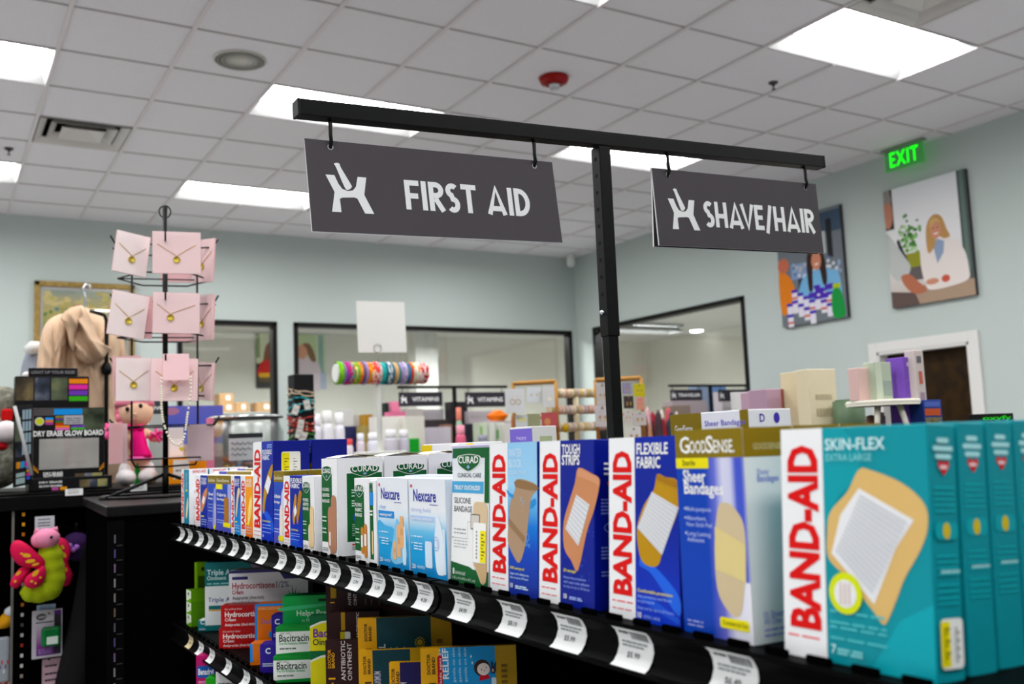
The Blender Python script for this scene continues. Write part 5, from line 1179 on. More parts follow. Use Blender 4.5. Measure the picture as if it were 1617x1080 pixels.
# black garment hanging in the bay
def drape(name, label, cat, px, Y, rows, m, depth=.07, n=28, folds=7, seed=1):
    """hanging cloth: rows = [(y px, left px, right px)]"""
    rnd = random.Random(seed); ph = [rnd.uniform(0, 6.28) for _ in range(4)]; rings = []
    for i, (py, l, r) in enumerate(rows):
        A, B = onY(l, py, Y), onY(r, py, Y); c = (A+B)/2; hw = (B.x-A.x)/2; ring = []
        for j in range(n):
            a = 2*pi*j/n; f = 1+.06*sin(folds*a+ph[0]+i*.15)+.03*sin((folds*2+1)*a+ph[1])
            ring.append((c.x+hw*cos(a)*(1+.03*sin(folds*a+ph[2])), Y+depth*(.5+.5*min(1, hw/.05))*sin(a)*f, c.z))
        rings.append(ring)
    mb = MB(); mb.loft(rings[::-1], m); o = mb.build(name, None, None, **tg(label, cat)); subd(o, 1); return o
drape('hanging_garment', 'black fabric garment hanging beside the green plush toy', 'garment', 135, 2.93,
      [(852, 138, 156), (858, 131, 161), (880, 127, 163), (920, 122, 165), (970, 113, 166), (1020, 100, 167), (1060, 90, 168), (1100, 80, 168), (1300, 60, 170)], M('0c0b0d', .9, bump=.4, bscale=300), .05)
# plush butterfly
def plush(label):
    Y = 2.87; q = lambda x, y, dy=0: onY(x, y, Y+dy)
    t = thing('plush_butterfly', label, 'plush toy', q(72, 900))
    b = q(72, 900); R3 = lambda x, y, dy=0: q(x, y, dy)-b
    green = M('9aa83e', .9, bump=.5, bscale=500); pk = M('d98aa6', .9, bump=.5, bscale=500); hot = M('c4164a', .7, bump=.3, bscale=300); yl = M('d8a848', .7); px = 3.1/1524
    mb = MB(); pts = [(76, 858), (79, 876), (81, 895), (82, 912), (76, 926), (60, 932), (46, 932), (36, 928)]; rr = [.022, .030, .031, .032, .036, .032, .028, .014]
    sp = smooth([(*R3(x, y), r*1.0) for (x, y), r in zip(pts, rr)], 4, False)
    mb.tube([p_[:3] for p_ in sp], [p_[3]*(1+.05*cos(i*1.57)) for i, p_ in enumerate(sp)], green, 18); mb.build('body', t)
    mb = MB(); mb.ball(R3(73, 850, -.01), (.034, .032, .026), pk, 18, 12); mb.ball(R3(60, 853, -.012), (.017, .018, .02), pk, 14, 10)
    hd = mb.build('head', t)
    for a, b_ in (((64, 842), (55, 838)), ((76, 841), (91, 836)), ((68, 841), (70, 836))):
        mb = MB(); mb.tube([R3(*a, -.005), R3((a[0]+b_[0])/2, b_[1]+1, -.01), R3(*b_, -.01)], [.005, .006, .0085], pk, 8); mb.build('antenna', hd)
    mb = MB(); mb.ball(R3(81, 848, -.042), (.004, .004, .004), M('101010', .2), 8, 6); mb.build('eye', hd)
    def wing(poly, spots, dy, nm='wing'):
        mb = MB(); po = smooth(poly, 4); n = len(po); cx_, cy_ = sum(p_[0] for p_ in po)/n, sum(p_[1] for p_ in po)/n
        rings = []
        for s_, d in ((.35, -.018), (.75, -.014), (.95, -.006), (1, 0), (.95, .006), (.75, .014), (.35, .018)):
            rings.append([R3(cx_+(x-cx_)*s_, cy_+(y-cy_)*s_, dy+d) for x, y in po])
        mb.loft(rings, hot); w_ = mb.build(nm, t)
        mb = MB()
        for x, y, rx, ry, an in spots:
            ring = []
            c_, s2 = cos(rad(an)), sin(rad(an))
            pts_ = [R3(x+rx*cos(k*.628)*c_-ry*sin(k*.628)*s2, y+rx*cos(k*.628)*s2+ry*sin(k*.628)*c_, dy-.0185) for k in range(10)]
            mb.quad([p_ for p_ in pts_][::-1], yl)
        mb.build('wing_spots', w_)
    wing([(72, 885), (60, 874), (44, 860), (30, 853), (20, 856), (16, 868), (20, 882), (32, 893), (52, 897), (70, 898)], [(42, 877, 7, 3.2, 6), (48, 886, 8, 3, -8), (56, 891, 6, 2, -15), (34, 874, 2.5, 1.5, 0)], -.02)
    wing([(70, 893), (58, 899), (44, 908), (38, 918), (42, 927), (54, 929), (66, 922), (73, 908)], [(56, 905, 7, 3.5, -45), (50, 918, 2.5, 2, 0), (56, 921, 2, 1.6, 0), (64, 912, 2, 1.4, 0)], -.035)
    wing([(48, 898), (34, 896), (24, 906), (16, 920), (18, 927), (28, 928), (38, 916), (46, 905)], [(29, 905, 5, 2.6, -40), (24, 918, 2.5, 2, -30)], -.005)
    wing([(90, 852), (104, 852), (112, 868), (108, 890), (115, 908), (108, 924), (92, 922), (86, 890)], [(99, 864, 4, 2.5, 60), (101, 876, 5, 3, 60), (102, 899, 5, 3.5, 45), (96, 888, 3, 1.6, 0)], .04)
plush('green and pink plush butterfly with spotted wings hanging on a hook')
mb = MB(); v_ = M('2c1442', .8, bump=.4, bscale=400)
for x, y, r in ((120, 856, .034), (113, 868, .03), (127, 862, .028), (122, 874, .026)): mb.ball(onY(x, y, 2.95), (r, r*.7, r*.8), v_, 12, 8)
for x, y in ((116, 868), (121, 864), (110, 862)): mb.ball(onY(x, y, 2.92), .008, M('9a6ab8', .7), 8, 6)
mb.build('plush_toy', None, None, **tg('dark purple plush toy half hidden by the black garment', 'plush toy'))
mb = MB(); a = onY(139, 850, 3.0); mb.box((a.x, 3.0, a.z), (a.x+.022, 3.02, onY(139, 796, 3.0).z), M('9a9cc0', .5), .003); mb.box((a.x+.012, 2.99, a.z-.01), (a.x+.03, 3.0, a.z+.07), M('b9b9b0', .5), .002)
F = Frame((a.x, 2.998, a.z), (1, 0, 0), (0, 0, 1), .022, .11); mb.P(F, smooth([(.1, .45), (.6, .62), (.9, .5), (.5, .35)], 3), M('5a3aa0', .5), 2)
mb.build('toy_package', None, None, **tg('pale lilac package hanging between cabinet and black garment', 'package'))
# blister pack
p0_, p1_ = onY(50, 1042, 2.93), onY(99, 960, 2.93); bw, bh = p1_.x-p0_.x, p1_.z-p0_.z
t = thing('blister_pack', 'blister pack with a green tape dispenser hanging below the butterfly toy', 'blister pack', (p0_.x, 2.93, p0_.z))
mb = MB(); mb.box((0, 0, 0), (bw, .004, bh), M('b9b4bb', .6), .002); F = Frame((0, -.0003, 0), (1, 0, 0), (0, 0, 1), bw, bh)
mb.R(F, .14, .06, .72, .72, Mgrad([(0, '4a1f6a'), (.35, '7a3a86'), (.8, 'b99ab8'), (1, 'b9b4bb')], 0, bh*.72, 2), 1); mb.R(F, .72, .06, .95, .97, M('2c2430', .5), 1); mb.E(F, .3, .86, .17, .07, M('4a4a4c', .5), 2); mb.T(F, 'GRIP', .2, .835, .006, M('cfcfcf', .5), 3, .02, fit=.018)
mb.R(F, .12, .735, .7, .755, INK, 2); mb.R(F, .72, .88, .95, .97, M('5a2a7a', .5), 2); lines(mb, F, .2, .65, [.1, .14, .18], .015, M('a890c0', .5), 3); mb.E(F, .55, .92, .035, .02, INK, 2, 8); mb.build('printed_card', t)
mb = MB(); mb.box((bw*.28, -.025, bh*.25), (bw*.92, -.004, bh*.66), M('0f6a38', .35), .008); mb.box((bw*.45, -.0265, bh*.30), (bw*.82, -.024, bh*.46), M('cdd6d0', .4), .004); mb.build('tape_dispenser', t)
tag_card('light blue header label above the blister pack', 58, 88, 953, 966, 2.94, '9fb4c8')
tag_card('pale pink card hanging under the blister pack', 66, 96, 1038, 1092, 2.97, 'c9a8b4')
# objects at the very left edge
mb = MB(); mb.ball(onY(14, 976, 3.1), (.036, .03, .02), M('c8922c', .7), 12, 8, Matrix.Rotation(rad(-40), 3, 'Y')); mb.ball(onY(19, 965, 3.08), (.02, .02, .014), M('c9ccd4', .7), 10, 8); mb.ball(onY(4, 986, 3.1), (.014, .014, .012), M('2c3470', .7), 10, 8)
mb.build('plush_bird', None, None, **tg('small orange and white plush bird cut by the left edge', 'plush toy'))
for k, (x, y, c) in enumerate(((8, 1035, '9aa0a8'), (16, 1055, 'c45048'))):
    a = onY(x-16, y+45, 3.06+.02*k); b = onY(x+8, y-30, 3.06+.02*k); mb = MB(); mb.box((a.x, a.y, a.z), (b.x, a.y+.015, b.z), M(c, .3), .006); F = Frame((a.x, a.y-.0004, a.z), (1, 0, 0), (0, 0, 1), b.x-a.x, b.z-a.z)
    for i in range(6): mb.E(F, .2+.13*i, .25+.1*(i % 3), .06, .05, M(['d8dadf', '6a5a78', 'b8483c'][i % 3], .4), 2, 10)
    mb.build('toy_bag', None, None, **tg(['clear bag of small grey trinkets cut by the left edge', 'red toned bag of trinkets behind the clear bag'][k], 'bag'))
fur = Mnoise([(.3, '5f6055'), (.6, '8d8c80'), (.75, 'b2b0a4')], 60, .95, 4, 1.0)
mb = MB(); mb.ball(onY(-4, 715, 3.35), (.085, .07, .11), fur, 20, 14); mb.ball(onY(3, 640, 3.42), (.07, .06, .06), fur, 18, 12); body = mb.build('plush_animal', None, None, **tg('grey fuzzy plush animal in a red bow at the left edge', 'plush toy'))
mb = MB(); mb.box(onY(2, 665, 3.3), Vector(onY(21, 645, 3.3))+Vector((0, .04, 0)), M('b0101c', .8), .008); mb.ball(onY(10, 682, 3.28), (.035, .03, .034), M('dcd2d4', .9), 14, 10); mb.ball(onY(2, 704, 3.29), (.02, .02, .016), M('9c1020', .8), 10, 8); mb.build('bow_and_trim', body)
mb = MB(); a = onY(4, 620, 3.5); mb.box((a.x-.1, 3.5, a.z-.004), (onY(22, 620, 3.5).x, 3.52, a.z+.012), BLACK); mb.build('display_bar', None, None, **tg('black horizontal bar end above the grey plush', 'display bar'))
# glow board display boxes
def glow(label, px0, px1, pyt, pyb, Y, dp, front):
    a, b = onY(px0, pyb, Y), onY(px1, pyt, Y); wd, ht = b.x-a.x, b.z-a.z
    t = thing('display_box', label, 'display box', (a.x, Y, a.z), group='black glow board boxes')
    mb = MB(); mb.box((0, 0, 0), (wd, dp, ht), M('0e0d10', .35), .002); F = Frame((0, -.0004, 0), (1, 0, 0), (0, 0, 1), wd, ht); front(mb, F, t); mb.build('carton', t)
    return t, wd, ht
car1 = Mnoise([(.3, '15130f'), (.5, '4a4234'), (.65, '8a7a58'), (.75, '2a2824')], 9, .5, 4); car2 = Mnoise([(.3, '14161c'), (.5, '3c4250'), (.7, '8a8c94')], 12, .5, 4); car3 = Mnoise([(.3, '1c2018'), (.5, '5a6450'), (.7, 'a49c6a')], 9, .5, 4)
STR = ['e08a1c', 'd83a9c', '6a3aa8', '4aa83a', '2a8ad0', 'd0401c']
def gb_rear(mb, F, t):
    mb.R(F, .01, .55, .24, .97, car1, 1); mb.R(F, .26, .55, .46, .97, car2, 1); mb.R(F, .48, .55, .70, .97, car3, 1)
    for i, c in enumerate(STR[:4]): mb.R(F, .72, .86-.11*i, .98, .95-.11*i, M(c, .5), 2)
    for i, c in enumerate(('2a8ad0', 'c07a2a', 'a03a8a')): mb.R(F, .18, .26-.06*i, .30, .32-.06*i, M(c, .5), 2)
    mb.T(F, 'DRY ERASE GLOW BOARD', .33, .27, .0115, STK, 3, .05, fit=F.w*.65); mb.R(F, .7, .13, .97, .21, M('2a8ad0', .5), 2); lines(mb, F, .34, .68, [.17], .03, M('9a9aa0', .5), 3)
t, wd, ht = glow('upper black glow board box with car pictures, behind the windowed one', 23, 141, 594, 680, 3.32, .06, gb_rear)
mb = MB(); mb.box((wd*.17, .0, ht), (wd*.84, .004, ht+.026), M('0e0d10', .35), .002); F = Frame((wd*.17, -.0004, ht), (1, 0, 0), (0, 0, 1), wd*.67, .026); mb.T(F, 'LIGHT UP YOUR RIDE!', .06, .3, .0095, M('8c8c90', .5), 2, .02, fit=F.w*.88); mb.build('header_tab', t)
def gb_front(mb, F, t):
    mb.R(F, .0, .89, .28, .985, M('4a4648', .5), 1); mb.R(F, .28, .90, .68, .985, M('2a8ad0', .5), 1); mb.R(F, .68, .6+.08, 1, .985, car3, 1)
    mb.E(F, .08, .81, .065, .06, M('c8c8c0', .5), 2); mb.E(F, .08, .81, .05, .046, M('c8cc1c', .5), 3)
    for i, c in enumerate(('2a8ad0', 'c07a2a', 'a03a8a')): mb.R(F, .16, .83-.035*i, .27, .865-.035*i, M(c, .5), 2)
    for i, c in enumerate(('8a7a3a', '5a3a7a', '3a6a2a', 'c03a1c')): mb.R(F, .3, .855-.035*i, .42, .885-.035*i, M(c, .5), 2)
    mb.R(F, .42, .76, .69, .89, M('a9a8ae', .5), 2); lines(mb, F, .45, .66, [.78, .81, .84], .012, M('5a5a60', .5), 3)
    for i, c in enumerate(('e08a1c', '6a3aa8', 'd86ab0', '4aa83a')): mb.R(F, .3+.22*(i % 2), .715-.032*(i//2), .5+.21*(i % 2), .745-.032*(i//2), M(c, .5), 2)
    mb.T(F, 'DRY ERASE GLOW BOARD', .0, .60, .0155, STK, 3, .05, fit=F.w*.985); mb.R(F, .27, .565, .73, .59, M('060606', .5), 2); mb.T(F, 'LIGHT UP YOUR RIDE', .33, .567, .004, M('8c8c90', .5), 3, .02, fit=F.w*.35)
    mb.R(F, .08, .13, .92, .56, Mnoise([(.35, '97928e'), (.6, 'aaa5a0'), (.75, '9aa09a')], 8, .25), 2)
    for c, k in (('b8761c', 0), ('5a3a1c', 1), ('c88a2c', 2)): mb.P(F, [(.0, .20-.02*k), (.0, .18-.02*k), (.07, .10-.01*k), (.075, .12-.01*k)], M(c, .5), 3); mb.P(F, [(1, .20-.02*k), (1, .18-.02*k), (.93, .10-.01*k), (.925, .12-.01*k)], M(c, .5), 3)
    mb.T(F, 'DRY ERASE', .14, .055, .0075, STK, 3, .05, fit=F.w*.27); mb.T(F, 'GLOW BOARD', .14, .025, .0075, STK, 3, .05, fit=F.w*.27)
    mb.R(F, .24, -.04, .32, .01, M('a8508a', .5), 3); mb.R(F, .34, -.04, .42, .01, M('e09a2c', .5), 3); mb.R(F, .58, .0, .72, .055, car1, 3); mb.R(F, .72, .0, .82, .055, car2, 3); mb.R(F, .82, .0, .97, .055, car3, 3)
t, wd, ht = glow('black glow board box with a clear window onto a grey board', 52, 165, 643, 757, 3.06, .1, gb_front)
mb = MB(); a0 = -.022; mb.box((-.012, -.012, a0-.012), (wd+.02, .1, a0+.024), M('0e0d10', .35), .002); F = Frame((-.012, -.0126, a0-.012), (1, 0, 0), (0, 0, 1), wd+.032, .036)
mb.T(F, 'DRY ERASE', .12, .6, .0055, STK, 3, .05, fit=.06); mb.T(F, 'GLOW BOARD', .12, .3, .0055, STK, 3, .05, fit=.06); mb.R(F, .27, .02, .35, .26, M('a8508a', .5), 3); mb.R(F, .37, .02, .45, .26, M('e09a2c', .5), 3); mb.R(F, .6, .15, .72, .75, car1, 3); mb.R(F, .72, .15, .82, .75, car2, 3); mb.R(F, .82, .15, .94, .75, car3, 3); mb.build('tray', t)
mb = MB(); n = 10
for k in range(n):
    x0, x1 = wd*(.08+.84*k/n), wd*(.08+.84*(k+1)/n); f = lambda x: -.003-.010*sin(pi*(x/wd-.08)/.84)
    mb.quad([(x0, f(x0), ht*.13), (x1, f(x1), ht*.13), (x1, f(x1), ht*.56), (x0, f(x0), ht*.56)], Mclear('window_film', 'ffffff', .16, .06), True)
mb.build('window_film', t)
# slanted side panel with pictures
A = [onY(22, 770, 2.99), onY(50, 764, 3.05), onY(50, 645, 3.05), onY(23, 640, 2.99)]
mb = MB(); u = (A[1]-A[0]); F = Frame(A[0], u, (0, 0, 1), u.length, A[3].z-A[0].z); nn = F.n*-.004
mb.R(F, 0, 0, 1, 1, M('101012', .35), 0); mb.P(F, [(0, 0), (1, 0), (1, 1), (0, 1)], M('101012', .35), -30)
mb.R(F, 0, .55, .33, .85, car3, 2); mb.R(F, .05, .36, .45, .55, car2, 2)
for i in range(3):
    for j in range(4): mb.R(F, .42+.18*i, .38+.145*j, .56+.18*i, .5+.145*j, M('8fa4ae', .5), 2)
for i, c in enumerate(('c8883a', '2a9ad0', 'c83a9a')): mb.R(F, .1+.25*i, .22, .32+.25*i, .30, M(c, .5), 2)
mb.R(F, .1, .03, .6, .10, M('9fb4b4', .5), 2); mb.R(F, .1, .115, .6, .165, M('9fb4b4', .5), 2)
for i, c in enumerate(('2a9ad0', 'c8983a', 'c83a9a', '3a5ac8')): mb.R(F, .68, .20-.045*i, .9, .235-.045*i, M(c, .5), 2)
mb.build('picture_sign', None, None, **tg('slanted dark picture panel left of the windowed glow board box', 'sign'))
mb = MB(); mb.tube([onY(23, 641, 2.97), onY(50, 750, 2.985)], .0045, M('b8b8ba', .3), 8); mb.build('marker_pen', None, None, **tg('thin white marker pen leaning across the dark picture panel', 'marker pen'))

# ------------------------------------------------------------------ doll
DY = 3.25
def doll():
    q = lambda x, y, dy=0: onY(x, y, DY+dy); b = q(212, 762); b.z = ZB; R3 = lambda x, y, dy=0: q(x, y, dy)-b
    t = thing('rag_doll', 'pink haired rag doll in a hot pink dress behind the spinner', 'doll', b)
    skin_ = M('ecc3a8', .8, bump=.2, bscale=400); hair = M('e58a9c', .9, bump=.5, bscale=300); hot = M('e0157a', .8, bump=.2, bscale=300); wht = M('ece6e6', .8); pk = M('e0589a', .9, bump=.6, bscale=200)
    # one skinned body: pelvis, torso, head, arms, legs
    J = [(216, 715), (214, 690), (213, 672), (213, 655), (196, 680), (182, 690), (171, 686), (229, 682), (242, 690), (250, 696), (209, 722), (205, 738), (200, 748), (224, 722), (229, 738), (234, 748)]
    E_ = [(0, 1), (1, 2), (2, 3), (1, 4), (4, 5), (5, 6), (1, 7), (7, 8), (8, 9), (0, 10), (10, 11), (11, 12), (0, 13), (13, 14), (14, 15)]
    rad_ = [.030, .032, .018, .022, .017, .015, .013, .017, .015, .013, .020, .019, .018, .020, .019, .018]
    me = bpy.data.meshes.new('body'); me.from_pydata([R3(*p) for p in J], E_, []); me.materials.append(skin_)
    bo = bpy.data.objects.new('body', me); COL.objects.link(bo); bo.parent = t
    sk = bo.modifiers.new('skin', 'SKIN'); lay = me.skin_vertices[0] if me.skin_vertices else None
    if lay is None: me.attributes.new
    for v, r in zip(me.skin_vertices[0].data, rad_): v.radius = (r, r)
    me.skin_vertices[0].data[0].use_root = True
    sk.use_smooth_shade = True; subd(bo, 2)
    mb = MB(); mb.ball(R3(214, 650, -.005), (.054, .048, .054), skin_, 20, 14); hd = mb.build('head', t)
    mb = MB()
    for x, y in ((222, 641), (201, 646)): mb.ball(R3(x, y, -.05), (.0065, .004, .0075), M('1a1418', .2), 10, 8)
    mb.tube([R3(207, 662, -.049), R3(212, 664, -.053), R3(217, 662, -.051)], .0013, M('c0506a', .6), 6); mb.ball(R3(213, 654, -.054), (.004, .004, .004), skin_, 8, 6)
    mb.build('face', hd)
    mb = MB(); rings = []
    c = R3(213, 648, 0)
    for i in range(7):
        a = pi*.5*i/6; z = .061*sin(a); r = .060*cos(a)+.001
        rings.append([(c.x+r*cos(2*pi*j/20), c.y+.004+(r*.95)*sin(2*pi*j/20)*(1 if sin(2*pi*j/20) > 0 else .9), c.z+.012+z) for j in range(20)])
    mb.loft(rings, hair); mb.ball(c+Vector((0, .02, -.005)), (.058, .045, .055), hair, 18, 12)
    for x, y, r in ((192, 650, .014), (189, 660, .013), (190, 668, .011)): mb.ball(R3(x, y, -.01), (r, r, r*1.2), hair, 10, 8)
    for x, y, r in ((236, 648, .012),): mb.ball(R3(x, y, .0), r, hair, 10, 8)
    mb.build('hair', hd)
    mb = MB(); rings = []
    for y, l, r, d in ((672, 206, 222, .02), (676, 201, 228, .03), (690, 200, 230, .038), (705, 201, 233, .044), (717, 202, 239, .05), (722, 201, 240, .052), (722, 204, 237, .046)):
        A_, B_ = R3(l, y), R3(r, y); cx_, hw = (A_.x+B_.x)/2, (B_.x-A_.x)/2; k = 22
        rings.append([(cx_+hw*cos(2*pi*j/k)*(1+.03*sin(9*2*pi*j/k)*(y > 700)), d*sin(2*pi*j/k), A_.z) for j in range(k)])
    mb.loft(rings, hot, False); dr = mb.build('dress', t)
    mb = MB(); A_ = [R3(202+38*i/14, 723+ (i % 2)*1.5, -.05*sin(pi*i/14)) for i in range(15)]; mb.tube(A_, .006, M('ec6fb0', .9), 6); mb.build('hem', dr)
    for x, y in ((206, 675), (222, 675)): mb = MB(); mb.ball(R3(x, y, -.034), (.014, .008, .010), hot, 10, 8); mb.build('bow', dr)
    for x, y, n_ in ((169, 681, 9), (247, 687, 9)):
        mb = MB(); rnd = random.Random(x)
        for k in range(n_*2): a = rnd.uniform(0, 6.28); e = rnd.uniform(-.8, .8); l = rnd.uniform(.02, .03); cc = R3(x, y, -.01); mb.tube([cc, cc+Vector((l*cos(a)*cos(e), l*sin(e), l*sin(a)*cos(e)))], [.006, .004], M(['e8609a', 'f090b8', 'd83a80'][k % 3], .8), 6)
        mb.build('pompom', t)
    for x, y in ((197, 752), (232, 750)): mb = MB(); z0 = R3(x, y).z; mb.ball((R3(x, y).x, -.02, .026), (.030, .042, .026), wht, 14, 10); mb.ball((R3(x, y).x+.003, -.0, .045), (.022, .024, .03), wht, 12, 8); mb.build('shoe', t)
doll()
# ------------------------------------------------------------------ goods around the doll and jar
def slab(name, label, cat, px0, px1, py0, py1, Y, dp, col, art=None, zb=None, group=None, yaw=0, rough=.5):
    a, b = onY(px0, py1, Y), onY(px1, py0, Y); z0 = a.z if zb is None else zb
    mb = MB(); wd, ht = b.x-a.x, b.z-z0; mb.box((0, 0, 0), (wd, dp, ht), M(col, rough) if isinstance(col, str) else col, min(.0015, dp*.2))
    if art: art(mb, Frame((0, -.0004, 0), (1, 0, 0), (0, 0, 1), wd, ht))
    return mb.build(name, None, (a.x, Y, z0), (0, 0, rad(yaw)), **tg(label, cat, group))
def a_puz(mb, F): mb.R(F, 0, .45, 1, 1, Mgrad([(0, '7a80c8'), (.5, '5a64c0'), (1, '6a6ac0')], F.h*.45, F.h, 2), 1); mb.R(F, 0, .3, 1, .48, Mnoise([(.3, 'b89a9a'), (.6, 'd8c0b0')], 30, .6), 2); mb.E(F, .9, .7, .12, .14, M('e0a860', .6), 3); mb.R(F, 0, 0, .4, .3, M('5a4a50', .5), 2); mb.E(F, .1, .93, .13, .05, M('b07a98', .6), 3)
slab('puzzle_box', 'blue purple picture box with an orange sun behind the spinner', 'picture box', 262, 352, 640, 735, 3.62, .04, '8a7a8a', a_puz, ZB)
slab('gift_box', 'orange box with a white label behind the spinner base', 'gift box', 266, 338, 722, 742, 3.12, .1, 'e0901c', lambda mb, F: (mb.R(F, .1, .2, .45, .95, M('e3ddd6', .5), 2), lines(mb, F, .15, .4, [.5, .7], .06, DTXT, 3)), ZB)
slab('gift_bottle_box', 'white and red box half seen behind the pearl strand', 'gift box', 266, 290, 675, 722, 3.2, .03, 'd8d4d6', lambda mb, F: (mb.R(F, 0, 0, 1, .45, M('b81420', .5), 2), mb.R(F, .1, .5, .9, .8, M('e8e8ec', .5), 2)), ZB)
slab('dark_card', 'grey card with white letters OVE behind the doll', 'card', 236, 258, 630, 745, 3.5, .01, 'b9c0bc', lambda mb, F: (mb.R(F, 0, .82, 1, 1, M('3c4446', .5), 2), mb.T(F, 'OVE', .05, .87, .013, STK, 3, .05, fit=F.w*.9)), ZB)
slab('green_bottle', 'small green package between the legs of the doll', 'package', 214, 224, 720, 752, 3.4, .02, '2f8a3a', None, ZB)
slab('gift_card_pack', 'pink edged card pack left of the glass jar', 'card pack', 331, 338, 660, 742, 3.05, .04, 'd87a96', None, ZB)
# glass jar
jc = onY(388, 700, 3.25); jr = onY(446, 700, 3.25).x-jc.x; jh = onY(388, 655, 3.25).z-ZB
t = thing('glass_jar', 'big clear glass jar with a flat lid and a handwritten note', 'glass jar', (jc.x, 3.25, ZB))
gl = Mclear('jar_glass', 'f2f5f5', .16, .3)
mb = MB(); mb.lathe([(0, .002), (jr*.86, .002), (jr*.95, .02), (jr, .05), (jr, jh*.72), (jr*.9, jh*.85), (jr*.86, jh*.93)], gl, seg=36); mb.lathe([(jr*.95, .03), (jr*.96, jh*.72), (jr*.86, jh*.85)], gl, seg=36); mb.build('glass_body', t)
mb = MB(); mb.lathe([(0, jh*.99), (jr*.9, jh*.99), (jr*.99, jh*.965), (jr*.99, jh*.94), (jr*.85, jh*.93)], M('b9bcbc', .25, .8), seg=36); mb.build('lid', t)
mb = MB(); rr_ = jr+.003
for k in range(7):
    a0, a1 = rad(-130+k*7), rad(-130+(k+1)*7); mb.quad([(rr_*cos(a0), rr_*sin(a0), jh*.30), (rr_*cos(a1), rr_*sin(a1), jh*.30), (rr_*cos(a1), rr_*sin(a1), jh*.68), (rr_*cos(a0), rr_*sin(a0), jh*.68)], M('b9bdbf', .6)); mb.quad([(rr_*1.002*cos(a0), rr_*1.002*sin(a0), jh*.63), (rr_*1.002*cos(a1), rr_*1.002*sin(a1), jh*.63), (rr_*1.002*cos(a1), rr_*1.002*sin(a1), jh*.70), (rr_*1.002*cos(a0), rr_*1.002*sin(a0), jh*.70)], M('2a2c30', .5))
for z0, w0 in ((.55, 5), (.47, 4), (.39, 3)):
    pts = [(rr_*1.006*cos(rad(-126+i*2.2)), rr_*1.006*sin(rad(-126+i*2.2)), jh*(z0+.02*sin(i*1.9))) for i in range(w0*3+2)]; mb.tube(pts, .0009, M('3a3c42', .6), 5)
mb.build('note', t)
rnd = random.Random(8)
for k in range(26):
    a, r = rnd.uniform(0, 6.28), rnd.uniform(0, jr*.62); p = Vector((r*cos(a), r*sin(a), .022+rnd.uniform(0, .045))); d = Vector((cos(rnd.uniform(0, 6.28)), sin(rnd.uniform(0, 6.28)), rnd.uniform(-.3, .3)))*.022
    mb = MB(); mb.tube([p-d, p+d], .0085, M(['d8d8dc', '3a6a9c', 'c06a4a', 'e0c43a', '2c3c5c', 'b0b4bc', '7aa0c0'][k % 7], .5), 8)
    mb.build('wrapped_candy', None, (jc.x, 3.25, ZB), **tg('wrapped candy lying inside the glass jar', 'candy', 'candies in the glass jar'))

# ------------------------------------------------------------------ jacket on a garment rack
JY = 4.3
gr = thing('garment_rack', 'black garment rack post with a short bent arm behind the spinner', 'garment rack', (onY(168, 600, JY-.15).x, JY-.15, 0))
b = Vector((onY(168, 600, JY-.15).x, JY-.15, 0)); zt_ = onY(168, 495, JY-.15).z
mb = MB(); x0 = onY(145, 497, JY-.15).x-b.x
mb.tube([(x0, .03, zt_+.012), (-.03, 0, zt_), (-.008, 0, zt_-.008), (0, 0, zt_-.03), (0, 0, .02)], .008, wire, 10); mb.build('post', gr)
mb = MB(); mb.lathe([(.012, 0), (.02, .01), (.02, .03), (.012, .05)], wire, (0, 0, onY(168, 592, JY-.15).z), 12); mb.build('clamp', gr)
mb = MB(); mb.tube([(-.25, .0, .02), (.25, .0, .02)], .012, wire, 8); mb.tube([(0, -.25, .02), (0, .25, .02)], .012, wire, 8); mb.build('foot', gr)
def jacket():
    q = lambda x, y, dy=0: onY(x, y, JY+dy); c0 = q(125, 560)
    bei = M('cbb098', .95, bump=.35, bscale=160, spec=.15); bei2 = M('c2a78f', .95, bump=.35, bscale=160, spec=.15)
    t = thing('hooded_jacket', 'beige jacket with a draped cowl on a hanger before the painting', 'jacket', c0)
    def part(nm, pts, depth, off, fold, m=bei, seed=0):
        mb = MB(); mb.puff(smooth(pts, 5), depth, m, lambda x, y, d: q(x, y, off+d)-c0, fold, 10, seed); return mb.build(nm, t)
    part('body', [(120, 484), (132, 484), (150, 492), (172, 503), (184, 514), (190, 540), (193, 600), (196, 680), (198, 760), (76, 760), (80, 680), (82, 600), (84, 540), (90, 505), (104, 494)], .13, 0, (.03, .16, 8, 2.0))
    part('left_sleeve', [(92, 497), (104, 496), (110, 510), (108, 545), (104, 600), (100, 660), (98, 720), (56, 720), (54, 660), (56, 610), (60, 560), (66, 525), (76, 506)], .085, -.09, (.022, .22, -12, 2.5), bei, 3)
    part('right_sleeve', [(176, 508), (190, 516), (198, 545), (202, 600), (204, 680), (202, 730), (182, 730), (178, 650), (176, 570)], .07, .03, (.02, .25, 6, 2), bei2, 5)
    part('cowl_hood', [(97, 499), (110, 489), (126, 482), (135, 488), (146, 510), (156, 533), (167, 545), (177, 550), (172, 559), (160, 571), (142, 577), (125, 571), (114, 556), (108, 535), (103, 515)], .10, -.12, (.05, .13, -38, 1.2), bei, 7)
    part('cowl_roll', [(96, 500), (108, 488), (124, 483), (130, 492), (126, 510), (120, 535), (118, 556), (110, 545), (106, 525), (100, 510)], .06, -.19, (.03, .15, -25, 1.2), bei2, 9)
    mb = MB(); wm_ = M('c9ccd0', .2, .9); R3 = lambda x, y: q(x, y, 0)-c0; mb.tube(smooth([R3(134, 486), R3(134, 472), R3(132, 458), R3(135, 450), R3(141, 451), R3(142, 456)], 4, False), .006, wm_, 8); mb.build('hanger_hook', t)
jacket()
mb = MB(); n = 20; rings = []
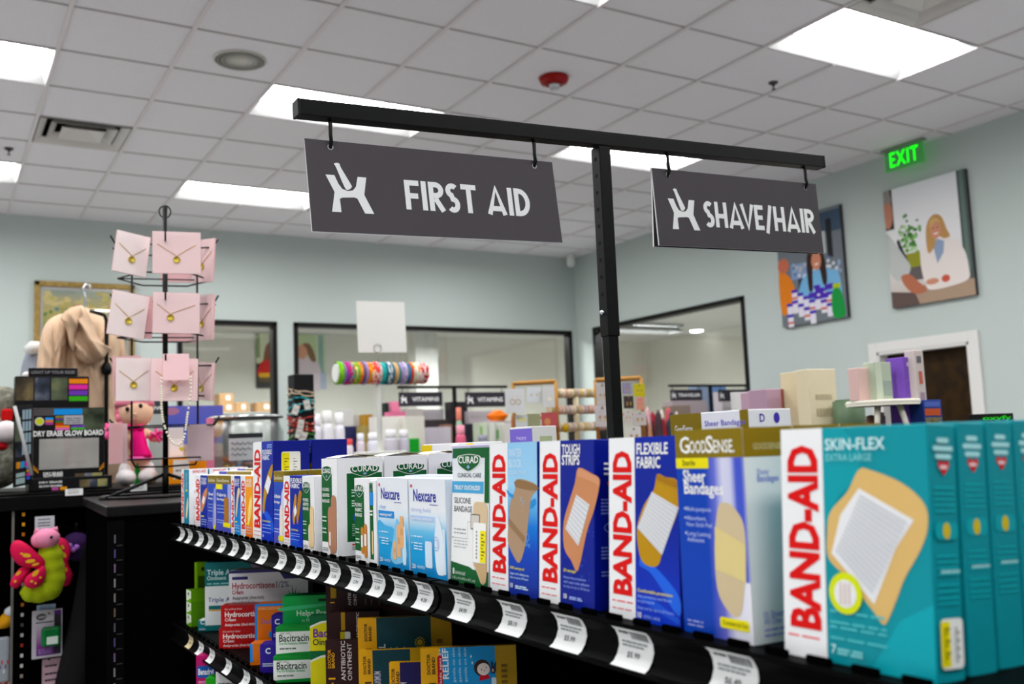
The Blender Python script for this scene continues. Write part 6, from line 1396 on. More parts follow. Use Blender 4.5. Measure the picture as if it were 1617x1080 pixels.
for y, l, r, d in ((550, 46, 62, .04), (556, 40, 70, .08), (575, 34, 72, .1), (600, 30, 74, .11), (660, 28, 76, .11), (720, 28, 76, .11)):
    A_, B_ = onY(l, y, JY+.25), onY(r, y, JY+.25); rings.append([((A_.x+B_.x)/2+(B_.x-A_.x)/2*cos(2*pi*j/n), JY+.25+d*sin(2*pi*j/n), A_.z) for j in range(n)])
mb.loft(rings[::-1], M('8a8e98', .9, bump=.3, bscale=200)); o = mb.build('grey_jacket', None, None, **tg('grey blue jacket with a white collar behind the beige one', 'jacket')); subd(o, 1)
mb = MB(); mb.tube([onY(44, 553, JY+.18), onY(52, 549, JY+.15), onY(62, 546, JY+.16)], [.02, .028, .02], M('dcdcda', .95, bump=.6, bscale=200), 10); mb.build('collar', o)
mb = MB(); mb.ball(onY(43, 592, JY+.14), (.02, .02, .014), M('dcdcda', .9), 10, 8); mb.build('cuff', o)
# ------------------------------------------------------------------ shelves and goods behind
ZG = CZ-.015
def low_unit(name, label, x0, x1, y0, y1, z, col='17171a'):
    t = thing(name, label, 'shop shelf', ((x0+x1)/2, (y0+y1)/2, 0)); o_ = Vector((-(x0+x1)/2, -(y0+y1)/2, 0))
    mb = MB(); mb.box(Vector((x0, y0, z-.03))+o_, Vector((x1, y1, z))+o_, M(col, .45), .004); mb.build('shelf', t)
    xm = (x0+x1)/2; mb = MB(); mb.box(Vector((xm-.02, y0+.02, .1))+o_, Vector((xm+.02, y1-.02, z-.03))+o_, shd); mb.build('back_panel', t)
    mb = MB(); mb.box(Vector((x0+.02, y0+.02, 0))+o_, Vector((x1-.02, y1-.02, .1))+o_, shd); mb.build('base', t)
    for h in (.45, .8, 1.12):
        mb = MB(); mb.box(Vector((x0, y0, h-.025))+o_, Vector((x1, y1, h))+o_, M(col, .45)); mb.build('shelf', t)
    return t
low_unit('display_shelf', 'next aisle shelf behind the bandage boxes carrying jewelry stands and gift boxes', 1.68, 2.55, .7, 5.6, ZG)
ZV = CZ-.10
low_unit('vitamin_shelf', 'black shelf under the two vitamins signs far behind', 3.15, 4.2, 5.6, 8.2, ZV)
low_unit('far_shelf', 'shelf before the right wall window under the blurred small sign', 5.0, 6.4, 5.6, 8.0, ZV)
low_unit('back_counter', 'long counter of white goods along the back wall', 1.9, 3.0, 6.3, 9.6, ZV, '8a8884')
def col_bottle(name, label, px, py0, py1, wpx, Y, z, body, capc, cap=.2, shoulder=.12, group=None, labelc=None, cat='bottle'):
    p = onY(px, py0, Y); r = (onY(px+wpx/2, py0, Y).x-onY(px-wpx/2, py0, Y).x)/2; ht = p.z-z
    t = thing(name, label, cat, (p.x, Y, z), group=group)
    b1 = ht*(1-cap); mb = MB(); mb.lathe([(0, 0), (r*.96, 0), (r, ht*.03), (r, b1-ht*shoulder), (r*.75, b1), (0, b1)], M(body, .4), seg=18); mb.build('bottle_body', t)
    mb = MB(); mb.lathe([(r*.82, b1), (r*.84, b1+.002), (r*.82, ht-.003), (0, ht)], M(capc, .4), seg=18); mb.build('cap', t)
    if labelc: mb = MB(); mb.lathe([(r*1.01, ht*.15), (r*1.01, ht*.55)], M(labelc, .5), seg=18); mb.build('label_band', t)
    return t
def box_item(name, label, px0, px1, py0, Y, z, dp, col, art=None, group=None, yaw=0, cat='carton'):
    return slab(name, label, cat, px0, px1, py0, py0+10, Y, dp, col, art, z, group, yaw)
# --- right part, tall cosmetics on the next aisle shelf
def a_txt(mb, F): lines(mb, F, .2, .8, [.62, .60, .58, .56, .42, .40, .38, .36, .34, .32], .012, M('b7a98c', .5), 2); mb.R(F, .6, .08, .75, .11, M('9aa6c8', .5), 2); mb.R(F, .2, .08, .4, .1, M('b7a98c', .5), 2)
def a_slot(mb, F): mb.P(F, smooth([(.52, .1), (.68, .2), (.72, .5), (.66, .75), (.56, .82), (.5, .5)], 3), M('b59c70', .5), 2)
box_item('cosmetics_box', 'tall cream box with a gold side, left of the printed cream box', 1257, 1286, 587, 1.95, ZG, .06, 'ddd0b0', a_slot, 'cream cosmetics boxes')
box_item('cosmetics_box', 'tall cream cosmetics box with printed lines, in front', 1276, 1314, 583, 1.86, ZG, .05, 'e2d6ba', a_txt, 'cream cosmetics boxes', -6)
box_item('cosmetics_box', 'lilac pink box, left of the rust edged one', 1196, 1212, 618, 2.1, ZG, .07, 'bd9fb0', None, 'lilac and tan boxes')
box_item('cosmetics_box', 'lilac pink box with a rust coloured edge', 1210, 1236, 614, 2.0, ZG, .07, 'b597aa', lambda mb, F: (mb.R(F, .86, 0, 1, 1, M('9a5a4c', .5), 2), mb.R(F, .3, .5, .7, .52, M('a080a0', .5), 2)), 'lilac and tan boxes')
box_item('cosmetics_box', 'tan cardboard coloured box between lilac and cream boxes', 1238, 1264, 614, 2.0, ZG, .07, 'b5a184', None, 'lilac and tan boxes')
box_item('cosmetics_box', 'white card pack with a red dot behind the white topped box', 1160, 1194, 619, 2.4, ZG, .02, 'd8d5d4', lambda mb, F: mb.E(F, .85, .5, .1, .25, M('c8505a', .5), 2), 'lilac and tan boxes')
col_bottle('green_candle', 'dark sage green candle jar left of the white stool', 1339, 630, 668, 33, 1.8, ZG, '5c7058', '5c7058', .04, .02, cat='candle jar')
# stool riser
s0 = onY(1398, 632, 1.62); sz = s0.z; L_ = onY(1356, 638, 1.62).x; R__ = onY(1430, 630, 1.62).x; sw = (R__-L_)
t = thing('mini_stool', 'small white three legged stool used as a display riser', 'stool', ((L_+R__)/2, 1.62, ZG))
wh_ = M('d6d2c6', .55); hs = sz-ZG
MB().lathe([(0, hs-.014), (sw*.48, hs-.014), (sw*.5, hs-.007), (sw*.48, hs), (0, hs)], wh_, seg=28).build('seat', t)
for a in (205, 262, 335): MB().tube([(sw*.30*cos(rad(a)), sw*.30*sin(rad(a)), hs-.012), (sw*.46*cos(rad(a)), sw*.46*sin(rad(a)), 0)], [.008, .006], wh_, 10).build('leg', t)
box_item('soap_box', 'pale pink narrow box standing on the white stool', 1354, 1372, 581, 1.62, sz+.0005, .03, 'e0c0ba', None, 'boxes on the white stool')
box_item('soap_box', 'pale green box standing on the white stool', 1381, 1406, 572, 1.60, sz+.0005, .035, 'b7c2ae', lambda mb, F: (mb.R(F, .45, .1, .95, .5, M('9aa69c', .5), 2), mb.R(F, 0, 0, .4, 1, M('c9d2bf', .5), 2)), 'boxes on the white stool')
for px, c, y, lab in ((1375, '7a5c50', 655, 'brown'), (1388, 'b8aaa6', 650, 'grey pink')): col_bottle('small_jar', 'tiny %s jar under the white stool' % lab, px, y, 670, 12, 1.66, ZG, c, c, .15, .05, 'jars under the stool', cat='jar')
box_item('toy_box', 'tall purple box right of the white stool', 1426, 1445, 564, 1.58, ZG, .05, '7a54b4', lambda mb, F: (mb.R(F, .25, .88, .75, .93, M('c9b8e0', .5), 2), lines(mb, F, .1, .9, [.3, .5, .7], .01, M('8f70c4', .5), 2)))
box_item('toy_box', 'tall narrow white book box leaning beside the purple one', 1444, 1457, 553, 1.56, ZG, .03, 'd0c4c0', lambda mb, F: (mb.R(F, .3, .6, .7, .75, M('c06a5a', .5), 2), mb.R(F, .2, .85, .7, .93, M('6a6a70', .5), 2), mb.R(F, .3, .2, .8, .5, M('a89098', .5), 2)))
box_item('game_box', 'small colourful game box right of the white book box', 1458, 1486, 631, 1.54, ZG, .04, '28408a', lambda mb, F: (mb.R(F, .05, .55, .9, .75, M('c05a3a', .5), 2), mb.R(F, .05, .1, .95, .5, Mnoise([(.3, '3a4a2a'), (.5, '8a7a5a'), (.7, '2a6a8a')], 50, .5), 2), mb.R(F, .05, .8, .9, .95, M('5a6ab8', .5), 2)))
box_item('toy_pack', 'black pack with bright green lettering behind the teal boxes', 1548, 1600, 652, 1.42, ZG, .03, '0c0f0c', lambda mb, F: mb.T(F, 'oxyfy', .06, 1-.0155/F.h, .011, M('2cd820', .4, emit=.15), 2, .04, fit=F.w*.86))
box_item('toy_pack', 'white carton edge at the far right behind the teal boxes', 1608, 1640, 672, 1.3, ZG, .03, 'd8d8d8')
# --- jewelry stands
wood = Mnoise([(.3, '9c7444'), (.7, 'b98c56')], 20, .55, 4)
def frame_stand(label, pts, Y, bottom, th=.011):
    """open wooden frame: pts = left-top, right-top px"""
    (xl, yl), (xr, yr) = pts; A, B = onY(xl, yl, Y+.06), onY(xr, yr, Y-.06)
    t = thing('jewelry_frame', label, 'jewelry stand', ((A.x+B.x)/2, Y, ZG)); o_ = -Vector(((A.x+B.x)/2, Y, ZG)); zt = (A.z+B.z)/2
    A, B = Vector((A.x, A.y, zt))+o_, Vector((B.x, B.y, zt))+o_
    MB().tube([A, B], th*.8, wood, 4).build('top_rail', t)
    for P in (A, B): MB().tube([P, Vector((P.x, P.y, 0))], th*.8, wood, 4).build('post', t)
    m1 = MB(); m1.tube([Vector((A.x, A.y, .12)), Vector((B.x, B.y, .12))], th*.5, wood, 4); m1.build('lower_rail', t)
    MB().box((-abs(B.x-A.x)*.6, -.07, 0), (abs(B.x-A.x)*.6, .07, .012), wood, .002).build('base', t)
    return t
frame_stand('light wooden frame stand of earring cards right of the vitamins signs', ((810, 609), (877, 599)), 3.2, 705)
frame_stand('light wooden frame stand of earring cards crossed by the black post', ((940, 602), (1012, 595)), 3.0, 690)
def ear_card(label, x0, x1, y0, y1, Y, col, art=None): return slab('earring_card', label, 'earring card', x0, x1, y0, y1, Y, .003, col, art, None, 'earring cards')
def a_ear(mb, F):
    for cx in (.35, .65): mb.ribbon(F, [(cx+.12*cos(i*.52), .45+.11*sin(i*.52)) for i in range(12)], .003, M('b89a78', .5), 2, True); mb.E(F, cx, .7, .03, .02, goldp, 2, 8)
ear_card('white card with two beige hoop earrings, on the left wooden frame', 799, 828, 614, 652, 3.08, 'd8d8da', a_ear)
ear_card('small white card with stud earrings, middle of the left wooden frame', 833, 854, 611, 636, 3.12, 'd6d8dc', lambda mb, F: (mb.E(F, .3, .5, .06, .06, goldp, 2, 8), mb.E(F, .7, .5, .06, .06, goldp, 2, 8)))
ear_card('tall white card with a shiny pendant at the right of the left frame', 858, 875, 609, 643, 3.1, 'd2d2d2', lambda mb, F: mb.E(F, .55, .38, .2, .09, M('eee6d0', .2), 2, 12))
ear_card('white card with a gold bar low on the left wooden frame', 815, 833, 655, 676, 3.1, 'cdcfd0', lambda mb, F: mb.R(F, .15, .5, .85, .8, M('d8d4a0', .5), 2))
ear_card('sage green pouch low on the left wooden frame', 833, 853, 653, 674, 3.11, '98987a')
ear_card('coral pink pouch low on the left wooden frame', 856, 880, 651, 676, 3.12, 'b4585c', lambda mb, F: mb.E(F, .35, .4, .2, .25, M('c88a60', .5), 2, 10))
col_bottle('vase', 'coral red vase edge beside the left wooden frame', 811, 655, 690, 8, 3.3, ZG, 'b86a60', 'b86a60', .05, .1, cat='vase')
for x0, x1, y0, y1, c, lab in ((943, 960, 604, 640, 'b8b4b4', 'pale grey card left of the black post on the right frame'), (941, 962, 640, 674, 'c2bcc0', 'lower pale card left of the black post'), (984, 996, 604, 622, '8a84a0', 'violet earring card right of the black post'), (986, 1000, 625, 645, '3c3230', 'dark brown earring card right of the black post'), (1002, 1018, 606, 626, 'b8ac40', 'card with a yellow tassel on the right frame'), (1006, 1017, 628, 647, 'c8887c', 'coral earring card under the yellow tassel'), (986, 998, 648, 668, 'c4bcb8', 'cream card low right of the black post'), (1001, 1020, 650, 672, 'bcb4b4', 'pale card low on the right frame'), (990, 1012, 674, 700, 'd0ccc8', 'white folded card at the foot of the right frame')):
    ear_card(lab, x0, x1, y0, y1, 3.02 if x0 < 970 else 2.86, c, lambda mb, F: [(mb.R(F, .42, .82, .58, .93, M('7a6a5a', .5), 2), mb.E(F, u_, .45, .09, .09*F.w/F.h, M('a8845a', .4), 2, 10), mb.E(F, u_, .3, .06, .06*F.w/F.h, goldp, 3, 8)) for u_ in (.32, .68)])
# bracelet bars
def bar_stand(label, x, ys, half, Y, r, colr, seed):
    p = onY(x, 690, Y); t = thing('bracelet_stand', label, 'jewelry stand', (p.x, Y, ZG)); cr = M('cbbfa4', .7)
    top = onY(x, ys[0], Y).z-ZG; MB().tube([(0, 0, 0), (0, 0, top)], .012, cr, 10).build('post', t); MB().box((-.07, -.05, 0), (.07, .05, .012), cr, .002).build('base', t)
    rnd = random.Random(seed); hw = onY(x+half, 600, Y).x-p.x
    for y in ys:
        z = onY(x, y, Y).z-ZG; MB().tube([(-hw, 0, z), (hw, 0, z)], r, cr, 14).build('padded_bar', t)
        k = -hw*.95
        while k < hw*.9:
            wdt = rnd.uniform(.007, .016); mb = MB(); mb.tube([(k, 0, z), (k+wdt, 0, z)], r*1.16, M(rnd.choice(colr), .6), 14, caps=True)
            mb.build('bracelet', None, (p.x, Y, ZG), **tg('beaded bracelet on the cream three bar stand', 'bracelet', 'bracelets on the cream bars')); k += wdt+rnd.uniform(.001, .012)
bar_stand('cream three bar bracelet stand left of the black post', 912, (621, 647, 674), 38, 3.22, .016, ['c8b8a0', 'd0a8a0', 'c8988c', 'd8c8b8', 'a89878', 'b8a4a8', 'c8b070', 'd4c4b0'], 4)
mb = MB(); mb.ball(onY(893, 676, 3.195), (.012, .012, .018), M('b89a20', .4), 10, 8); mb.build('gold_tassel', None, None, **tg('gold yellow tassel at the left end of the lowest bracelet bar', 'tassel'))
# headband bar with paper sign
HY = 4.2; hp = onY(600, 700, HY)
t = thing('headband_stand', 'white post with a crossbar of colourful fabric bands', 'headband stand', (hp.x, HY, ZG))
zb_ = onY(600, 589.5, HY).z-ZG; wpl = M('dcdcd8', .5); lx_ = onY(530, 590, HY).x-hp.x; rx_ = onY(671, 589, HY).x-hp.x; hr_ = (onY(600, 571, HY).z-onY(600, 608, HY).z)/2*.93
MB().tube([(0, 0, 0), (0, 0, zb_)], .013, wpl, 12).build('post', t); MB().tube([(lx_, 0, zb_), (rx_, 0, zb_)], hr_*.86, wpl, 20).build('padded_bar', t); MB().box((-.1, -.08, 0), (.1, .08, .015), wpl, .003).build('base', t)
bands = [('6fae2c', .06, '8fc84a'), ('7a8a8c', .03, 0), ('b02a6a', .055, '7a4ab0'), ('c02a50', .045, '5aa0a8'), ('8a9a3a', .045, 'd8d8a0'), ('7aa83a', .03, 0), ('d8602a', .04, 'e8a060'), ('6a5a70', .035, 0), ('a088b8', .03, 0), ('e0a020', .05, 'd84a1c'), ('e05a1c', .045, 'f0d8c0'), ('d84a4a', .04, 'f4e8e0'), ('d8c8c0', .04, 'b04a6a'), ('3a9a98', .055, '5ab8b0'), ('1a6a70', .03, 0), ('d8d8d4', .05, '3a6a8a'), ('4a6a70', .035, 0), ('c8986a', .05, 'd8b890'), ('3a7a7a', .03, 0), ('a890b8', .04, 0), ('c0b4d0', .045, '8a78b0'), ('3a5a9a', .055, '5a8a50'), ('c83a2a', .03, 'e07a3a'), ('e0d8cc', .05, 'c8b830'), ('e4dcd4', .05, 'e08a5a'), ('e0d4d0', .05, 'b81c2c'), ('b81c30', .055, 'e8dcd8')]
tot = sum(b_[1] for b_ in bands); x = lx_; span = (rx_-lx_)
rnd = random.Random(5)
for c, w_, c2 in bands:
    x1 = x+w_/tot*span; mb = MB(); nseg = 24; k = 5; rr_ = hr_*rnd.uniform(.97, 1.06); m1 = M(c, .8); m2 = M(c2, .8) if c2 else m1
    rows = [[(x+(x1-x)*i/k+rnd.uniform(-.001, .001), rr_*(.93+.09*sin(pi*(i+.5)/(k+1)))*cos(2*pi*j/nseg), zb_+rr_*(.93+.09*sin(pi*(i+.5)/(k+1)))*sin(2*pi*j/nseg)) for j in range(nseg)] for i in range(k+1)]
    V_ = [[mb.bm.verts.new(p_) for p_ in r_] for r_ in rows]
    for i in range(k):
        for j in range(nseg): mb.face([V_[i][j], V_[i][(j+1) % nseg], V_[i+1][(j+1) % nseg], V_[i+1][j]], m2 if rnd.random() < .36 else m1, True)
    first = x == lx_
    if first: mb.tube([(x-.003, 0, zb_), (x, 0, zb_)], rr_*.8, wpl, 20)
    mb.build('headband', None, (hp.x, HY, ZG), **tg('colourful fabric headband slid on the white crossbar', 'headband', 'headbands on the white crossbar') if not first else tg('green headband at the left end of the white crossbar', 'headband', 'headbands on the white crossbar')); x = x1
sa, sb = onY(566, 556, HY), onY(640, 478, HY)
t = thing('paper_sign', 'blank white paper sheet clipped above the coloured bands', 'paper sign', (hp.x, HY, ZG+zb_+hr_*1.05), (0, rad(-1.2), 0))
zz = ZG+zb_+hr_*1.05; MB().box((sa.x-hp.x, -.002, sa.z-zz), (sb.x-hp.x, 0, sb.z-zz), M('e2e0dc', .7)).build('sheet', t)
mb = MB(); rg = (onY(600, 543, HY).z-onY(600, 556, HY).z)/2; zc_ = onY(600, 550, HY).z-zz; mb.tube([(rg*cos(i*.4), -.004, zc_+rg*sin(i*.4)) for i in range(16)], .0012, M('8a8a86', .3, .8), 6, True); mb.tube([(0, -.003, 0), (0, -.003, zc_-rg)], .0014, M('8a8a86', .3, .8), 6); mb.build('clip_wire', t)
# black bracelet tower
TY = 4.9; a = onY(460, 700, TY); b = onY(491, 592, TY)
t = thing('bracelet_tower', 'black square tower wound with beaded bracelets and white tags', 'jewelry stand', ((a.x+b.x)/2, TY, ZG)); hw = (b.x-a.x)/2*.95; ht = b.z-ZG
MB().box((-hw, -hw, 0), (hw, hw, ht), M('070708', .6), .004).build('core', t)
rnd = random.Random(2)
for k in range(13):
    z = ht*(.06+.062*k); c = ['c05a2a', 'b84a20', '2a7a4a', '3a7a3a', 'b03030', '9c2020', 'c03030', 'a83a3a', '2a9098', '3aa0a8', '2aa0a8', 'b8a890', 'b8a490'][k]
    n = 26; P_ = [(hw*1.04*max(-1, min(1, 1.35*cos(2*pi*i/n))), hw*1.04*max(-1, min(1, 1.35*sin(2*pi*i/n))), z+rnd.uniform(-.006, .006)+.014*sin(2*pi*i/n*1+k)) for i in range(n)]
    mb = MB(); mb.tube(P_, .0042, M(c, .5), 5, True); 
    for i in range(0, n, 2): mb.ball(P_[i], .0062, M(rnd.choice(['c8b8a0', c, 'a89a8a', '3a2a20']), .4), 6, 4)
    mb.build('beaded_bracelet', None, ((a.x+b.x)/2, TY, ZG), **tg('beaded bracelet wound around the black square tower', 'bracelet', 'bracelets on the black tower'))
for x0, y0, an in ((462, 641, 20), (480, 633, -12), (470, 664, 10), (467, 678, 14), (474, 684, 25)):
    p = onY(x0+5, y0+6, TY-hw-.02); mb = MB(); mb.box((-.016, 0, -.025), (.016, .0015, .025), M('cfccc6', .7)); F = Frame((-.016, -.0002, -.025), (1, 0, 0), (0, 0, 1), .032, .05); lines(mb, F, .2, .8, [.4, .55], .05, DTXT, 2)
    mb.build('hang_tag', None, p, (0, rad(an), 0), **tg('white paper hang tag on the black bracelet tower', 'hang tag', 'hang tags on the black tower'))
# --- vitamins stand with two signs
def mini_stand(label, xp, y_top, xl, xr, Y, z):
    p = onY(xp, y_top, Y); l, r = onY(xl, y_top, Y).x-p.x, onY(xr, y_top, Y).x-p.x; ht = p.z-z
    t = thing('sign_stand', label, 'sign stand', (p.x, Y, z)); MB().box((-.013, -.013, 0), (.013, .013, ht), bk, .001).build('post', t); MB().box((l, -.012, ht-.022), (r, .012, ht), bk, .001).build('crossbar', t); return t
def mini_sign(label, x0, x1, y0, y1, Y, text, lw, tx, tw, bar_y):
    a, b = onY(x0, y1, Y), onY(x1, y0, Y); wd, ht = b.x-a.x, b.z-a.z; t = thing('aisle_sign', label, 'hanging sign', (a.x, Y, a.z), group='small aisle signs far behind')
    mb = MB(); mb.box((0, -.002, 0), (wd, .002, ht), M('2f2c33', .6)); F = Frame((0, -.0022, 0), (1, 0, 0), (0, 0, 1), wd, ht); mortar_logo(mb, F, wd*.04, ht*.24, ht*.52, sgw)
    if text: mb.T(F, text, tx, .36, ht*.30, sgw, 2, .03, fit=wd*tw)
    mb.build('sign_panel', t); zb2 = onY(x0, bar_y, Y).z-a.z
    for hx in (.08, .92): MB().tube([(wd*hx, 0, ht-.01), (wd*hx, 0, zb2)], .003, bk, 6).build('hook', t)
mini_stand('black post and bar carrying the two vitamins signs far behind', 717, 609, 628, 800, 7.0, ZV)
mini_sign('left one of two small dark signs reading VITAMINS', 630, 698, 619, 642, 6.99, 'VITAMINS', 1, .3, .62, 612)
mini_sign('right one of two small dark signs reading VITAMINS', 735, 797, 619, 643, 6.99, 'VITAMINS', 1, .3, .64, 612)
mini_stand('dark post and bar of the blurred sign before the right wall window', 1121, 607, 1056, 1180, 6.6, ZV)
mini_sign('small blurred dark sign reading TRAVELER before the right wall window', 1059, 1108, 615, 633, 6.59, 'TRAVELER', 1, .24, .7, 609)
mini_sign('small dark sign right of the post, half hidden by a white box', 1135, 1180, 615, 634, 6.59, '', 1, 0, 0, 609)
# --- blurred goods
W8 = 'bottles among the far white goods'
for px, y0, w_, Y, b_, c_, lab in ((499, 653, 15, 6.6, 'd2cfd6', 'd8d6dc', 'white bottle beside the black bracelet tower'), (516, 648, 17, 6.6, 'd8d6da', 'd4d2d2', 'tall white bottle, second from the black tower'), (535, 651, 16, 6.6, 'd6d4da', 'dcdadc', 'white bottle, third from the black tower'),
                                   (490, 668, 14, 6.5, 'cfccd4', 'd6d4d8', 'low white bottle touching the black tower'), (590, 683, 20, 6.5, 'cfcdd4', 'e0dee0', 'white pill bottle left of the white post'), (617, 678, 19, 6.6, 'b8b4bc', 'd6d4d4', 'grey white bottle right of the white post'), (637, 678, 16, 6.6, 'b4b0ba', 'd4d2d4', 'second grey white bottle right of the white post'),
                                   (569, 684, 12, 6.5, 'd0c4cc', 'd4d4dc', 'small white bottle with pink label'), (551, 693, 12, 6.5, 'd4ccd2', 'c84a4a', 'small white bottle with a red cap')):
    col_bottle('pill_bottle', lab, px, y0, 700, w_, Y, ZV, b_, c_, .22, .1, W8)
for x0, x1, y0, Y, c, lab, art in ((541, 558, 646, 7.6, 'cbcac8', 'white carton on the far counter behind the bottles', None), (560, 592, 655, 7.7, 'bdbcb6', 'pale cream carton on the far counter', None), (576, 588, 654, 7.5, 'a8803a', 'small amber box on the far counter', None), (545, 590, 672, 7.2, '23264c', 'dark navy carton low on the far counter', None), (572, 588, 672, 7.05, '9a8a5a', 'olive brown carton beside the navy one', None),
                                 (592, 640, 657, 6.9, 'd8d5d0', 'large white carton behind the white post', None), (640, 670, 657, 6.8, 'd2cfc6', 'large cream white carton below the left vitamins sign', None), (670, 712, 674, 6.9, 'c2bcc6', 'heap of lilac white packs below the left vitamins sign', None), (646, 662, 692, 6.7, '2a9a3a', 'green capped carton before the cream white one', None), (608, 614, 636, 7.4, '1c2a24', 'dark green box edge right of the white post', None),
                                 (616, 640, 650, 7.3, 'd87a9a', 'pink bag below the left vitamins sign', None), (618, 632, 634, 7.45, 'dc8aa4', 'upper part of the pink stack left of the sign', None), (640, 668, 645, 7.5, 'b9b6b0', 'grey white carton behind the left vitamins sign', None), (668, 700, 646, 7.6, 'a9a4a8', 'row of grey packs behind the left vitamins sign', None), (672, 708, 662, 7.3, '3c3638', 'dark shelf tray of packs behind the lilac heap', None), (704, 714, 670, 7.0, '8a6a58', 'brown package left of the vitamins post', None),
                                 (712, 738, 634, 7.5, '232024', 'dark display panel at the vitamins post', None), (742, 790, 648, 7.4, 'b8b0b4', 'pale packs below the right vitamins sign', None), (738, 780, 668, 7.1, '2c2c34', 'dark tray below the right vitamins sign', None), (758, 770, 667, 6.8, 'c6d0bc', 'white and green carton, left of three', lambda mb, F: mb.R(F, 0, .2, .3, .9, M('8ab06a', .5), 2)), (772, 782, 667, 6.8, 'd0d2ca', 'white carton, middle of three below the right sign', None), (784, 796, 667, 6.8, 'ced2c8', 'white and green carton, right of three', lambda mb, F: mb.R(F, .0, .55, .7, .8, M('5aa84a', .5), 2)), (797, 812, 668, 6.7, 'd2d0ca', 'plain white carton right of the green trimmed ones', None),
                                 (1140, 1190, 618, 6.9, 'c0b8bc', 'pale goods behind the small dark signs', None), (1100, 1118, 610, 7.2, '8a9ab0', 'blue grey carton behind the blurred sign', None), (1126, 1146, 609, 7.2, '6a86b0', 'blue carton right of the blurred sign post', None), (1062, 1116, 632, 6.4, 'a89ca0', 'pinkish packs right below the blurred sign', None), (1060, 1090, 640, 6.2, '8a7a70', 'brown packs left below the blurred sign', None)):
    box_item('far_carton', lab, x0, x1, y0, Y, ZV, .12, c, art, 'blurred cartons far behind')
t0 = onY(785, 650, 7.0)
mb = MB(); r_ = onY(800, 650, 7.0).x-t0.x; mb.lathe([(0, 0), (r_*.6, 0), (r_*.95, r_*.35), (r_, r_*.5), (r_*.9, r_*.6), (r_*.3, r_*1.0), (0, r_*1.0)], M('d8701c', .5), seg=18); mb.build('orange_bowl', None, (t0.x, 7.0, onY(785, 665, 7.0).z), **tg('bright orange bowl shaped pack below the right vitamins sign', 'bowl'))
mb = MB(); mb.box((t0.x-.12, 7.0-.06, ZV), (t0.x+.12, 7.06, onY(785, 665, 7.0).z), M('b8aeb0', .6), .003); mb.build('far_carton', None, None, **tg('pale carton carrying the orange bowl', 'carton', 'blurred cartons far behind'))
for (x, y, w_, b_, c_, lab) in ((724, 643, 9, '88a890', 'c87a6a', 'green bottle with a coral top beside the vitamins post'), (727, 671, 14, 'c8607a', 'd890a0', 'pink bottle beside the vitamins post'), (762, 686, 16, 'b8b4c0', '8a8a98', 'small grey jar below the right vitamins sign')):
    col_bottle('far_bottle', lab, x, y, 700, w_, 6.5 if y > 650 else 6.7, ZV, b_, c_, .25, .1, W8)
rnd = random.Random(12)
pal = ['4a1c24', 'c8a0a4', '8a2430', '3a2a30', 'd0c4bc', 'b04a50', '2c3a4c', 'c8b8b0', '5a2a38', 'a87c60']
for k in range(16):
    px, py = 1016+ (k % 8)*7.5+rnd.uniform(-2, 2), 646+ (k//8)*16+rnd.uniform(-4, 4)
    p = onY(px, py, 5.7+.2*(k % 3)); r_ = rnd.uniform(.018, .034)
    mb = MB(); h_ = p.z-ZV; mb.lathe([(0, 0), (r_, 0), (r_*1.05, h_*.6), (r_*.7, h_*.9), (0, h_)], M(pal[k % 10], .6), seg=12)
    mb.build('small_gift', None, (p.x, p.y, ZV), **tg('small blurred red or pale gift right of the wooden frames', 'gift', 'blurred gifts right of the wooden frames'))
# small health carton right behind the blue boxes
def a_hap(mb, F): mb.R(F, 0, .55, .62, 1, M('7a68c4', .5), 2); mb.T(F, 'happy', .14, .68, .005, M('c8bcec', .5), 3, .02, fit=F.w*.3); mb.R(F, .78, .2, .95, .6, M('b8c09a', .5), 2)
carton('health_carton', 'small white carton with a violet corner behind the light blue box', onX(806, 697, .62).y, onX(841, 697, .62).y, ZT, onX(806, 676, .62).z-ZT, .035, M('e4e2e0', .45), lambda mb, F: (mb.R(F, 0, .86, 1, .985, M('7a68c4', .5), 2), mb.T(F, 'happy', .3, .90, .005, M('c8bcec', .5), 3, .02, fit=F.w*.45)), lambda mb, F: mb.R(F, .3, .82, .8, .92, M('b8c09a', .5), 2), .62, 0, 0, None, None, None, 'carton')
slab('health_carton', 'flat white lilac carton behind the green silicone box', 'carton', 742, 775, 701, 735, 1.1, .05, 'c8c4dc', None, ZT)
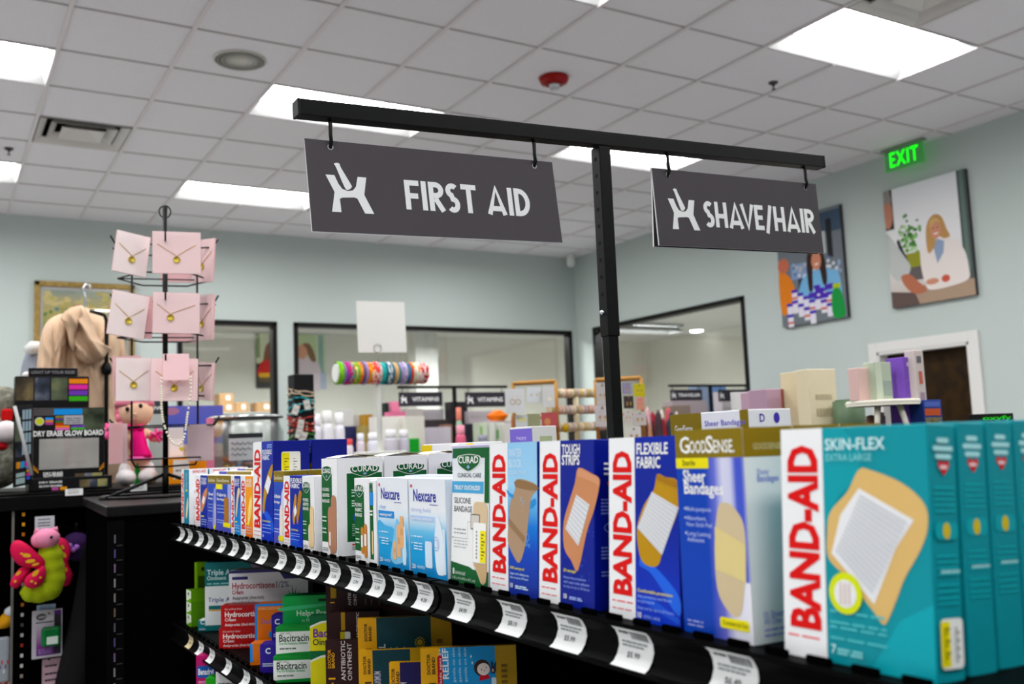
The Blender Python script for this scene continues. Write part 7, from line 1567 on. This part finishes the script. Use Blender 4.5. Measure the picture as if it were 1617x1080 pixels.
# ------------------------------------------------------------------ pictures on the walls
def wall_pic_right(label, tl, tr, br, art):
    y0, y1 = onX(*tl, XW).y, onX(*tr, XW).y; z1 = onX(*tl, XW).z; z0 = onX(*br, XW).z
    t = thing('wall_picture', label, 'wall picture', (XW, y0, z0), group='large photo canvases on the right wall')
    mb = MB(); wd, ht = y0-y1, z1-z0; mb.box((-.04, -wd, 0), (0, 0, ht), M('3a3a3c', .6), .002); F = Frame((-.0402, 0, 0), (0, -1, 0), (0, 0, 1), wd, ht); art(mb, F); mb.build('canvas', t)
skin_p = M('c08a74', .7)
def art_pharm(mb, F):
    mb.R(F, 0, 0, 1, 1, Mgrad([(0, 'b8a89c'), (.2, 'c9c2be'), (.5, 'dcdadb'), (1, 'dcdce0')], 0, F.h, 2), 1)
    mb.R(F, .90, .12, 1, 1, M('4a5250', .6), 2); mb.R(F, .925, .2, .975, 1, M('60706a', .6), 3); mb.R(F, 0, .66, .11, 1, M('2a2624', .6), 2)
    mb.P(F, [(0, 0), (1, 0), (1, .13), (.5, .17), (.3, .12), (0, .06)], M('a08a78', .6), 3); mb.P(F, [(0, 0), (.35, 0), (.3, .1), (0, .14)], M('5a4a46', .6), 3)
    rnd = random.Random(4)
    for k in range(70): x, y = rnd.gauss(.28, .07), rnd.gauss(.56, .08); mb.E(F, x, y, rnd.uniform(.015, .035), rnd.uniform(.008, .02), M(rnd.choice(['5a8a4a', '7aa868', '3f6a36', 'a8c498']), .7), 3, 7)
    mb.R(F, .18, .30, .40, .43, M('8a8a3a', .6), 4); mb.R(F, .2, .2, .42, .31, M('5c5654', .6), 4)
    coat = M('ddd4d0', .7)
    mb.P(F, smooth([(.44, .14), (.40, .30), (.42, .42), (.52, .48), (.66, .50), (.82, .46), (.92, .36), (.95, .22), (.93, .13), (.7, .10), (.5, .10)], 4), coat, 5); mb.P(F, [(.60, .30), (.56, .46), (.62, .50), (.70, .47), (.68, .38)], M('8a98b0', .6), 6)
    mb.P(F, smooth([(.50, .40), (.49, .56), (.53, .66), (.61, .70), (.69, .67), (.74, .56), (.77, .50), (.70, .49), (.62, .52), (.58, .44)], 4), M('b08a5c', .7), 6); mb.E(F, .61, .575, .065, .075, skin_p, 7, 20); mb.P(F, smooth([(.54, .60), (.56, .66), (.63, .67), (.68, .62), (.62, .64)], 3), M('c4a070', .7), 8)
    mb.E(F, .585, .59, .008, .005, M('3a2a24', .5), 9, 8); mb.E(F, .635, .592, .008, .005, M('3a2a24', .5), 9, 8); mb.P(F, smooth([(.58, .545), (.61, .535), (.645, .55), (.61, .55)], 2), M('e8dcd8', .5), 9)
    mb.E(F, .52, .165, .08, .025, skin_p, 8); mb.E(F, .68, .17, .05, .03, M('b8584a', .6), 8); mb.R(F, .44, .49-.1, .47, .5-.05, coat, 5)
    mb.P(F, smooth([(0, .34), (0, .62), (.05, .60), (.12, .52), (.2, .42), (.27, .33), (.24, .26), (.12, .22), (.04, .26)], 3), M('b8bab8', .7), 6)
    mb.P(F, smooth([(.14, .25), (.25, .26), (.36, .18), (.44, .12), (.42, .09), (.3, .09), (.2, .15)], 3), M('a86a54', .7), 7); mb.P(F, smooth([(.0, .70), (.0, .95), (.05, .98), (.09, .88), (.10, .76), (.06, .68)], 3), M('b07c68', .7), 6); mb.P(F, [(0, .88), (.0, 1), (.08, 1), (.1, .9)], M('8a8480', .7), 7); mb.P(F, [(.12, .55), (.15, .57), (.27, .33), (.22, .3)], M('2c2c34', .6), 5)
wall_pic_right('canvas photo of a smiling blonde woman in a white coat at a counter', (1399, 304), (1528, 270), (1544, 466), art_pharm)
def art_store(mb, F):
    mb.R(F, 0, 0, 1, 1, M('6a7076', .6), 1); mb.R(F, .45, .78, 1, .97, M('3a4a5c', .6), 2); mb.R(F, .5, .60, .76, .80, M('aab0b0', .6), 2); mb.R(F, .78, .55, .86, .9, M('1c1c20', .6), 2); mb.R(F, .2, .42, .5, .56, M('7c90b4', .6), 2); mb.R(F, .3, .3, .5, .42, M('2c3038', .6), 2)
    rnd = random.Random(9)
    for k in range(40): x, y = rnd.uniform(.2, .95), rnd.uniform(.40, .55); mb.R(F, x, y, x+.04, y+.03, M(rnd.choice(['c8ccd0', '8aa0c0', 'b0a8a0', '5a6a88']), .6), 3)
    mb.P(F, smooth([(.0, .14), (.0, .52), (.10, .50), (.2, .42), (.28, .22), (.24, .14), (.1, .12)], 3), M('d07c3a', .7), 4); mb.E(F, .08, .57, .09, .07, M('b86a54', .7), 4)
    mb.P(F, smooth([(.30, .14), (.33, .36), (.45, .45), (.62, .47), (.8, .45), (.92, .40), (.95, .2), (.9, .14)], 3), M('78a8cc', .7), 5)
    mb.P(F, smooth([(.46, .30), (.45, .55), (.50, .66), (.60, .68), (.69, .64), (.74, .5), (.74, .34), (.68, .33), (.64, .48), (.54, .48), (.52, .3)], 3), M('2c1c18', .7), 6); mb.E(F, .60, .55, .075, .085, M('c0826a', .7), 7); mb.P(F, smooth([(.57, .52), (.6, .51), (.64, .525), (.6, .525)], 2), M('f0e4e0', .5), 8)
    for k in range(16):
        x, y = .1+.055*(k % 8)*1.6, .05+.10*(k//8)+.04*((k*3) % 4); mb.R(F, x, y-.06, x+.085, y+.03, M('d8d4de', .6), 8+k % 3); mb.R(F, x-.005, y+.03, x+.09, y+.06, M('43259c', .6), 11)
        if k % 3 == 0: mb.R(F, x, y-.03, x+.085, y-.01, M('c05a4a', .6), 12)
    for x, y in ((.55, .25), (.7, .27), (.45, .22), (.62, .2)): mb.R(F, x, y, x+.13, y+.05, M('43259c', .6), 11)
    mb.P(F, smooth([(.80, .02), (.79, .20), (.84, .27), (.90, .27), (.95, .2), (.97, .02)], 3), M('1f8a44', .6), 13); mb.R(F, .82, .27, .93, .31, M('a8b83a', .6), 13)
wall_pic_right('canvas photo of a woman in a blue shirt behind purple capped bottles', (1229, 352), (1330, 327), (1340, 501), art_store)
# framed landscape on the back wall
a, b = onY(52, 600, YB), onY(212, 451, YB); t = thing('framed_painting', 'gold framed landscape painting on the back wall behind the jacket', 'painting', (a.x, YB, a.z)); wd, ht = b.x-a.x, b.z-a.z
fm = Mnoise([(.4, '8a7448'), (.7, 'a48c5c')], 30, .45, 3); f_ = .05
mb = MB()
for (x0, z0, x1, z1) in ((0, 0, wd, f_), (0, ht-f_, wd, ht), (0, 0, f_, ht), (wd-f_, 0, wd, ht)): mb.box((x0, -.045, z0), (x1, 0, z1), fm, .008)
mb.build('picture_frame', t)
mb = MB(); mb.box((f_*.8, -.02, f_*.8), (wd-f_*.8, -.01, ht-f_*.8), M('cfcac8', .5)); F = Frame((f_, -.0203, f_), (1, 0, 0), (0, 0, 1), wd-2*f_, ht-2*f_)
mb.R(F, 0.03, 0, .97, .97, Mgrad([(0, '6a6a6a'), (.35, '8a9a8a'), (.55, '9aa860'), (.7, 'c8b868'), (.85, 'b8b48a'), (1, '9ab0b0')], f_, ht-f_, 2), 1)
rnd = random.Random(6)
for k in range(150):
    x, y = rnd.uniform(.05, .95), rnd.uniform(.45, .95); c = rnd.choice(['d8c870', 'c8b858', 'e0d090']) if y > .75 else rnd.choice(['5a8a3a', '6a9a4a', 'a8a040', '3a6a3a', 'b89a3a', '4a8a8a'])
    mb.E(F, x, y, rnd.uniform(.015, .05), rnd.uniform(.01, .03), M(c, .7), 2+k % 5, 8)
for k in range(14): mb.E(F, .38+rnd.uniform(-.05, .06), .74+rnd.uniform(-.05, .06), .025, .025, M(rnd.choice(['c86a1c', 'd88a2a', 'b85a2a']), .7), 8+k % 3, 8)
mb.build('painting_canvas', t); mb = MB(); mb.box((f_*.9, -.0225, f_*.9), (wd-f_*.9, -.022, ht-f_*.9), Mclear('picture_glass', 'ffffff', .18, .02)); mb.build('picture_glass', t)
# posters and boxes in the room behind
def poster(label, x0, x1, y0, y1, art):
    a, b = onY(x0, y1, YD-.03), onY(x1, y0, YD-.03); t = thing('wall_poster', label, 'wall poster', (a.x, YD-.03, a.z), group='posters in the room behind'); wd, ht = b.x-a.x, b.z-a.z
    mb = MB(); mb.box((0, 0, 0), (wd, .03, ht), M('8a8a8a', .6)); F = Frame((0, -.0005, 0), (1, 0, 0), (0, 0, 1), wd, ht); art(mb, F); mb.build('canvas', t)
def art_a(mb, F): mb.R(F, 0, 0, 1, 1, M('c8ccb0', .6), 1); mb.R(F, 0, 0, 1, .45, M('2c2a2c', .6), 2); mb.P(F, smooth([(.3, .4), (.35, .75), (.6, .85), (.9, .75), (.95, .4)], 3), M('7a4a2c', .6), 3); mb.P(F, smooth([(.1, .2), (.15, .45), (.5, .52), (1, .5), (1, .2)], 3), M('c81c1c', .6), 4); mb.R(F, .1, .2, 1, .28, M('d8a820', .6), 5); mb.R(F, .1, .12, 1, .2, M('5a4a2a', .6), 5); mb.R(F, 0, .55, .15, 1, M('7a8a5a', .6), 2)
def art_b(mb, F):
    mb.R(F, 0, 0, 1, 1, M('c4ccb4', .6), 1); mb.R(F, 0, .6, .7, 1, M('b4c49c', .6), 2); mb.R(F, .75, .3, .92, 1, M('8aa8a0', .6), 2); mb.P(F, smooth([(.1, .3), (.1, .5), (.3, .58), (.6, .56), (.8, .4), (.85, 0), (.1, 0)], 3), M('cfc0c8', .6), 3); mb.E(F, .25, .68, .16, .14, M('c89078', .6), 4); mb.P(F, smooth([(.25, .82), (.45, .84), (.6, .7), (.68, .52), (.55, .5), (.42, .62), (.38, .74)], 3), M('7a5638', .6), 5); mb.R(F, .8, 0, 1, .3, M('a8b0c4', .6), 4)
poster('blurred poster of a person in a red top seen through the short window', 405, 446, 527, 613, art_a)
poster('blurred poster of a woman in white seen through the long window', 466, 514, 529, 614, art_b)
mb = MB(); a, b = onY(658, 620, 11.6), onY(690, 523, 11.6); mb.box((a.x, 11.6, 0), (b.x, 11.85, zc), M('c6c5c0', .8)); mb.build('wall_pillar', **ST)
shelf_y = 11.3; zq = onY(390, 651, shelf_y).z
low_unit('stock_shelf', 'stock room shelf behind the short back window', 2.2, 3.7, shelf_y-.1, shelf_y+.5, zq, '8a8a86')
kr = M('9c7c5c', .8)
for x0, x1, y0, y1, lab in ((347, 369, 621, 636, 'upper brown carton of the stack behind the short window'), (347, 371, 636, 651, 'lower brown carton of the stack behind the short window'), (372, 393, 635, 651, 'brown carton beside the stack, with a white label'), (405, 432, 635, 651, 'wide brown carton at the right behind the short window')):
    slab('shipping_box', lab, 'cardboard box', x0, x1, y0, y1, shelf_y, .25, '9c7c5c', lambda mb, F: mb.R(F, .45, .3, .75, .8, M('d0ccc8', .6), 2), zq if y1 > 640 else onY(390, 636, shelf_y).z, 'brown cartons behind the short window', rough=.8)
mb = MB(); mb.lathe([(0, -.02), (.09, -.02), (.1, 0)], M('ffffff', .5, emit=6.0), seg=16); mb.build('downlight', None, onZ(1100, 522, zc-.001), **tg('small round white downlight in the room behind the right window', 'ceiling light'))
